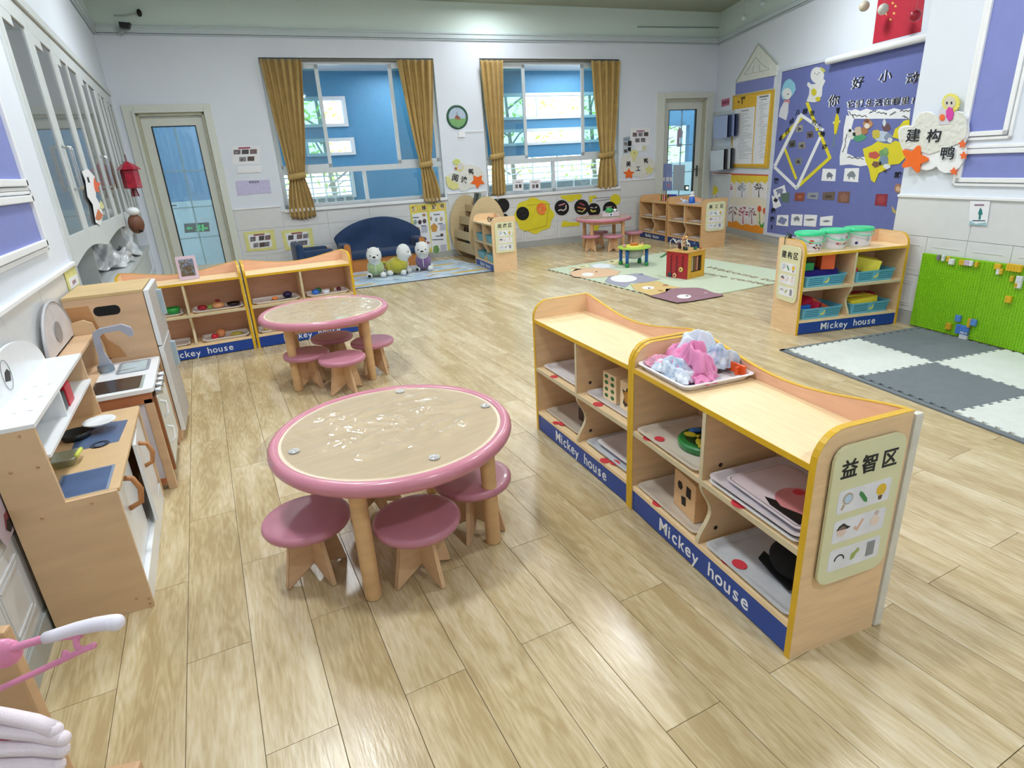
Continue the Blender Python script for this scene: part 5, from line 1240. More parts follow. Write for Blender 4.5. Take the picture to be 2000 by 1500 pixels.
# yellow notice on the left wall below the cabinet
t = LF.root('notice', 'small yellow notice with a drawing under the wall cabinet', 'notice', 140, 545, .011)
LF.decal('sheet', [(124, 528), (144, 513), (157, 555), (137, 570)], mat('notice_yellow', '#d9d68a', .6), .011, .003, t)
LF.decal('picture', [(134, 545), (150, 535), (155, 553), (140, 566)], papr, .0145, .001, t)
LF.decal('drawing', [(141, 549), (147, 545), (149, 551), (143, 556)], C('#a88a94'), .0158, .001, t)
t = LF.root('notice', 'reddish picture poster on the left wall behind the near kitchen', 'poster', 20, 1000, .02)
LF.decal('sheet', [(0, 935), (28, 925), (42, 1000), (14, 1068), (0, 1050)], mat('poster_plum', '#b9aab4', .5), .02, .003, t)
LF.decal('bus_print', [(8, 1005), (20, 985), (36, 988), (34, 1010), (12, 1035)], C('#7a3a3a'), .0235, .001, t)
LF.decal('wheel_print', [(14, 1015), (20, 1010), (26, 1020), (22, 1038), (15, 1034)], black, .025, .001, t)
# ------------------------------------------------------------------ reading corner: sofa, armchair, mat, plush animals
woodf = mat('sofa_wood', '#b9763a', .5, var=.08, scale=5, stretch=(1, 1, 5))
t = thing('toddler_sofa', 'navy two-seat toddler sofa with wooden ends under the left window', 'sofa', (1.62, 8.52, 0), -.04)
SW, SD = 1.22, .50
for x0 in (0, SW - .035):
    e_ = [(.0, .0), (.0, .38)] + [(.05 - .05 * math.cos(a), .38 + .05 * math.sin(a)) for a in [PI * i / 8 for i in range(1, 8)]] + [(.10, .38), (.12, .26), (SD - .02, .26), (SD - .02, 0)]
for x0 in (.03, SW - .11):
    obj('arm', MB().box(x0 - .03, x0 + .11, .03, SD - .02, .02, .40, bev=.03), navyf, t, smooth=True)
    cap_ = [(x0 + .04 + .045 * math.cos(a), .36 + .05 * math.sin(a)) for a in [PI * i / 10 for i in range(11)]] + [(x0 + .0, .15), (x0 + .01, 0), (x0 + .075, 0), (x0 + .085, .2)]
    obj('arm_end', MB().prism(cap_, -.0, .03, 'y'), woodf, t)
obj('front_board', MB().box(.10, SW - .10, .03, .06, .0, .185), woodf, t)
obj('seat', MB().box(.11, SW - .11, .0, SD - .06, .185, .275, bev=.025), navyf, t, smooth=True)
bk = [(.0, .18)] + [(SW * i / 24, .46 + .24 * math.sin(PI * i / 24) ** .75) for i in range(25)] + [(SW, .18)]
def bfn(u, v):
    x = SW * u; top = .44 + .27 * math.sin(PI * min(1, max(0, u))) ** .7; z = .16 + (top - .16) * v
    return (x, SD - .13 + .10 * v + .025 * math.sin(PI * u) * math.sin(v * 5) - .012 * math.sin(6 * v + 3 * math.cos(PI * u)), z)
b_o = obj('backrest', MB().grid(bfn, 40, 16), navyf, t, smooth=True); md = b_o.modifiers.new('s', 'SOLIDIFY'); md.thickness = .07; md.offset = -1 if False else 1
md2 = b_o.modifiers.new('b', 'BEVEL'); md2.width = .02; md2.segments = 3; md2.limit_method = 'ANGLE'
# armchair turned sideways
t = thing('toddler_armchair', 'navy toddler armchair seen from the side, left of the sofa', 'armchair', (1.02, 9.05, 0), -PI / 2 + .05)
t.rotation_euler[2] = PI / 2; t.location = (1.50, 8.42, 0)
# local: front faces -y -> world +x ; width along x -> world y
AW = .56
obj('backrest', MB().box(.0, AW, .40, .50, .0, .48, bev=.035), navyf, t, smooth=True)
for x0 in (0, AW - .13): obj('arm', MB().box(x0, x0 + .13, .02, .42, .03, .385, bev=.03), navyf, t, smooth=True)
obj('seat', MB().box(.13, AW - .13, .0, .42, .15, .26, bev=.02), navyf, t, smooth=True)
for x0 in (.02, AW - .11): obj('arm_end', MB().box(x0, x0 + .09, -.01, .02, .0, .36, bev=.012), woodf, t)
obj('base', MB().box(.1, AW - .1, .0, .40, 0, .15), woodf, t)
# reading mat
mm = bpy.data.materials.new('mat_print'); mm.use_nodes = True; nt = mm.node_tree; N = nt.nodes; L = nt.links; b = N['Principled BSDF']; b.inputs['Roughness'].default_value = .35
tc = N.new('ShaderNodeTexCoord'); v1 = N.new('ShaderNodeTexNoise'); v1.inputs['Scale'].default_value = 3.2; v1.inputs['Detail'].default_value = 1; L.new(tc.outputs['Object'], v1.inputs['Vector'])
r1 = N.new('ShaderNodeValToRGB'); r1.color_ramp.interpolation = 'CONSTANT'; e = r1.color_ramp.elements; e[0].position = 0; e[0].color = lin('#a9c3dc'); e[1].position = .46; e[1].color = lin('#cbd9e4'); x_ = e.new(.56); x_.color = lin('#b4cbe0')
L.new(v1.outputs['Fac'], r1.inputs[0]); L.new(r1.outputs[0], b.inputs['Base Color'])
t = thing('reading_mat', 'pale blue patterned floor mat under the sofa and plush toys', 'mat', (1.35, 7.33, 0), 0)
pp = [(-.25, 0.02), (2.22, -.12), (1.98, .75), (1.92, 1.30), (-.25, 1.50)]
obj('sheet', MB().prism(pp, .0005, .012, 'z'), mm, t)
obj('sheet_edge', MB().prism([(-.25, .012), (2.22, -.128), (2.22, -.12), (-.25, .02)], .0005, .012, 'z'), C('#5d6266'), t)
rnd = random.Random(5)
yel = mat('mat_yellow', '#d9b23a', .4, var=.15, scale=30); dk = C('#6c7a8a')
for k, (x, y, rx, ry) in enumerate(((.1, .13, .34, .045), (1.75, .10, .34, .05), (1.45, .40, .25, .05), (.05, .55, .25, .06), (.75, .62, .15, .03), (1.2, .16, .10, .02), (1.95, .30, .12, .03), (.3, .9, .3, .06), (1.6, .9, .2, .05))):
    obj('yellow_print', MB().prism(wavy(x, y, rx, ry, 9, .08, 40), .012, .0126, 'z'), yel, t)
for k in range(16):
    x, y = rnd.uniform(.0, 1.95), rnd.uniform(.08, 1.0)
    obj('dark_print', MB().prism(wavy(x, y, rnd.uniform(.03, .07), .016, 3, .3, 18, k), .0127, .0131, 'z'), dk if k % 3 else C('#7fa39a'), t)
# plush animals
def plush(label, u, v, col, face, scale, legs_out=True):
    p = Z(u, v, .012); m = mat('plush_' + col.lstrip('#'), col, .95, var=.12, scale=40, bump=.35, bscale=180, sheen=.5)
    wf = mat('plush_white', '#d9dcda', .95, var=.04, scale=40, bump=.3, bscale=200, sheen=.5)
    t = thing('plush_animal', label, 'soft toy', (p[0], p[1], .012), face, 'plush animals on the reading mat'); k = scale
    bd = MB().ball((0, .02 * k, .15 * k), .13 * k, 20, ry=1.15, rz=1.0).ball((0, -.05 * k, .17 * k), .10 * k, 18, rz=1.15).ball((0, .12 * k, .12 * k), .11 * k, 16)
    bo = obj('body', bd, m, t, smooth=True); rm = bo.modifiers.new('r', 'REMESH'); rm.mode = 'VOXEL'; rm.voxel_size = .012 * k; rm.use_smooth_shade = True
    hd_ = MB().ball((0, -.10 * k, .345 * k), .115 * k, 20, rx=1.0, ry=.95, rz=1.12).ball((0, -.175 * k, .315 * k), .058 * k, 14, rx=1.1, rz=.85).ball((0, -.08 * k, .26 * k), .085 * k, 14)
    for s_ in (-1, 1): hd_.ball((s_ * .078 * k, -.06 * k, .440 * k), .014 * k, 10, rx=.8, rz=1.3)
    ho = obj('head', hd_, wf, t, smooth=True); rm = ho.modifiers.new('r', 'REMESH'); rm.mode = 'VOXEL'; rm.voxel_size = .009 * k; rm.use_smooth_shade = True
    obj('nose', MB().ball((0, -.232 * k, .335 * k), .020 * k, 12, rx=1.3, ry=.6, rz=.7), black, ho, smooth=True)
    obj('mouth', MB().tube([(-.025 * k, -.222 * k, .305 * k), (-.012 * k, -.230 * k, .296 * k), (0, -.232 * k, .304 * k), (.012 * k, -.230 * k, .296 * k), (.025 * k, -.222 * k, .305 * k)], .0022 * k, 5), C('#8a8486'), ho)
    for s_ in (-1, 1):
        obj('eye', MB().ball((s_ * .055 * k, -.196 * k, .355 * k), .010 * k, 10), black, ho, smooth=True)
        fx = .10 if s_ < 0 else .10
        obj('front_paw', MB().ball((s_ * .105 * k, -.11 * k, .045 * k), .046 * k, 14, ry=1.15, rz=.95), wf, t, smooth=True)
        ft = obj('hind_paw', MB().ball((s_ * .10 * k, .12 * k, .045 * k), .046 * k, 14, ry=1.2), wf, t, smooth=True)
    obj('paw_pad', MB().ball((-.105 * k, -.158 * k, .045 * k), .026 * k, 12, ry=.35), black, t, smooth=True)
    obj('tail', MB().ball((0, .235 * k, .19 * k), .028 * k, 12, ry=1.3), m, t, smooth=True)
    obj('zip', MB().tube([(0, -.145 * k, .225 * k), (0, -.158 * k, .18 * k), (0, -.150 * k, .12 * k), (0, -.13 * k, .08 * k)], .007 * k, 6), wf, t, smooth=True)
    return t
plush('white plush animal in a pale green suit, nearest of the three', 736, 541, '#a9c184', -.25, .86)
plush('white plush animal in a yellow-green suit facing right', 781, 536, '#b3ab36', .95, .86)
plush('white plush animal in a purple suit, furthest right', 829, 528, '#76588c', -.35, .86)

# ------------------------------------------------------------------ animal carpet, activity cube, play table
CP = [Z(1075, 527), Z(1322, 591), Z(1520, 557), Z(1540, 535), Z(1250, 497)]
cA, cB = np.array([3.927, 6.78]), np.array([3.896, 4.316])
t = thing('carpet', 'pale green children carpet with cartoon animal heads and welcome text', 'carpet', (3.90, 4.32, 0), 0)
CW, CL = 1.95, 2.48
cgreen = mat('carpet_green', '#c3cfb4', .9, var=.05, scale=30, bump=.15, bscale=400, sheen=.1)
obj('pile', MB().prism([(0, 0), (CW, -.02), (CW, CL), (0, CL)], .0005, .010, 'z'), cgreen, t)
def cl_(u, v): p = Z(u, v, .011); return (p[0] - 3.90, p[1] - 4.32)
def cdec(nm, pts, m, z, par): return obj(nm, MB().prism([cl_(*p) for p in pts], .010 + z * .0005, .0105 + z * .0005, 'z'), m, par)
outl = C('#4a3f3a')
def animal(nm, pts, col, muzzle, extra=()):
    c = [sum(p[i] for p in pts) / len(pts) for i in (0, 1)]
    o = cdec(nm, [(c[0] + (p[0] - c[0]) * 1.015 , c[1] + (p[1] - c[1]) * 1.03) for p in pts], outl, 0, t)
    cdec('fill', pts, C(col, .9), 1, o)
    if muzzle: cdec('muzzle', [(muzzle[0] + muzzle[2] * math.cos(a), muzzle[1] + muzzle[3] * math.sin(a)) for a in [2 * PI * i / 20 for i in range(20)]], C('#e6e6e2', .9), 2, o)
    for (x, y, rx, ry, cc) in extra: cdec('mark', [(x + rx * math.cos(a), y + ry * math.sin(a)) for a in [2 * PI * i / 14 for i in range(14)]], C(cc, .9), 3, o)
animal('bear_print', [(1270, 578), (1300, 570), (1300, 564), (1350, 562), (1362, 562), (1374, 564), (1392, 571), (1410, 574), (1412, 577), (1390, 581), (1350, 588), (1322, 591)], '#94707a', (1336, 579, 14, 4), ((1342, 578, 3, 1, '#6b4a50'), (1378, 572, 4, 1.5, '#b08e94')))
animal('tiger_print', [(1232, 556), (1255, 552), (1285, 549), (1300, 555), (1320, 560), (1334, 561), (1310, 564), (1298, 572), (1270, 577), (1240, 566)], '#cfb377', (1266, 562, 12, 3), ((1300, 557, 6, 1.6, '#a5764a'), (1290, 568, 6, 1.2, '#a5764a'), (1268, 563, 3, 1, '#5a4634')))
animal('hippo_print', [(1182, 549), (1190, 540), (1220, 537), (1244, 534), (1255, 536), (1275, 542), (1290, 545), (1262, 551), (1232, 553), (1222, 561), (1185, 552)], '#9d9cab', (1218, 544, 26, 7), ((1252, 536, 5, 2, '#84839a'),))
animal('lion_print', [(1112, 533), (1125, 525), (1160, 523), (1190, 525), (1212, 530), (1205, 537), (1180, 541), (1150, 543), (1120, 540)], '#dbb795', (1148, 536, 12, 3.5), ((1165, 531, 2, 1, '#5a4634'),))
animal('elephant_print', [(1153, 518), (1170, 514), (1195, 516), (1205, 521), (1180, 524), (1160, 523)], '#dfe3e6', None, ())
animal('giraffe_print', [(1110, 524), (1150, 516), (1152, 521), (1118, 530)], '#ddd6ae', None, ((1120, 524, 7, 1.2, '#b8a477'), (1138, 521, 6, 1.2, '#b8a477')))
animal('leopard_print', [(1180, 512), (1205, 507), (1225, 510), (1220, 516), (1200, 518)], '#d8cf9e', None, ((1195, 511, 4, 1, '#7a6a44'), (1210, 513, 4, 1, '#7a6a44')))
fr_ = MB()
for k in range(24): fr_.box(-.006, .0, k * .104 + .02, k * .104 + .06, .002, .0095)
obj('fringe', fr_, outl, t)
def ctext(body, p0, p1, h, name='carpet_lettering'):
    a = cl_(*p0); b_ = cl_(*p1); ang = math.atan2(b_[1] - a[1], b_[0] - a[0])
    me = text_mesh(body, h, depth=.0004, shear=.2); me.transform(Matrix.Rotation(-PI / 2, 4, 'X')); w = max(v.co.x for v in me.vertices) - min(v.co.x for v in me.vertices); L_ = math.hypot(b_[0] - a[0], b_[1] - a[1])
    me.transform(Matrix.Diagonal((L_ / w, 1, 1, 1))); me.materials.clear(); me.materials.append(C('#80603c'))
    o = link(bpy.data.objects.new(name, me)); o.parent = t; o.location = ((a[0] + b_[0]) / 2, (a[1] + b_[1]) / 2, .0112); o.rotation_euler[2] = ang
ctext('Welcome to', (1380, 521), (1512, 549), .15)
ctext('care center', (1375, 533), (1505, 557), .14)
# activity cube
cbe = Z(1346, 548)
e1 = Z(1300, 543); e2 = Z(1379, 540); a1 = math.atan2(e1[1] - cbe[1], e1[0] - cbe[0])
t = thing('activity_cube', 'red and yellow wooden activity cube with bead wires on top', 'activity cube', (4.70, 5.06, .0108), math.radians(-4) - PI / 2 + math.radians(12))
# local: x axis = world -y roughly; red face along local -y (world -x), yellow face at local +x (world -y)
w_ = .30; H_ = .29
t.location = (4.655, 5.36, .0108); redc = mat('cube_red', '#a51a22', .35, coat=.2); yelc = mat('cube_yellow', '#dfa520', .35, coat=.2)
obj('red_panel', MB().box(0, w_, 0, .012, 0, H_), redc, t)
sq = MB()
for i, xx in enumerate((.07, .15, .235)):
    pts = [(xx + .010 * math.sin(q * 1.1), -.002, H_ - .03 - q * .0068) for q in range(0, 34 if i < 2 else 24)]
    sq.tube(pts, .005, 5)
obj('groove', sq, mat('groove_dark', '#5c0f14', .6), t)
for (x, z_, c, r_) in ((.22, .105, '#e4cf72', .026), (.135, .03, '#e3b08a', .026), (.06, .03, '#26505a', .024)):
    g_ = MB().lathe([(r_, 0), (r_, .012), (r_ * .4, .014)], 14); bmesh.ops.rotate(g_.b, verts=g_.b.verts, matrix=Matrix.Rotation(PI / 2, 3, 'X')); gw = obj('gear', g_, C(c), t, (x, -.001, z_))
    h2 = MB().lathe([(r_ * .4, 0), (r_ * .4, .004)], 10); bmesh.ops.rotate(h2.b, verts=h2.b.verts, matrix=Matrix.Rotation(PI / 2, 3, 'X')); obj('hub', h2, C('#4a3a20'), gw, (0, -.013, 0))
obj('yellow_panel', MB().box(w_ - .012, w_, .012, .07, 0, H_).box(w_ - .012, w_, .25, w_, 0, H_).box(w_ - .012, w_, .07, .25, 0, .07).box(w_ - .012, w_, .07, .25, .245, H_), yelc, t)
obj('bead_window', MB().box(w_ - .02, w_ - .014, .07, .25, .07, .245), mat('window_dark', '#2b1d14', .6), t)
for k in range(4): obj('spinner', MB().box(w_ - .016, w_ - .008, .085 + .042 * k, .11 + .042 * k, .08, .235), C(('#b9b08a', '#8a5a34', '#c98a6a', '#2c2018')[k]), t)
obj('panel', MB().box(0, .012, .012, w_, 0, H_).box(.012, w_ - .012, w_ - .012, w_, 0, H_), yelc, t)
obj('cube_top', MB().box(-.008, w_ + .008, -.008, w_ + .008, H_, H_ + .014, bev=.003), mat('cube_wood', '#cfa45c', .4), t)
wires = [([(0.03, .03, 0), (.02, .03, .10), (.06, .03, .13), (.10, .04, .08), (.13, .04, .11), (.16, .05, .12), (.17, .06, .0)], '#e2dcc8'), ([(.10, .12, 0), (.12, .12, .12), (.18, .12, .14), (.20, .12, .0)], '#dfd6b8'), ([(.16, .08, 0), (.16, .08, .09), (.20, .09, .11), (.24, .10, .06), (.24, .10, .0)], '#e8e2cc'), ([(.22, .2, 0), (.23, .2, .12), (.28, .2, .12), (.28, .24, .0)], '#b8a06a')]
for pts, c in wires:
    wo = obj('wire', MB().tube([(x, y, z_ + H_ + .014) for x, y, z_ in pts], .0045, 6), C(c), t, smooth=True)
for (x, y, z_, c, r_) in ((.10, .10, .03, '#3c2430', .022), (.10, .09, .065, '#4a2838', .02), (.13, .12, .12, '#c98a5a', .018), (.17, .12, .14, '#e0b070', .018), (.20, .09, .02, '#1d3a3a', .02), (.24, .20, .02, '#2f7a6a', .022), (.24, .18, .06, '#20386a', .024), (.17, .10, .02, '#1a1a1c', .018), (.28, .24, .02, '#c9724a', .016), (.15, .11, .05, '#caa47a', .024), (.15, .11, .09, '#b98a5a', .02)):
    obj('bead', MB().ball((x, y, z_ + H_ + .014), r_, 12), C(c), t, smooth=True)
obj('flap', MB().box(-.15, -.01, .0, .05, -.004, .008, bev=.002).box(-.13, -.05, .06, .072, .004, .016), mat('flap_green', '#3d8a44', .4), t, (0, .03, H_ - .01)).rotation_euler[1] = -.55
# little play table with blue legs
p = Z(1238, 519, .011)
t = thing('play_table', 'small lime and blue play table on the carpet', 'play table', (4.86, 6.22, .0108), -.3)
for (x, y) in ((-.13, -.10), (.13, -.10), (-.13, .14), (.13, .14)):
    l_ = obj('leg', MB().lathe([(.020, .03), (.022, .22)], 14, x, y), mat('leg_blue', '#1d5ba6', .35), t, smooth=True); obj('foot', MB().lathe([(.022, 0), (.028, .01), (.026, .045), (.02, .05)], 14, x, y), mat('foot_green', '#2f8f4a', .4), l_, smooth=True)
obj('top', MB().lathe([(.19, .22), (.215, .232), (.21, .245), (.0, .248)], 30, cap=False), mat('lime_top', '#a9c94a', .4), t, smooth=True, ang=50)
obj('inset', MB().lathe([(.13, .248), (.12, .258), (.0, .258)], 24, cap=False), mat('lime_yellow', '#d8d84a', .4), t)
obj('drum', MB().lathe([(.05, .258), (.052, .285), (.0, .288)], 18, cap=False), C('#c9773a'), t)
obj('toy_figure', MB().ball((-.14, -.02, .262), .022, 10).ball((.12, .03, .262), .018, 10), C('#d99aa0'), t, smooth=True)
obj('net_bag', MB().lathe([(.11, .222), (.12, .16), (.09, .10), (.02, .085)], 20), mat('net', '#b5b9ae', .8), t, smooth=True)

# ------------------------------------------------------------------ foam puzzle mat
def puzzle_tile(size, tooth=.045, cnt=9, depth=.018):
    pts = []
    n = cnt
    for e_ in range(4):
        for i in range(n * 2):
            a0 = i / (n * 2) * size; a1 = (i + 1) / (n * 2) * size; d = depth if i % 2 else -.0; k = .006
            seg = [(a0 - (k if i % 2 else -k) * 0, d if i % 2 else 0), (a1, d if i % 2 else 0)]
            for (s_, dd) in seg:
                s2 = s_ + (k if (s_ == a1) == bool(i % 2) else -k) * (1 if i % 2 else 0) * (1 if s_ == a1 else 1)
                s2 = s_ + ((k if s_ == a1 else -k) if i % 2 else 0)
                if e_ == 0: pts.append((s2, -dd))
                elif e_ == 1: pts.append((size + dd, s2))
                elif e_ == 2: pts.append((size - s2, size + dd))
                else: pts.append((-dd, size - s2))
    return pts
f0 = np.array(Z(1522, 685))[:2]; fw_ = mat('foam_white', '#d7dcd6', .8, var=.03, bump=.5, bscale=90); fg_ = mat('foam_grey', '#6f777c', .85, var=.05, bump=.3, bscale=120)
fa = math.atan2(-(3.438 - 3.168), -(2.743 - 1.155)); 
# axes: ea runs from the far corner towards the camera side, eb towards the green wall
pA = np.array([3.438, 2.743]); pB_ = np.array([3.168, 1.155]); ea = (pB_ - pA) / np.linalg.norm(pB_ - pA); eb = np.array([-ea[1], ea[0]])
frt = thing('foam_mat', 'grey and white checkered interlocking foam floor mat', 'mat', (pA[0], pA[1], 0), math.atan2(ea[1], ea[0]))
TS = .60
bd_ = .045
obj('border', MB().box(-.0, 4.2 * TS, .0, bd_ * .8, .0004, .009).box(0, bd_ * .6, 0, 2 * TS + .1, .0004, .009), fg_, frt)
tile_pts = puzzle_tile(TS - .022)
for i in range(5):
    for j in range(2):
        m_ = fw_ if (i + j) % 2 == 0 else fg_
        zz = .0130 if m_ is fw_ else .0122
        obj('foam_tile', MB().prism(tile_pts, .0006 if m_ is fg_ else .0008, zz, 'z'), m_, frt, (bd_ + .008 + i * TS, bd_ + .008 + j * TS, 0))

# ------------------------------------------------------------------ green brick baseplates on the near right wall
gm = mat('brick_green', '#86c41c', .35, var=.05); gm2 = mat('brick_green_dark', '#6fae1e', .35)
pbw = []
gx0 = NR.px(1790, 560, .04)[0]; PWD = .46; PH_ = .545; pitch = .0185
for k in range(4):
    bpn = thing('baseplate', ('green studded baseplate at the left end of the wall', 'second green studded baseplate, with white and blue bricks low down', 'third green studded baseplate, with one yellow brick on it', 'green studded baseplate furthest to the right')[k], 'baseplate', NR.w(gx0 + k * PWD, .012, .0335), NR.a, 'green baseplates on the wall')
    obj('plate', MB().box(.001, PWD - .001, -.006, .012, 0, PH_), gm, bpn)
    if k < 3:
        st = MB()
        nx, nz = int(PWD / pitch), int(PH_ / pitch)
        for i in range(nx):
            for j in range(nz):
                cx, cz_ = (i + .5) * PWD / nx, (j + .5) * PH_ / nz
                vs = [st.b.verts.new((cx + .0062 * math.cos(a), y_, cz_ + .0062 * math.sin(a))) for y_ in (-.006, -.0115) for a in [2 * PI * q / 6 for q in range(6)]]
                st.b.faces.new(vs[6:])
                for q in range(6): st.b.faces.new((vs[q], vs[(q + 1) % 6], vs[6 + (q + 1) % 6], vs[6 + q]))
        obj('studs', st, gm, bpn, kind='stuff')
def brick(u0, v0, u1, v1, c, label):
    s0, z0 = NR.px(u0, v1, .05); s1, z1 = NR.px(u1, v0, .05)
    s0 = gx0 + round((s0 - gx0) / .0185) * .0185; s1 = max(s0 + .0185, gx0 + round((s1 - gx0) / .0185) * .0185)
    if z1 < z0: z0, z1 = z1, z0
    z1 = max(z1, z0 + .02)
    t = thing('toy_brick', label, 'toy brick', NR.w((s0 + s1) / 2, z0, .0455), NR.a, 'toy bricks on the green wall')
    w = s1 - s0; h = z1 - z0
    obj('body', MB().box(-w / 2, w / 2, -.016, 0, 0, h, bev=.0008), C(c, .35), t)
    st = MB()
    nx = max(1, round(w / .0185)); nz = max(1, round(h / .0185))
    for i in range(nx):
        for j in range(nz):
            cx, c2 = -w / 2 + (i + .5) * w / nx, (j + .5) * h / nz; st.prism(circ(cx, c2, .006, 8), -.0195, -.016, 'y')
    obj('studs', st, C(c, .35), t)
for a in ((1829, 498, 1838, 507, '#8d7f90', 'grey brick at the top left of the green wall'), (1838, 499, 1848, 509, '#d9dce2', 'white brick right of the grey brick at the top'), (1848, 501, 1857, 510, '#d8b534', 'yellow brick beside the white one at the top left'), (1855, 506, 1865, 516, '#dfe3e2', 'white brick set just below the top left row'),
          (1874, 508, 1886, 517, '#d8b534', 'yellow brick starting the middle top row'), (1886, 509, 1894, 518, '#c9b9cc', 'lilac brick in the middle top row'), (1894, 510, 1904, 519, '#e4e6ea', 'white brick in the middle top row'), (1904, 511, 1914, 521, '#d8b534', 'yellow brick ending the middle top row'),
          (1943, 516, 1958, 525, '#e0b92e', 'yellow brick at the top of the third plate'), (1944, 524, 1954, 535, '#e2e5e8', 'white brick with a dot near the top of the third plate'), (1954, 526, 1963, 535, '#d8b534', 'yellow brick right of the dotted white brick'), (1966, 518, 2000, 528, '#e0b92e', 'long yellow brick at the top right edge'),
          (1972, 540, 1984, 549, '#d8b534', 'yellow brick left of the white cross'), (1984, 540, 2000, 562, '#dde1e4', 'large white brick at the right edge'), (1981, 552, 1990, 561, '#cfa92c', 'yellow brick below the white one at the right edge'), (1963, 579, 1976, 590, '#dcb42a', 'single yellow brick in the middle of the wall'),
          (1868, 617, 1880, 627, '#5b8fd0', 'blue brick above the low cluster'), (1887, 622, 1898, 641, '#d6a92e', 'tall amber brick in the low cluster'), (1898, 625, 1909, 635, '#5f92d4', 'blue brick at the right of the low cluster'), (1848, 632, 1858, 642, '#d0a628', 'amber brick at the left of the low cluster'), (1867, 638, 1893, 650, '#4f83cc', 'long blue brick in the low cluster'), (1873, 649, 1894, 661, '#d3d8da', 'white brick at the bottom of the low cluster')):
    brick(*a)

# ------------------------------------------------------------------ clothes rack and hangers at the lower left
def D3(u, v, d): return Vector(CAM + ray(u, v) * d)
woodr = mat('rack_wood', '#cda67e', .5, var=.08, scale=4, stretch=(1.2, 1.2, 6))
pb = Z(118, 1560); pb = Vector((pb[0], pb[1], 0))
t = thing('coat_rack', 'small wooden coat rack at the lower left edge', 'rack', pb, -.25)
zt_ = .50
obj('post', MB().box(-.045, .045, -.014, .014, .02, zt_, bev=.006), woodr, t)
obj('foot', MB().box(-.03, .18, -.024, .024, 0, .042, bev=.010), woodr, t)
obj('rail', MB().tube([(-.02, -.014, zt_ - .03), (-.04, -.7, zt_ - .03)], .012, 10), mat('peg_wood', '#dcb48c', .5), t, smooth=True)
obj('peg', MB().tube([(.0, -.014, zt_ - .05), (-.02, -.05, zt_ - .045)], .010, 8), MATS['peg_wood'], t, smooth=True)
pp_ = mat('hanger_pink', '#e48fb6', .35, coat=.2); wp_ = mat('hanger_white', '#e6e2ee', .6, var=.02); fp_ = mat('hanger_foam', '#ecdfe6', .8, var=.03, bump=.15, bscale=400)
dH = .92
rod = t
def hang(name, label, segs, mt, grp, loc_px, d):
    base = D3(*loc_px, d); h = thing(name, label, 'hanger', base, 0, grp); return h, base
h, base = hang('hanger', 'pink plastic hanger with a white shoulder tip', None, None, 'hangers on the rack', (0, 1280), dH)
def rel(u, v, d=dH): return D3(u, v, d) - base
obj('centre_disc', MB().ball((0, 0, 0), .027, 20, rx=1, ry=1, rz=1).b and MB().ball(tuple(rel(5, 1277)), .026, 20, ry=.5), pp_, h, smooth=True)
obj('shoulder_bar', MB().tube([rel(-160, 1335), rel(-60, 1300), rel(0, 1277), rel(30, 1264), rel(90, 1246), rel(160, 1238)], .0065, 8), pp_, h, smooth=True)
tp_ = MB(); pts = [rel(88, 1246), rel(110, 1240), rel(150, 1228), rel(185, 1220), rel(215, 1216), rel(228, 1216)]; tp_.tube(pts, .009, 12, r2=.013); tp_.ball(tuple(rel(226, 1216)), .0132, 12)
obj('shoulder_tip', tp_, wp_, h, smooth=True)
obj('lower_bar', MB().tube([rel(-150, 1400), rel(0, 1345), rel(60, 1318), rel(130, 1285), rel(160, 1270), rel(185, 1260)], .005, 8), pp_, h, smooth=True)
obj('notch_hook', MB().tube([rel(160, 1270), rel(150, 1262), rel(148, 1250), rel(154, 1238)], .0048, 8).tube([rel(132, 1284), rel(126, 1281), rel(128, 1272)], .005, 8), pp_, h, smooth=True)
obj('hook', MB().tube([rel(-10, 1270), rel(-30, 1200), rel(-60, 1170), rel(-90, 1190), rel(-90, 1215)], .003, 8), chrome, h, smooth=True)
for k, (pa, pm_, pc) in enumerate((((-60, 1385), (20, 1400), (113, 1426)), ((-60, 1420), (20, 1428), (128, 1443)), ((-60, 1468), (20, 1462), (126, 1464)), ((-60, 1495), (20, 1492), (118, 1494)))):
    d_ = .80 + .0 * k
    lb = ('topmost', 'second', 'third', 'lowest')[k]
    b2 = D3(0, pm_[1], d_); h = thing('foam_hanger', 'pale foam-covered hanger, %s of the bundle at the corner' % lb, 'hanger', b2, 0, 'foam hangers at the corner')
    tb_ = MB().tube([D3(pa[0], pa[1], d_) - b2, D3(pm_[0], pm_[1], d_) - b2, D3((pm_[0] + pc[0]) / 2, (pm_[1] + pc[1]) / 2 - 3, d_) - b2, D3(pc[0] - 6, pc[1], d_) - b2], .0095, 12, r2=.0105); tb_.ball(tuple(D3(pc[0] - 6, pc[1], d_) - b2), .0105, 12)
    obj('foam_sleeve', tb_, fp_, h, smooth=True)
    obj('plastic_core', MB().tube([D3(-50, pm_[1] + 12, d_ + .01) - b2, D3(30, pm_[1] + 14, d_ + .01) - b2, D3(60, pm_[1] + 4, d_ + .01) - b2], .0035, 6), C('#c95c82'), h, smooth=True)
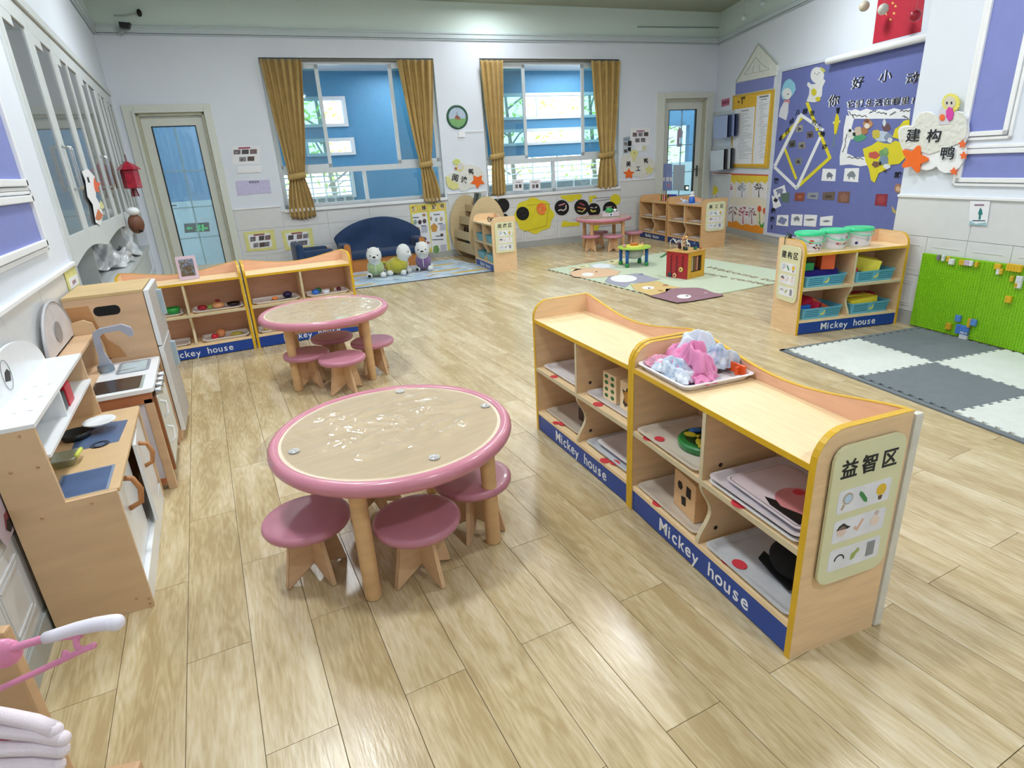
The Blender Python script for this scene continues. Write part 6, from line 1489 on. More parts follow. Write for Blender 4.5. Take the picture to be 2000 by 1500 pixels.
# ------------------------------------------------------------------ things fixed on the walls
def qd(cx, cy, w, h, sk=0.0): return [(cx - w / 2, cy - h / 2 + sk), (cx + w / 2, cy - h / 2 - sk), (cx + w / 2, cy + h / 2 - sk), (cx - w / 2, cy + h / 2 + sk)]
def el(cx, cy, rx, ry=None, n=22): return [(cx + rx * math.cos(2 * PI * i / n), cy + (ry or rx) * math.sin(2 * PI * i / n)) for i in range(n)]
def lumpy(cx, cy, rx, ry, k, amp, ph=0, n=60): return wavy(cx, cy, rx, ry, k, amp, n, ph)
def bar(p, q, w):
    dx, dy = q[0] - p[0], q[1] - p[1]; l = math.hypot(dx, dy); nx, ny = -dy / l * w / 2, dx / l * w / 2
    return [(p[0] + nx, p[1] + ny), (q[0] + nx, q[1] + ny), (q[0] - nx, q[1] - ny), (p[0] - nx, p[1] - ny)]
def item(pl, name, label, cat, u, v, o=.0, group=None): return pl.root(name, label, cat, u, v, o, group)
yel_p = mat('paper_yellow', '#dccf2a', .7, var=.04); yel_l = mat('paper_lemon', '#dcd98f', .7, var=.04); org_p = mat('paper_orange', '#ec6a1c', .7, var=.04); crm_p = mat('clay_cream', '#dfdfd8', .8, var=.04, bump=.8, bscale=45)
photo_cols = ['#6d6469', '#4b4a50', '#7a5d5c', '#8a8a90', '#5c4a44', '#70757c']
def thumbs(pl, root, spots, w, h, o, sk=0, seed=0):
    for i, (u, v) in enumerate(spots):
        ph_ = pl.decal('photo', qd(u, v, w, h, sk), C(photo_cols[(i + seed) % 6], .6), o, .001, root)
        pl.decal('photo_mark', el(u - w * .1, v + h * .1, w * .22, h * .25, 8), C(photo_cols[(i + seed + 3) % 6], .6), o + .001, .0008, root)
# --- far wall, left part
t = item(BK, 'notice', 'white notice with five small photos above the switches', 'notice', 481, 303)
BK.decal('sheet', qd(481, 303, 54, 37, 1), papr, 0, .003, t); BK.decal('heading', qd(477, 289, 23, 3.4, .5), C('#a5526a'), .003, .001, t)
thumbs(BK, t, [(463, 297), (479, 296.5), (495, 296), (474, 311), (490, 310)], 13.5, 9, .003, .2)
t = item(BK, 'switch_plate', 'white triple light switch under the photo notice', 'switch', 487, 330)
BK.decal('plate', qd(487, 331, 46, 13, .8), white, 0, .012, t)
for k in range(3): BK.decal('rocker', qd(473 + 14 * k, 331.4 - .5 * k, 12, 9, .3), whitew, .012, .004, t)
t = item(BK, 'plaque', 'pale lilac wavy plaque under the light switches', 'plaque', 495, 366)
BK.decal('plate', [(460, 354), (490, 352), (526, 351), (530, 377), (500, 378), (480, 381), (464, 382)], mat('lilac_card', '#c4bfe0', .5, var=.08, scale=30), 0, .006, t)
BK.letters('常规安排', 496, 356, 5, ink, .0075, t)
for i, (u0, v0, lb) in enumerate(((508, 470, 'yellow-edged sheet with six photos beside the left door'), (582, 467, 'yellow-edged photo sheet half hidden by the navy armchair'))):
    t = item(BK, 'notice', lb, 'notice', u0, v0, .012)
    BK.decal('sheet', [(u0 - 33, v0 - 16), (u0 + 27, v0 - 22), (u0 + 33, v0 + 17), (u0 - 25, v0 + 22)], yel_l, .012, .003, t)
    BK.decal('inner', [(u0 - 25, v0 - 11), (u0 + 19, v0 - 15), (u0 + 24, v0 + 12), (u0 - 18, v0 + 16)], papr, .015, .001, t)
    BK.decal('heading', [(u0 - 13, v0 - 12), (u0 + 8, v0 - 14), (u0 + 9, v0 - 11.5), (u0 - 12.5, v0 - 9)], C('#8f4258'), .016, .001, t)
    thumbs(BK, t, [(u0 - 14, v0 - 3), (u0 + 3, v0 - 5), (u0 + 15, v0 - 6), (u0 - 8, v0 + 9), (u0 + 4, v0 + 8), (u0 + 13, v0 + 7)], 10.5, 9, .016, .7, i)
# clock
t = item(BK, 'wall_clock', 'round green-rimmed wall clock between the two windows', 'clock', 893, 229)
a, z_ = BK.px(893, 229, .02); a2, z2 = BK.px(914, 229, .02); r_ = abs(a2 - a)
ck = MB()
for q in range(36):
    pass
ring = [((r_ - .018) + .018 * math.cos(b_), .018 * math.sin(b_) * 1.0) for b_ in [PI * i / 6 for i in range(7)]]
rb_ = MB().lathe([(p[0], p[1]) for p in [(r_, .0)] + ring + [(r_ - .036, 0)]], 40, cap=False); bmesh.ops.rotate(rb_.b, verts=rb_.b.verts, matrix=Matrix.Rotation(PI / 2, 3, 'X'))
obj('rim', rb_, mat('clock_green', '#155238', .3, coat=.4), t, smooth=True)
obj('dial', MB().prism(circ(0, 0, r_ - .03, 36), -.008, 0, 'y'), C('#aebfd2'), t)
dl_ = [o for o in t.children if o.name.startswith('dial')][0]
obj('field_print', MB().prism([(r_ * .8 * math.cos(q), r_ * .8 * math.sin(q)) for q in [PI + PI * i / 14 for i in range(15)]], -.0095, -.008, 'y'), C('#76a86a'), dl_, (0, 0, -.02))
obj('deer_print', MB().prism([(-.05, -.02), (-.02, .03), (.02, .01), (.05, -.04), (.0, -.03)], -.0105, -.0095, 'y'), C('#9a5a44'), dl_)
obj('hand', MB().box(-.002, .002, -.013, -.011, 0, .07).box(0, .05, -.013, -.011, -.002, .002), ink, t)
obj('hour_mark', MB().box(-.004, .004, -.0095, -.008, r_ * .70, r_ * .76).box(-.004, .004, -.0095, -.008, -r_ * .76, -r_ * .70).box(r_ * .70, r_ * .76, -.0095, -.008, -.004, .004).box(-r_ * .76, -r_ * .70, -.0095, -.008, -.004, .004), ink, dl_, kind='stuff')
t = item(BK, 'junction_box', 'small white box and conduit under the green clock', 'socket', 902, 262)
BK.decal('box', qd(902, 262, 13, 12, 0), white, 0, .02, t); BK.decal('conduit', [(908, 256), (944, 255), (944, 257), (908, 258)], whitew, 0, .012, t)
# reading-corner duck cutout
def kanji(pl, ch, u, v, h, o, par, tilt=0, b=.002, name='character'):
    return pl.letters(ch, u, v, h, ink, o, par, tilt, name, bold=b, depth=.001)
t = item(BK, 'duck_sign', 'cream cloud sign reading 阅读鸭 with one orange star', 'sign', 908, 345)
BK.decal('cloud', [(870, 345), (878, 338), (888, 336), (900, 330), (908, 322), (918, 320), (928, 324), (938, 328), (944, 337), (946, 352), (940, 362), (928, 366), (918, 367), (912, 372), (902, 374), (894, 368), (880, 364)], crm_p, 0, .012, t)
BK.decal('yellow_half', [(871, 345), (876, 344), (882, 352), (890, 357), (896, 358), (896, 368), (886, 371), (877, 367), (872, 358)], yel_l, .012, .005, t)
BK.decal('duck_body', el(898, 326, 8, 9), yel_l, .0, .014, t); BK.decal('duck_face', el(899, 325, 5.5, 6.5), C('#d3cfd2'), .014, .003, t); BK.decal('duck_cap', el(892, 316, 7, 5.5), C('#c9d47c'), .0, .016, t); BK.decal('flower', el(890.5, 329, 2.4), C('#b5573f'), .014, .004, t)
BK.decal('star', star(933, 354, 14.5, 5, .55, PI / 2, False), org_p, .012, .006, t)
kanji(BK, '阅', 889, 348, 15, .019, t, -.3); kanji(BK, '读', 906, 352, 14, .015, t, -.25); kanji(BK, '鸭', 920, 336, 12, .015, t, -.1)
# recommended books poster
t = item(BK, 'poster', 'tall yellow poster headed 推荐好书 right of the sofa', 'poster', 840, 450, .013)
BK.decal('sheet', [(799.5, 400), (870, 396), (880, 498), (812, 507)], mat('poster_yellow', '#d9d36a', .6, var=.12, scale=14), .013, .003, t)
for (u, v) in ((809, 408.5), (828, 407), (848, 405), (863, 403.5)): BK.decal('badge', el(u, v, 7.6, 7.4), C('#e8bf3c'), .016, .001, t); BK.decal('badge_face', el(u, v, 5.6, 5.4), C('#ecdca0'), .017, .001, t)
for ch, u, v in (('推', 809, 408.5), ('荐', 828, 407), ('好', 848, 405), ('书', 863, 403.5)): kanji(BK, ch, u, v, 9.5, .0185, t, .05)
BK.decal('column', [(805, 418), (833, 414), (843, 482), (818, 503)], papr, .016, .001, t); BK.decal('column', [(839, 415), (868, 411), (875, 495), (845, 498)], papr, .016, .001, t)
for i, (u, v, rx, ry, c) in enumerate(((828, 420, 3.5, 3, '#a88a5a'), (811, 434, 3.4, 5, '#8ea6a0'), (820, 434, 3.6, 4.5, '#4a3038'), (829, 432, 3.8, 4.5, '#5a4448'), (816, 450, 4.2, 7, '#b98a4a'), (842, 427, 2, 4, '#a88a70'), (852, 429, 2.4, 4, '#8fa0a0'), (862, 428, 3, 4.5, '#b3a884'), (848, 445, 6.5, 8.5, '#c9944a'), (828, 467, 6, 2, '#7d6a70'), (820, 473, 2, 3, '#4a3038'), (834, 474, 6, 2.2, '#a86a5a'), (852, 487, 6, 8, '#6f9a5a'), (863, 459, 3, 3, '#4a3a3a'))):
    BK.decal('drawing', lumpy(u, v, rx, ry, 5, .10, i, 20), C(c), .017, .001, t)
for i, (u, v, w, h) in enumerate(((829, 448, 12, 14), (865, 444, 12, 13), (866, 484, 12, 13))):
    BK.decal('text_box', qd(u, v, w, h, .6), C('#c5c8d8'), .017, .0008, t)
    for k in range(4): BK.decal('text_line', qd(u, v - h * .3 + k * h * .2, w * .8, .7, .3), grey_line, .0178, .0006, t)
for (u, v, w) in ((812, 425, 12), (853, 419, 12), (827, 441, 10), (860, 437, 9), (822, 465, 20), (856, 461, 10), (855, 468, 22)): BK.decal('title_line', qd(u, v, w, 2, .4), C('#5f6478'), .0178, .0008, t)
# black art discs and yellow clouds
def disc(u, v, r, label, strokes=(), cut=None):
    t = item(BK, 'art_disc', label, 'art disc', u, v, .016, 'black discs with craft faces on the far wall'); BK.decal('disc', cut or el(u, v, r, r * 1.06, 30), mat('disc_black', '#060607', .7), .016, .006, t)
    for (pts, w, c) in strokes:
        for a_, b_ in zip(pts, pts[1:]): BK.decal('stroke', bar((u + a_[0], v + a_[1]), (u + b_[0], v + b_[1]), w), C(c), .022, .002, t)
    return t
t = item(BK, 'paper_cloud', 'large yellow cloud-shaped paper beside the bookrack shelf', 'paper cutout', 1044, 420, .012)
BK.decal('cloud', lumpy(1043, 421, 38, 34, 8, .055, .5), yel_p, .012, .004, t)
for a_, b_ in (((1029, 401), (1073, 398)), ((1073, 398), (1067, 441)), ((1067, 441), (1024, 452))): BK.decal('frame_line', bar(a_, b_, .9), C('#a99c20'), .016, .003, t)
disc(982, 401, 13, 'plain black disc above the others, left of the yellow cloud', (([(-2, -2), (3, 3)], 2, '#1f2124'),)); disc(961, 398, 12, 'black disc half hidden behind the oval rack'); disc(985, 427, 9, 'black disc low down behind the small shelf')
disc(1021, 417, 12.5, 'black disc with faint marks on the yellow cloud', (([(-4, -4), (2, -6)], 1.4, '#25282c'), ([(0, 5), (6, 3)], 1.4, '#25282c')))
t = item(BK, 'art_disc', 'orange marbled disc on the yellow cloud', 'art disc', 1058, 407, .02); BK.decal('disc', el(1058, 408, 9.5, 11.5, 24), mat('disc_orange', '#e8652a', .4, col2='#ef9a4a', scale=16), .018, .01, t)
disc(1097.5, 405.5, 14, 'black disc with a white and pink curved mouth', (([(-6, -4), (6, -8)], 2.2, '#d98a96'), ([(-7, 6), (-2, 4), (3, 6), (8, 2), (8, -5)], 2, '#e6cfd0')))
disc(1136, 404.5, 14, 'black disc with red, orange and yellow strokes', (([(-4, -8), (6, -3)], 2.4, '#b5485a'), ([(-8, 0), (0, 2), (6, 3)], 2.6, '#c96a3a'), ([(-8, 7), (2, 9), (8, 2)], 1.6, '#dfd08a')))
disc(1160, 410, 12.5, 'black disc with yellow and pink face behind the table', (([(-6, -1), (-4, 3), (4, 2)], 2.8, '#d8cf5a'), ([(-7, -5), (-1, -4)], 1.6, '#d9c7c9'), ([(2, -4), (6, -6)], 1.6, '#e2dcd2'), ([(-7, 11), (-3, 12)], 2.4, '#d58a90')))
disc(1191.5, 408, 13.5, 'black disc with white paper behind the tissue box', (([(-8, -3), (4, -5)], 1.6, '#d3a8a0'), ([(9, -4), (9, 3)], 1.6, '#c98a7a')))
for (lb, pts) in (('yellow scalloped strip above the discs', [(1094, 382), (1136, 379), (1136, 386), (1130, 391), (1125, 388), (1119, 393), (1110, 394), (1104, 389), (1098, 388)]),
                  ('yellow corner piece left of the white frame', [(1151, 383), (1165, 381.5), (1165, 387), (1157, 388), (1156, 396), (1151, 396)]),
                  ('yellow rounded piece at the right of the discs', el(1202, 390, 10, 11)),
                  ('yellow strip below the discs behind the far table', [(1097, 435), (1102, 431), (1112, 434), (1132, 434), (1132, 441), (1097, 443)]),
                  ('yellow piece low down behind the far table', [(1153, 441), (1171, 440), (1168, 452), (1160, 455), (1154, 453)])):
    t = item(BK, 'paper_piece', lb, 'paper cutout', pts[0][0], pts[0][1], .012, 'yellow paper pieces round the discs'); BK.decal('paper', pts, yel_p, .012, .004, t)
t = item(BK, 'wall_frame', 'thin clear frame among the yellow paper pieces', 'frame', 1178, 400, .012)
for a_, b_ in (((1160, 387), (1191, 385)), ((1191, 385), (1196, 392)), ((1166, 443), (1197, 440)), ((1165, 393), (1190, 389))): BK.decal('edge', bar(a_, b_, 1), C('#8d9095'), .012, .004, t)
# right cluster beside door 2
t = item(BK, 'notice', 'white notice with five photos beside the right door', 'notice', 1251, 267)
BK.decal('sheet', qd(1251, 266, 38, 34, .5), papr, 0, .003, t); BK.decal('heading', qd(1251, 256, 15, 2.8, .2), C('#a0607c'), .003, .001, t); thumbs(BK, t, [(1240, 263), (1251, 262.5), (1262, 262), (1245, 274), (1256, 273.5)], 8.5, 8, .003, 0, 2)
t = item(BK, 'notice', 'grey-blue narrow notice left of the hanging phone', 'notice', 1224, 283)
BK.decal('sheet', [(1217, 268), (1231, 265), (1231, 298), (1217, 302)], C('#b9c3cc'), 0, .003, t); thumbs(BK, t, [(1222, 281), (1222, 295)], 6, 6, .003); BK.decal('stripe', [(1218, 270), (1230, 268), (1230, 274), (1218, 276)], C('#8f9db0'), .003, .001, t)
t = item(BK, 'wall_phone', 'black handset hanging beside the right-hand notices', 'phone', 1230, 285)
BK.decal('handset', [(1228, 275), (1233.5, 275), (1233, 285), (1228, 285)], black, 0, .03, t); BK.decal('cradle', [(1228, 288), (1232.5, 287), (1232, 295), (1228, 294)], black, 0, .03, t); BK.decal('band', qd(1230, 286.6, 6, 2), white, 0, .02, t)
t = item(BK, 'switch_plate', 'white and cream double switch above the 美工鸭 sign', 'switch', 1254, 288)
BK.decal('plate', [(1244, 284), (1263.5, 283), (1263, 294.5), (1243, 295.5)], white, 0, .012, t); BK.decal('rocker', [(1254.5, 284.5), (1262.5, 284), (1262, 293.5), (1254, 294)], C('#d3d3b4'), .012, .003, t)
t = item(BK, 'duck_sign', 'cream cloud sign reading 美工鸭 beside the right door', 'sign', 1248, 325)
BK.decal('cloud', [(1213, 312), (1217, 303), (1226, 300), (1236, 303), (1246, 307), (1258, 306), (1268, 306), (1277, 315), (1279, 328), (1275, 338), (1266, 343), (1256, 348), (1247, 346), (1238, 344), (1228, 343), (1219, 336), (1214, 325)], crm_p, 0, .012, t)
BK.decal('duck_head', lumpy(1239, 300, 7, 7.5, 8, .07), yel_l, .0, .018, t); BK.decal('duck_neck', [(1235, 308), (1241, 308), (1239, 316), (1237, 316)], yel_l, .0, .017, t); BK.decal('duck_eyes', qd(1239, 299, 4, 1), ink, .018, .001, t)
BK.decal('star', star(1228.5, 339.5, 11.5, 5, .5, -PI / 2, False), org_p, .012, .006, t); BK.decal('star', star(1268.5, 332, 9, 5, .6, -PI / 2, True), yel_l, .012, .005, t)
kanji(BK, '美', 1227.5, 321, 11.5, .0145, t); kanji(BK, '工', 1246.5, 330, 10.5, .0145, t); kanji(BK, '鸭', 1261.5, 315, 11, .0145, t)
t = item(BK, 'notice', 'pair of white notices on the ledge of the right window', 'notice', 1035, 365, -.05)
for k, (u) in enumerate((1012, 1045)):
    BK.decal('sheet', qd(u, 362, 21, 22, .5), papr, -.05, .002, t); BK.decal('heading', qd(u, 356, 10, 1.5), C('#b08a9a'), -.047, .001, t); thumbs(BK, t, [(u - 3, 364), (u + 4, 363.5)], 5, 7, -.047)
# stickers on the right door glass, exit sign, reflected exit sign in the left door, extinguisher in the corridor
t = item(BK, 'door_poster', 'pale lilac poster on the glass of the right door', 'poster', 1306, 345, -.03)
BK.decal('sheet', [(1290, 326), (1298, 320), (1313, 320), (1313, 372), (1288, 372)], C('#8f9fd2'), -.05, .002, t); BK.decal('sheet_pale', [(1315, 322), (1338, 322), (1336, 372), (1314, 372)], C('#b9cad6'), -.05, .002, t)
for k, u in enumerate((1296, 1304, 1311)): BK.decal('block_letter', qd(u, 350, 5.5, 8), papr, -.047, .001, t)
BK.decal('dots', el(1306, 362, 3, 3.5), C('#c78fb0'), -.047, .001, t)
em = mat('exit_reflection_green', '#1fd67a', .5, emit=.9); gb = C('#3a5f54')
t = item(BK, 'exit_sign', 'small green exit sign square low in the right door glass', 'exit sign', 1342, 367, -.05)
BK.decal('plate', qd(1341, 367, 9, 11), gb, -.05, .004, t); BK.decal('symbol', el(1342, 367, 2.6, 3), mat('exit_white', '#ffffff', .5, emit=1.0), -.046, .001, t)
t = item(BK, 'exit_sign', 'reflection of a green exit sign with arrow and running figure, modelled behind the left door', 'exit sign', 383, 444, -.12)  # reflection in the door glass, built as a glowing sign behind it
o0 = -.12
BK.decal('plate', [(359, 437), (408, 434), (410, 452), (361, 455)], mat('exit_reflection_plate', '#3d5d57', .4), o0, .01, t)
BK.decal('arrow', [(364, 446), (369, 441.5), (369, 444.5), (376, 444), (376, 447), (369, 447.5), (369, 450.5)], em, o0 + .01, .002, t)
BK.decal('figure', [(384, 440), (391, 438.5), (392, 442), (389, 444), (393, 447), (391, 452), (388, 448), (384, 452), (382, 450), (385, 446), (382, 444)], em, o0 + .01, .002, t)
BK.decal('door_symbol', [(393, 438.5), (398, 438), (399, 451), (394, 451.5)], em, o0 + .01, .002, t); BK.decal('word', [(399, 444), (406, 443.5), (406, 447), (399, 447.5)], em, o0 + .01, .002, t)
p = CO.px(1328, 262, .065)
t = thing('fire_extinguisher', 'red fire extinguisher seen through the right door', 'fire extinguisher', CO.w(p[0], p[1] - .25, .065), CO.a)
obj('cylinder', MB().lathe([(.05, 0), (.06, .02), (.06, .30), (.03, .36), (.02, .38)], 20), mat('extinguisher_red', '#8e1f2c', .3, coat=.4), t, smooth=True, ang=40)
obj('hose', MB().tube([(.0, 0, .40), (.06, 0, .46), (.12, 0, .48)], .008, 6).tube([(-.03, 0, .37), (-.02, 0, .42), (.06, 0, .43)], .008, 6), black, t); obj('tag_label', MB().box(-.05, .05, -.062, -.058, .06, .18), papr, t)
# ceiling camera near the left corner
t = item(BK, 'security_camera', 'black camera on a bracket high in the left corner', 'camera', 240, 47, .10)
BK.decal('body', [(231, 42), (254, 44), (251, 55), (233, 52)], black, .10, .10, t); BK.decal('bracket', [(234, 52), (244, 56), (243, 64), (236, 70), (232, 64)], C('#9aa3a4'), .05, .04, t)
a0, z0_ = BK.px(272, 25, .05); a1_, z1_ = BK.px(222, 30, .05)
t = thing('ceiling_spotlight', 'small dark spotlight with thin arm near the corner camera', 'spotlight', BK.w(a0, z0_, .05), BK.a)
obj('head', MB().ball((.0, 0, 0), .035, 14, rx=.8, rz=1.2), black, t, smooth=True); obj('arm', MB().tube([(0, 0, 0), ((a1_ - a0) * .6, .0, -.03), (a1_ - a0, 0, z1_ - z0_)], .008, 6), C('#a7b2b2'), t)
t = item(BK, 'cable_duct', 'thin cable duct on the green band near the right corner', 'cable duct', 1300, 53, .012)
BK.decal('duct', [(1246, 51), (1404, 52.5), (1404, 55), (1246, 53.5)], C('#8fa3a3'), .012, .012, t)

# --- far right wall: castle panel, notice board, mural, big display board
def RD(root, nm, pts, m, o=0., th=.003): return RT.decal(nm, pts, m, o, th, root)
t = item(RT, 'gable_panel', 'white pointed wall panel with faint line drawing above the notices', 'panel', 1478, 140)
RD(t, 'panel', [(1480, 86), (1518, 126), (1515, 147), (1437, 161)], mat('panel_white', '#dfe2da', .5), 0, .02); 
for a_, b_ in (((1480, 86), (1437, 160)), ((1480, 86), (1518, 126))): RD(t, 'edge', bar(a_, b_, 1.6), C('#b3b7a6'), .02, .008)
for a_, b_ in (((1453, 146), (1462, 134)), ((1462, 134), (1468, 124)), ((1468, 124), (1476, 112)), ((1476, 112), (1486, 124)), ((1486, 124), (1494, 130)), ((1494, 130), (1503, 134)), ((1453, 146), (1503, 136)), ((1470, 142), (1472, 128)), ((1484, 139), (1483, 126))): RD(t, 'line', bar(a_, b_, .9), C('#a9aca2'), .02, .002)
t = item(RT, 'purple_strip', 'short purple panel between the pointed panel and the notices', 'panel', 1475, 166); RD(t, 'panel', [(1437, 163), (1512, 148), (1510, 172), (1436, 185)], purple, 0, .006)
t = item(RT, 'notice_board', 'yellow notice board with two white printed sheets', 'notice board', 1468, 255)
RD(t, 'frame', [(1431, 187), (1511.5, 174), (1500, 329), (1426, 327)], C('#c9a63a'), 0, .02); RD(t, 'board', [(1434, 191), (1508, 178), (1497, 324), (1430, 323)], mat('board_yellow', '#e5b51e', .5), .02, .002)
RD(t, 'sheet', [(1434, 214), (1475, 208), (1467.5, 320), (1429.5, 320)], papr, .022, .001); RD(t, 'sheet', [(1478.5, 187), (1505, 183), (1491.5, 320), (1469.5, 320)], papr, .022, .001)
RD(t, 'clip', [(1446, 190), (1455, 188), (1455, 193), (1450, 194), (1450, 203), (1448, 203), (1448, 194)], C('#5c4418'), .022, .004); RD(t, 'emblem', lumpy(1442.5, 199, 2, 2.4, 3, .3), C('#6a5220'), .022, .001)
RD(t, 'heading', qd(1455, 216, 14, 2.6, .8), grey_line, .023, .0008); RD(t, 'heading', qd(1492, 188.5, 18, 3, 1.4), C('#6f747c'), .023, .0008); RD(t, 'heading', qd(1492, 194, 12, 2.2, 1), grey_line, .023, .0008)
lr = random.Random(3)
tl = MB()
def lineset(root, x0, x1, y0, y1, slope, n, w=.9):
    for k in range(n):
        y = y0 + (y1 - y0) * k / n; a_ = x0 + lr.random() * 5; b_ = a_ + (x1 - a_) * lr.uniform(.35, 1)
        q = [RT.px(*p, .0235) for p in bar((a_, y + slope), (b_, y - slope), w)]
        loc = Vector(RT.w(0, 0, .0235)); 
        v = [tl.b.verts.new((p[0], 0, p[1])) for p in q]; tl.b.faces.new(v)
lineset(t, 1438, 1470, 222, 312, .6, 32); lineset(t, 1481, 1500, 200, 312, .8, 36)
lo_ = obj('print_lines', tl, C('#a9adb5'), None, RT.w(0, 0, .0235), RT.a, kind='stuff'); lo_.parent = t; lo_.matrix_parent_inverse = Matrix.LocRotScale(Vector(t.location), t.rotation_euler, None).inverted()
t = item(RT, 'small_sign', 'small pink and maroon sign above the hanging folders', 'sign', 1417, 200); RD(t, 'plate', [(1409, 195), (1425, 191), (1424, 205), (1409, 209)], C('#c46a86'), 0, .004)
for k in range(3): RD(t, 'glyph', qd(1412.5 + 4.6 * k, 201 - k * 1.1, 3.2, 6), C('#7a2440'), .004, .001)
def folders(u, v, w, h, label, cols):
    t = item(RT, 'hanging_folders', label, 'folders', u, v, .02)
    RD(t, 'hanger_bar', [(u - w * .6, v - h * .62), (u + w * .5, v - h * .72), (u + w * .5, v - h * .55), (u - w * .6, v - h * .45)], C('#cfd3d6'), .0, .03)
    for k, c in enumerate(cols):
        dx = k * w * .16; RD(t, 'folder', [(u - w * .5 + dx, v - h * .44 - k), (u + w * .12 + dx, v - h * .5 - k), (u + w * .08 + dx, v + h * .44 - k), (u - w * .52 + dx, v + h * .5 - k)], C(c, .35), .03 + .028 * (len(cols) - k), .012)
    return t
folders(1415, 248, 42, 46, 'bundle of dark blue folders hanging left of the yellow board', ['#a9b3d6', '#1d2648', '#8c9cc8', '#242c4e'])
folders(1408, 313, 40, 42, 'bundle of white and black folders below the blue folders', ['#d9dde2', '#15171c', '#c9ced4', '#2a2c33'])
t = item(RT, 'mural', 'cream tree mural with yellow scallops and orange grass', 'mural', 1445, 400)
RD(t, 'sheet', [(1391, 341), (1506, 341), (1492, 457), (1387, 441)], mat('mural_cream', '#ece3c4', .7, col2='#e6e0d4', scale=8), 0, .004)
RD(t, 'scallops', [(1392, 341), (1504, 344), (1502, 356)] + [(1502 - 6 * k - (3 if 1 else 0), 359 if k % 2 else 353) for k in range(0, 19)] + [(1392, 354)], mat('scallop_yellow', '#e8c41e', .6, col2='#efd84a', scale=20), .004, .004)
RD(t, 'red_edge', [(1392, 337), (1500, 341), (1500, 345), (1392, 341)], C('#d0603a'), .004, .004)
def treep(u, v, w, h, c, seed=0):
    cd_ = RD(t, 'tree_card', qd(u, v, w, h, -.3), C('#e9e6e6'), .004, .002); m_ = C(c); rr = random.Random(seed)
    RD(t, 'tree_trunk', [(u - 1, v + h * .46), (u + 1, v + h * .46), (u + .5, v - h * .1), (u - .5, v - h * .1)], m_, .006, .001)
    tb = MB()
    for k in range(26):
        ang = rr.uniform(.2, PI - .2); l = rr.uniform(.2, .52) * h; uu = u + math.cos(ang) * l * .55; vv = v + h * .08 - math.sin(ang) * l
        q = [RT.px(*p, .0075) for p in lumpy(uu, vv, rr.uniform(.8, 1.8), rr.uniform(.8, 1.6), 3, .3, k, 7)]; fc_ = [tb.b.verts.new((p[0], 0, p[1])) for p in q]; tb.b.faces.new(fc_)
    o = obj('blossom', tb, m_, None, RT.w(0, 0, .0075), RT.a, kind='stuff'); o.parent = t; o.matrix_parent_inverse = Matrix.LocRotScale(Vector(t.location), t.rotation_euler, None).inverted()
for a in ((1422, 370, 22, 32, '#c0405a', 1), (1449, 371, 24, 31, '#8f9ba8', 2), (1482, 371, 28, 31, '#4a4248', 3), (1414, 416, 14, 34, '#7fa8a0', 4), (1431, 418, 17, 36, '#8a5a4a', 5), (1451, 420, 18, 38, '#b51f45', 6), (1468, 421, 15, 36, '#9a6470', 7)): treep(*a)
RD(t, 'grass', [(1400, 434), (1406, 430), (1412, 436), (1420, 431), (1430, 434), (1438, 431), (1448, 440), (1458, 437), (1468, 441), (1478, 439), (1492, 446), (1491, 457), (1388, 441), (1389, 432), (1394, 434)], mat('grass_orange', '#ea7a1a', .7, col2='#f0ae28', scale=24, stretch=(6, 1, 1)), .004, .004)
RD(t, 'duck_cap', [(1392, 376), (1394, 362), (1399, 364), (1404, 372), (1399, 378), (1392, 382)], C('#e5d02a'), .004, .006); RD(t, 'duck_face', el(1398, 384, 5.5, 6), C('#e9e9e6'), .004, .005); RD(t, 'duck_bill', el(1399, 384, 1.6, 1), C('#c97a3a'), .009, .001)
for (u, v) in ((1483, 408), (1493.5, 412)): RD(t, 'tulip', el(u, v, 3.6, 6), C('#d9542a'), .004, .004); RD(t, 'stem', bar((u, v + 6), (u + 1, 438), 1), C('#3f8a3c'), .004, .003)
RD(t, 'leaf', [(1481, 432), (1487, 440), (1494, 431), (1491, 444), (1485, 444)], C('#4fa03c'), .004, .005)
# big display board
t = item(RT, 'display_board', 'large purple display board of animal questions', 'display board', 1640, 290)
BD = t
RD(t, 'board', [(1528, 141), (1835, 66), (1770, 500), (1497, 455)], mat('board_purple', '#6872ae', .8, var=.03), 0, .012)
for a_, b_, w in (((1525, 138), (1620, 116), 5), ((1523, 138), (1493, 458), 6), ((1493, 456), (1770, 503), 6)): RD(t, 'board_frame', bar(a_, b_, w), C('#cfd6e2'), 0, .022)
sc = item(RT, 'projector_screen', 'white rolled projector screen housing above the purple board', 'projector screen', 1710, 100, .02)
a0, z0_ = RT.px(1612, 120, .10); a1_, z1_ = RT.px(1840, 63, .10); inv = Matrix.LocRotScale(Vector(sc.location), sc.rotation_euler, None).inverted()
pa, pb2 = inv @ Vector(RT.w(a0, z0_, .07)), inv @ Vector(RT.w(a1_, z1_, .07)); obj('housing', MB().tube([pa, pb2], .038, 14), whitew, sc, smooth=True, ang=50)
flag = item(RT, 'flag', 'red flag with yellow stars above the projector screen', 'flag', 1755, 40)
RD(flag, 'cloth', [(1716, -8), (1809, -30), (1798, 62), (1704, 86)], mat('flag_red', '#b51a34', .7, var=.06), 0, .003)
RD(flag, 'star', star(1727, 23, 9, 5, .42, -PI / 2, False), C('#e4c56a'), .003, .001)
for (u, v) in ((1743.5, 6), (1749, 12), (1746, 26), (1739, 38)): RD(flag, 'star', star(u, v, 3.2, 5, .42, -PI / 2, False), C('#e4c56a'), .003, .001)
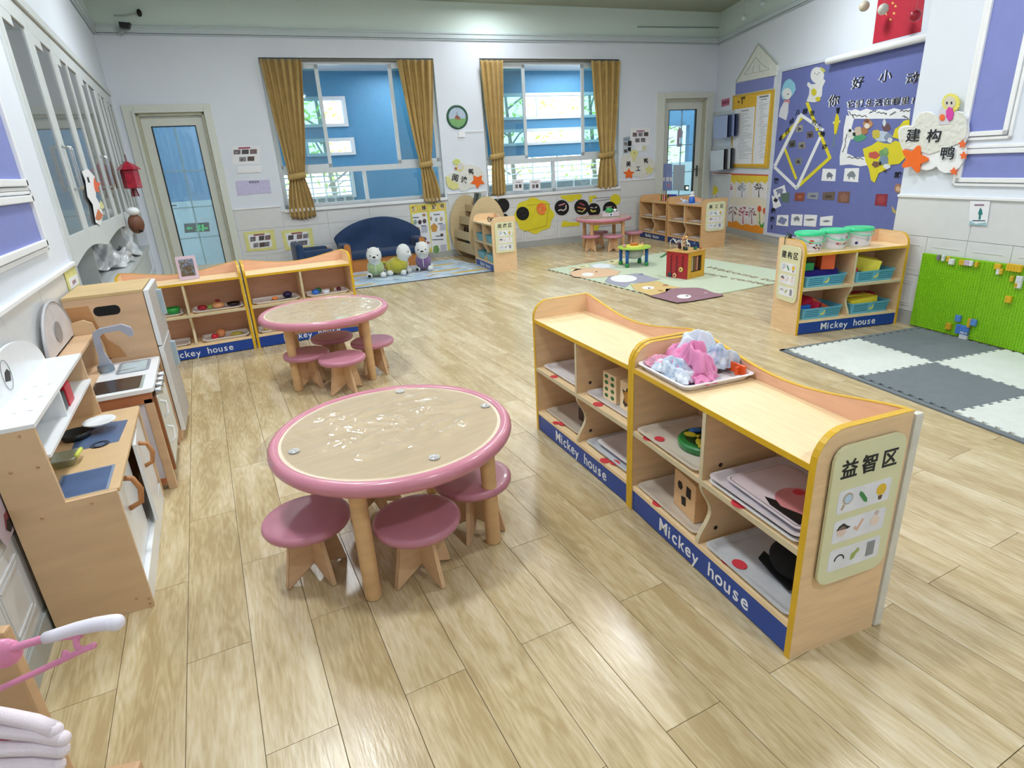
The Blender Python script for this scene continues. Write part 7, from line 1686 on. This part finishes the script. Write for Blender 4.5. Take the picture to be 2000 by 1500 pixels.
for i, (u, v, c, lb) in enumerate(((1688, 12, '#c2b8a2', 'small tan bauble hanging left of the flag'), (1725, 18, '#c9c6bc', 'pale bauble hanging in front of the flag star'), (1788, 30, '#a81430', 'dark red bauble in front of the flag'), (1452, 34, '#bccac9', 'pale glassy bauble nearest the far corner'), (1490, 6, '#aebcbc', 'pale glassy bauble between corner and flag'))):
    s_, z_ = RT.px(u, v, .25); o = obj('bauble', MB().ball((0, 0, 0), .042 if i > 2 else .05, 16), C(c, .3), None, RT.w(s_, z_, .25), RT.a, smooth=True); tag(o, lb, 'bauble', 'baubles hung near the right wall')
    st_ = obj('string', MB().tube([(0, 0, .04), (0, 0, CZ - z_)], .0015, 4), C('#9aa0a0'), o)
def kb(ch, u, v, h, tilt=0, b=.004): return kanji(RT, ch, u, v, h, .015, BD, tilt, b)
def kbacked(ch, u, v, h, tilt=0, b=.001):  # character over a white paper backing
    RT.letters(ch, u - 1.5, v + .5, h, papr, .0125, BD, tilt, 'character_backing', bold=.003, depth=.001); return kb(ch, u, v, h, tilt, b)
for ch, u, v in (('你', 1629, 198), ('好', 1676, 163), ('小', 1730, 150), ('动', 1783, 154)): kbacked(ch, u, v, 24)
for ch, u in zip('它们生活在哪里?', (1662, 1679, 1699, 1716, 1733, 1750, 1768, 1784)): kbacked(ch, u, 204 - (u - 1662) * .06, 15.5, 0, .0005)
for ch, u, v, ti in (('寻', 1525, 270, .5), ('找', 1538, 257, .4), ('幼', 1546, 236, .3), ('儿', 1558, 219, 0), ('园', 1572, 217, 0), ('里', 1586, 221, -.1), ('的', 1590, 240, -.3), ('小', 1600, 248, -.3), ('物', 1606, 262, -.1), ('动', 1610, 287, .1)): pass
for a_, b_, w, m_ in (((1562, 223), (1608, 255), 6, papr), ((1602, 268), (1556, 368), 5.5, papr), ((1512, 326), (1557, 369), 5.5, papr), ((1513, 325), (1563, 224), 6, papr), ((1531, 286), (1555, 350), 4.5, yel_p), ((1560, 363), (1622, 307), 6, yel_p), ((1621, 309), (1600, 258), 6, yel_p), ((1597, 255), (1576, 200), 6, yel_p), ((1526, 270), (1570, 226), 6, yel_p)):
    RD(BD, 'strip', bar(a_, b_, w), m_, .012, .004 if m_ is papr else .003)
for ch, u, v, ti in (('寻', 1525, 271, .5), ('找', 1538, 257, .4), ('幼', 1546, 237, .3), ('儿', 1558, 220, 0), ('园', 1572, 218, 0), ('里', 1586, 222, -.1), ('的', 1590, 240, -.3), ('小', 1600, 248, -.3), ('物', 1606, 262, -.1), ('动', 1610, 287, .1)): RT.letters(ch, u, v, 11, ink, .0175, BD, ti, 'character', bold=.0008, depth=.001)
for i, (u, v) in enumerate(((1561, 251), (1582, 263), (1547, 281), (1566, 284), (1559, 315))): RD(BD, 'photo', qd(u, v, 13, 13, 1), C(('#9a9690', '#6a5a58', '#54504e', '#8c8880', '#7a8078')[i]), .012, .002); RD(BD, 'photo_mark', lumpy(u, v + 1, 3.4, 3.4, 3, .3, i, 12), C(('#4a4a4e', '#2c2a30', '#2a2826', '#4a4440', '#3f3a38')[i]), .014, .001)
# figures on the board
RD(BD, 'bird_hood', [(1530, 165), (1534, 158), (1541, 154), (1545, 155), (1552, 163), (1554, 175), (1548, 186), (1538, 194), (1528, 194), (1525, 183)], C('#8ec9df'), .012, .003); RD(BD, 'bird_face', el(1537, 183, 9, 11), C('#e2e5e4'), .015, .002); RD(BD, 'bird_bill', el(1539, 184, 1.4, 1.2), ink, .017, .001)
RD(BD, 'bird_scarf', [(1530, 195), (1542, 194), (1542, 204), (1538, 199), (1531, 199)], C('#c88a96'), .015, .003); RD(BD, 'bird_cloak', [(1531, 199), (1540, 199), (1539, 220), (1535, 235), (1521, 228), (1524, 212)], C('#dcdce4'), .012, .003)
RD(BD, 'chick_head', el(1596, 147, 13, 16), C('#e2e3e2'), .012, .004); RD(BD, 'chick_bonnet', [(1602, 130), (1608, 134), (1612, 138), (1608, 143), (1603, 136)], C('#c9c46a'), .016, .002)
RD(BD, 'chick_body', [(1585, 165), (1578, 160), (1576, 166), (1581, 173), (1580, 185), (1575, 198), (1590, 200), (1598, 198), (1605, 186), (1606, 170), (1612, 158), (1608, 154), (1600, 162)], C('#dfe0df'), .012, .003)
for (u, v, rx, ry) in ((1589.5, 180, 5, 7), (1597.5, 193.5, 5, 4.6)): RD(BD, 'lemon', el(u, v, rx, ry), C('#cdc230'), .016, .002)
for (u, v) in ((1591.5, 143.5), (1599.5, 142.5), (1596, 145.5)): RD(BD, 'eye', el(u, v, 1, 1), ink, .0165, .001)
RD(BD, 'banana', [(1634, 220), (1638, 228), (1638, 242), (1633, 262), (1629, 262), (1629, 244), (1631, 230)], C('#d6c81e'), .012, .004); RD(BD, 'banana_hat', [(1633, 211), (1640, 210), (1638, 221), (1634, 222)], black, .012, .005); RD(BD, 'banana_arms', [(1626, 238), (1641, 235), (1641, 239), (1627, 242)], yel_l, .012, .002); RD(BD, 'banana_legs', [(1630, 262), (1632, 262), (1629, 281), (1632, 284), (1624, 284), (1627, 280)], C('#6a8a86'), .012, .002)
# doodled white frame
RD(BD, 'doodle_frame', [(1655, 214), (1662, 216), (1670, 213), (1680, 217), (1692, 212), (1705, 216), (1718, 213), (1732, 216), (1746, 211), (1760, 215), (1778, 211), (1776, 232), (1660, 232)], papr, .012, .003)
RD(BD, 'doodle_frame', [(1653, 225), (1668, 231), (1663, 250), (1662, 270), (1655, 290), (1653, 306), (1640, 318), (1641, 298), (1646, 278), (1648, 250)], papr, .012, .0035)
RD(BD, 'doodle_frame', [(1640, 304), (1655, 300), (1672, 308), (1690, 306), (1700, 312), (1698, 322), (1680, 325), (1660, 321), (1640, 323)], papr, .012, .003)
rr = random.Random(11)
for (x0, y0, n, dx, dy) in ((1657, 218, 5, 2, 3), (1664, 226, 6, 5, .5), (1698, 222, 5, 3, -1), (1712, 221, 6, 3, .5), (1738, 226, 6, 3, -1), (1758, 218, 5, 3.4, 0), (1654, 262, 5, -1, 4), (1650, 280, 5, -1, 4), (1655, 308, 6, 5, .6), (1762, 228, 4, 3, 1)):
    x, y = x0, y0
    for k in range(n):
        x2, y2 = x + dx + rr.uniform(-2, 2), y + dy + (3 if k % 2 else -3); RD(BD, 'doodle', bar((x, y), (x2, y2), 1.3), ink, .0156, .001); x, y = x2, y2
for i, (u, v, rx, ry, c, o_) in enumerate(((1677, 268, 14, 8, '#4f9a72', 0), (1662, 262, 8, 10, '#dcdcda', 1), (1660, 255, 3, 3, '#1b1b1e', 2), (1668, 262, 3, 4, '#26262a', 2), (1676, 256, 7, 9, '#c9b9a4', 1), (1688, 255, 7, 8, '#a8764c', 1), (1695, 242, 9, 9, '#b98a62', 2), (1693, 246, 5, 5, '#e2dcd2', 3), (1693, 236, 5, 4, '#7a4f3c', 3), (1722, 266, 14, 11, '#b9c8dc', 0), (1711, 262, 8, 9, '#c8b84a', 1), (1731, 249, 8, 8, '#6a5054', 1), (1727, 240, 3, 7, '#cfd6dc', 2), (1735, 268, 8, 8, '#8a9ab0', 1), (1738, 274, 5, 5, '#d5dade', 2))):
    RD(BD, 'animal_print', lumpy(u, v, rx, ry, 4, .08, i, 24), C(c), .012 + .001 * o_, .003)
RD(BD, 'yellow_splash', [(1685, 291), (1702, 284), (1714, 276), (1726, 280), (1738, 281), (1748, 275), (1760, 278), (1768, 272), (1770, 306), (1756, 320), (1740, 322), (1730, 332), (1716, 338), (1708, 357), (1701, 352), (1697, 330), (1690, 314)], yel_p, .014, .004)
RD(BD, 'yellow_splash', [(1743, 268), (1748, 252), (1757, 246), (1765, 236), (1776, 233), (1776, 262), (1757, 272)], yel_p, .013, .003)
for i, (u, v, rx, ry, c) in enumerate(((1707, 303, 11, 7, '#c2584a'), (1726, 300, 9, 9, '#6f9f6a'), (1730, 294, 5, 6, '#84ab6a'), (1726, 313, 9, 9, '#7a90a8'), (1710, 321, 7, 6, '#7a5a48'), (1732, 325, 7, 5, '#dfe4e6'), (1719, 319, 2.5, 4, '#26262c'), (1728, 334, 3, 2, '#3a3220'))): RD(BD, 'sea_animal', lumpy(u, v, rx, ry, 5, .10, i, 24), C(c), .018 + .0006 * i, .001)
def card(pts, c, blob=None, bc='#6f7684', k=3):
    RD(BD, 'card', pts, papr if c is None else C(c), .013, .002)
    if blob:
        u, v, rx, ry = blob; RD(BD, 'animal_print', lumpy(u, v, rx, ry, k, .15, u, 22), C(bc), .015, .001)
        if ry < rx * 1.4 and k == 3:
            RD(BD, 'animal_print', bar((u - rx * .6, v), (u - rx * .6, v + ry * 1.5), rx * .3), C(bc), .0152, .001); RD(BD, 'animal_print', bar((u + rx * .6, v), (u + rx * .6, v + ry * 1.5), rx * .3), C(bc), .0152, .001)
card([(1607, 329.5), (1633, 330), (1631, 354), (1604, 353)], None, (1620, 342, 6, 5)); card([(1650, 329), (1678, 328), (1676, 356), (1647, 354)], None, (1663, 341, 8, 6), '#7f8890')
card([(1510, 371), (1532, 361), (1536, 379), (1513, 388)], None, (1523, 373, 7, 5), '#8088a8'); card([(1507, 382), (1519, 386), (1526, 402), (1511, 409)], None, (1515, 391, 4, 4), '#2a2c34', 4)
card([(1524, 378), (1542, 376), (1540, 396), (1526, 393)], '#5d7466')
card([(1553, 377), (1572, 376), (1570, 393), (1551, 392)], '#8a4634', (1562, 385, 4, 3), '#a8644a', 4); card([(1578, 376), (1599, 376), (1597, 390), (1576, 388)], '#8d93a0', (1588, 383, 6, 2), '#5a6070', 4); card([(1607, 376), (1631, 374), (1629, 391), (1606, 390)], '#6a5a50', (1618, 384, 7, 3), '#4a3c34', 4); card([(1637, 374.5), (1660, 374), (1658, 397), (1635, 395)], '#7a5448', (1648, 386, 8, 8), '#8a6454', 5); card([(1711, 379), (1734, 379), (1731, 403), (1708, 401)], '#8c2a3a', (1721, 390, 8, 8), '#a03c48', 6)
card([(1518, 420), (1540, 420), (1539, 442), (1516, 440)], None, (1528, 431, 8, 7), '#7d86b0', 4); card([(1546, 418), (1568, 419), (1566, 441), (1544, 440)], None, (1556, 427, 6, 4), '#7a828c'); card([(1571, 419), (1596, 420), (1593, 443), (1569, 441)], None, (1582, 429, 9, 2), '#7a828c', 4); card([(1602, 424), (1627, 421), (1625, 441), (1601, 441)], None, (1614, 432, 7, 2), '#7a828c', 4)
for ch, u, v in (('猜', 1516, 354), ('是', 1510, 412), ('谁', 1508, 429), ('?', 1507, 444)): RT.letters(ch, u, v, 11, ink, .0155, BD, 0, 'character', bold=.003, depth=.001)
kb('动', 1754, 343, 13)
RD(BD, 'monkey_print', el(1754, 368, 7, 9), C('#a87a5a'), .013, .003); RD(BD, 'monkey_face', el(1754, 369, 4.5, 5), C('#d5b294'), .016, .001); RD(BD, 'banana_print', [(1742, 402), (1746, 408), (1751, 413), (1748, 418), (1742, 412)], C('#b8a86a'), .013, .003)

# --- near right wall: cloud sign and poster
def cl2(x, y): return (1750 + x / 5.287, 180 + y / 5.287)
t = NR.root('duck_sign', 'large white cloud sign reading 建构鸭 with orange stars', 'sign', 1825, 285, .006)
def ND(nm, pts, m, o, th=.004): return NR.decal(nm, pts, m, o, th, t)
ND('cloud', [cl2(*p) for p in ((20, 400), (45, 360), (90, 343), (170, 345), (195, 270), (240, 215), (300, 195), (370, 205), (440, 260), (520, 200), (600, 190), (690, 205), (735, 260), (750, 380), (735, 470), (700, 540), (725, 600), (715, 680), (650, 780), (580, 830), (500, 835), (450, 810), (415, 765), (370, 795), (310, 808), (240, 790), (120, 700), (70, 600), (30, 500))], white, .024, .010)
ND('cotton', [cl2(*p) for p in ((30, 400), (60, 365), (180, 352), (210, 275), (260, 220), (320, 205), (400, 235), (440, 280), (470, 300), (540, 210), (620, 200), (690, 220), (730, 280), (735, 380), (715, 470), (640, 530), (560, 560), (430, 610), (340, 640), (220, 600), (80, 580), (40, 500))], mat('cotton', '#d9dad2', .95, var=.06, scale=30, bump=1.0, bscale=34), .034, .008)
ND('chick_hair', lumpy(*cl2(565, 110), 17, 18, 16, .05), C('#ddd76a'), .034, .008); ND('chick_face', el(*cl2(555, 105), 11, 12), C('#cfc9b8'), .042, .003); ND('chick_wing', lumpy(*cl2(552, 225), 7, 13, 7, .06), C('#cf3fa0'), .045, .006); ND('chick_body', [cl2(*p) for p in ((440, 190), (520, 170), (560, 330), (440, 340))], C('#cfccd4'), .043, .002); ND('cheek', el(*cl2(475, 262), 5.2, 6.4), C('#e86a34'), .046, .004)
for x in (525, 572): ND('eye', el(*cl2(x, 112), 1.6, 3), ink, .045, .001)
ND('star', star(*cl2(185, 690), 28, 5, .55, -PI / 2 + .35, True), org_p, .042, .008)
for (x, y) in ((683, 538), (695, 655), (593, 820)): ND('star', star(*cl2(x, y), 8.5, 5, .5, -PI / 2, False), C('#ea6a34'), .042, .006)
for ch, x, y in (('建', 175, 455), ('构', 390, 460), ('鸭', 528, 640)):
    NR.letters(ch, cl2(x, y)[0] - 1, cl2(x, y)[1] + 1, 27, papr, .0440, t, 0, 'character_backing', bold=.003, depth=.001); NR.letters(ch, *cl2(x, y), 27, ink, .0475, t, 0, 'character', bold=.001, depth=.001)
t = NR.root('notice', 'small white notice with a teal standing figure on the tiled wall', 'notice', 1912, 416, .014)
NR.decal('sheet', [(1895, 392), (1934, 393), (1927, 441), (1892, 439)], papr, .014, .003, t); NR.decal('figure', [(1912, 411), (1915, 405), (1918, 411), (1919, 419), (1916, 420), (1915, 429), (1911, 429), (1912, 420), (1910, 418)], C('#2a7a78'), .017, .001, t); NR.decal('base_line', [(1899, 430), (1924, 430), (1924, 432), (1899, 432)], C('#3a5a64'), .017, .001, t); NR.decal('hill', [(1892, 439), (1894, 431), (1905, 437), (1926, 434), (1927, 441)], C('#9ac0c8'), .017, .001, t); NR.decal('heading', [(1903, 399), (1922, 399), (1922, 402), (1903, 402)], C('#8a6a80'), .017, .001, t)
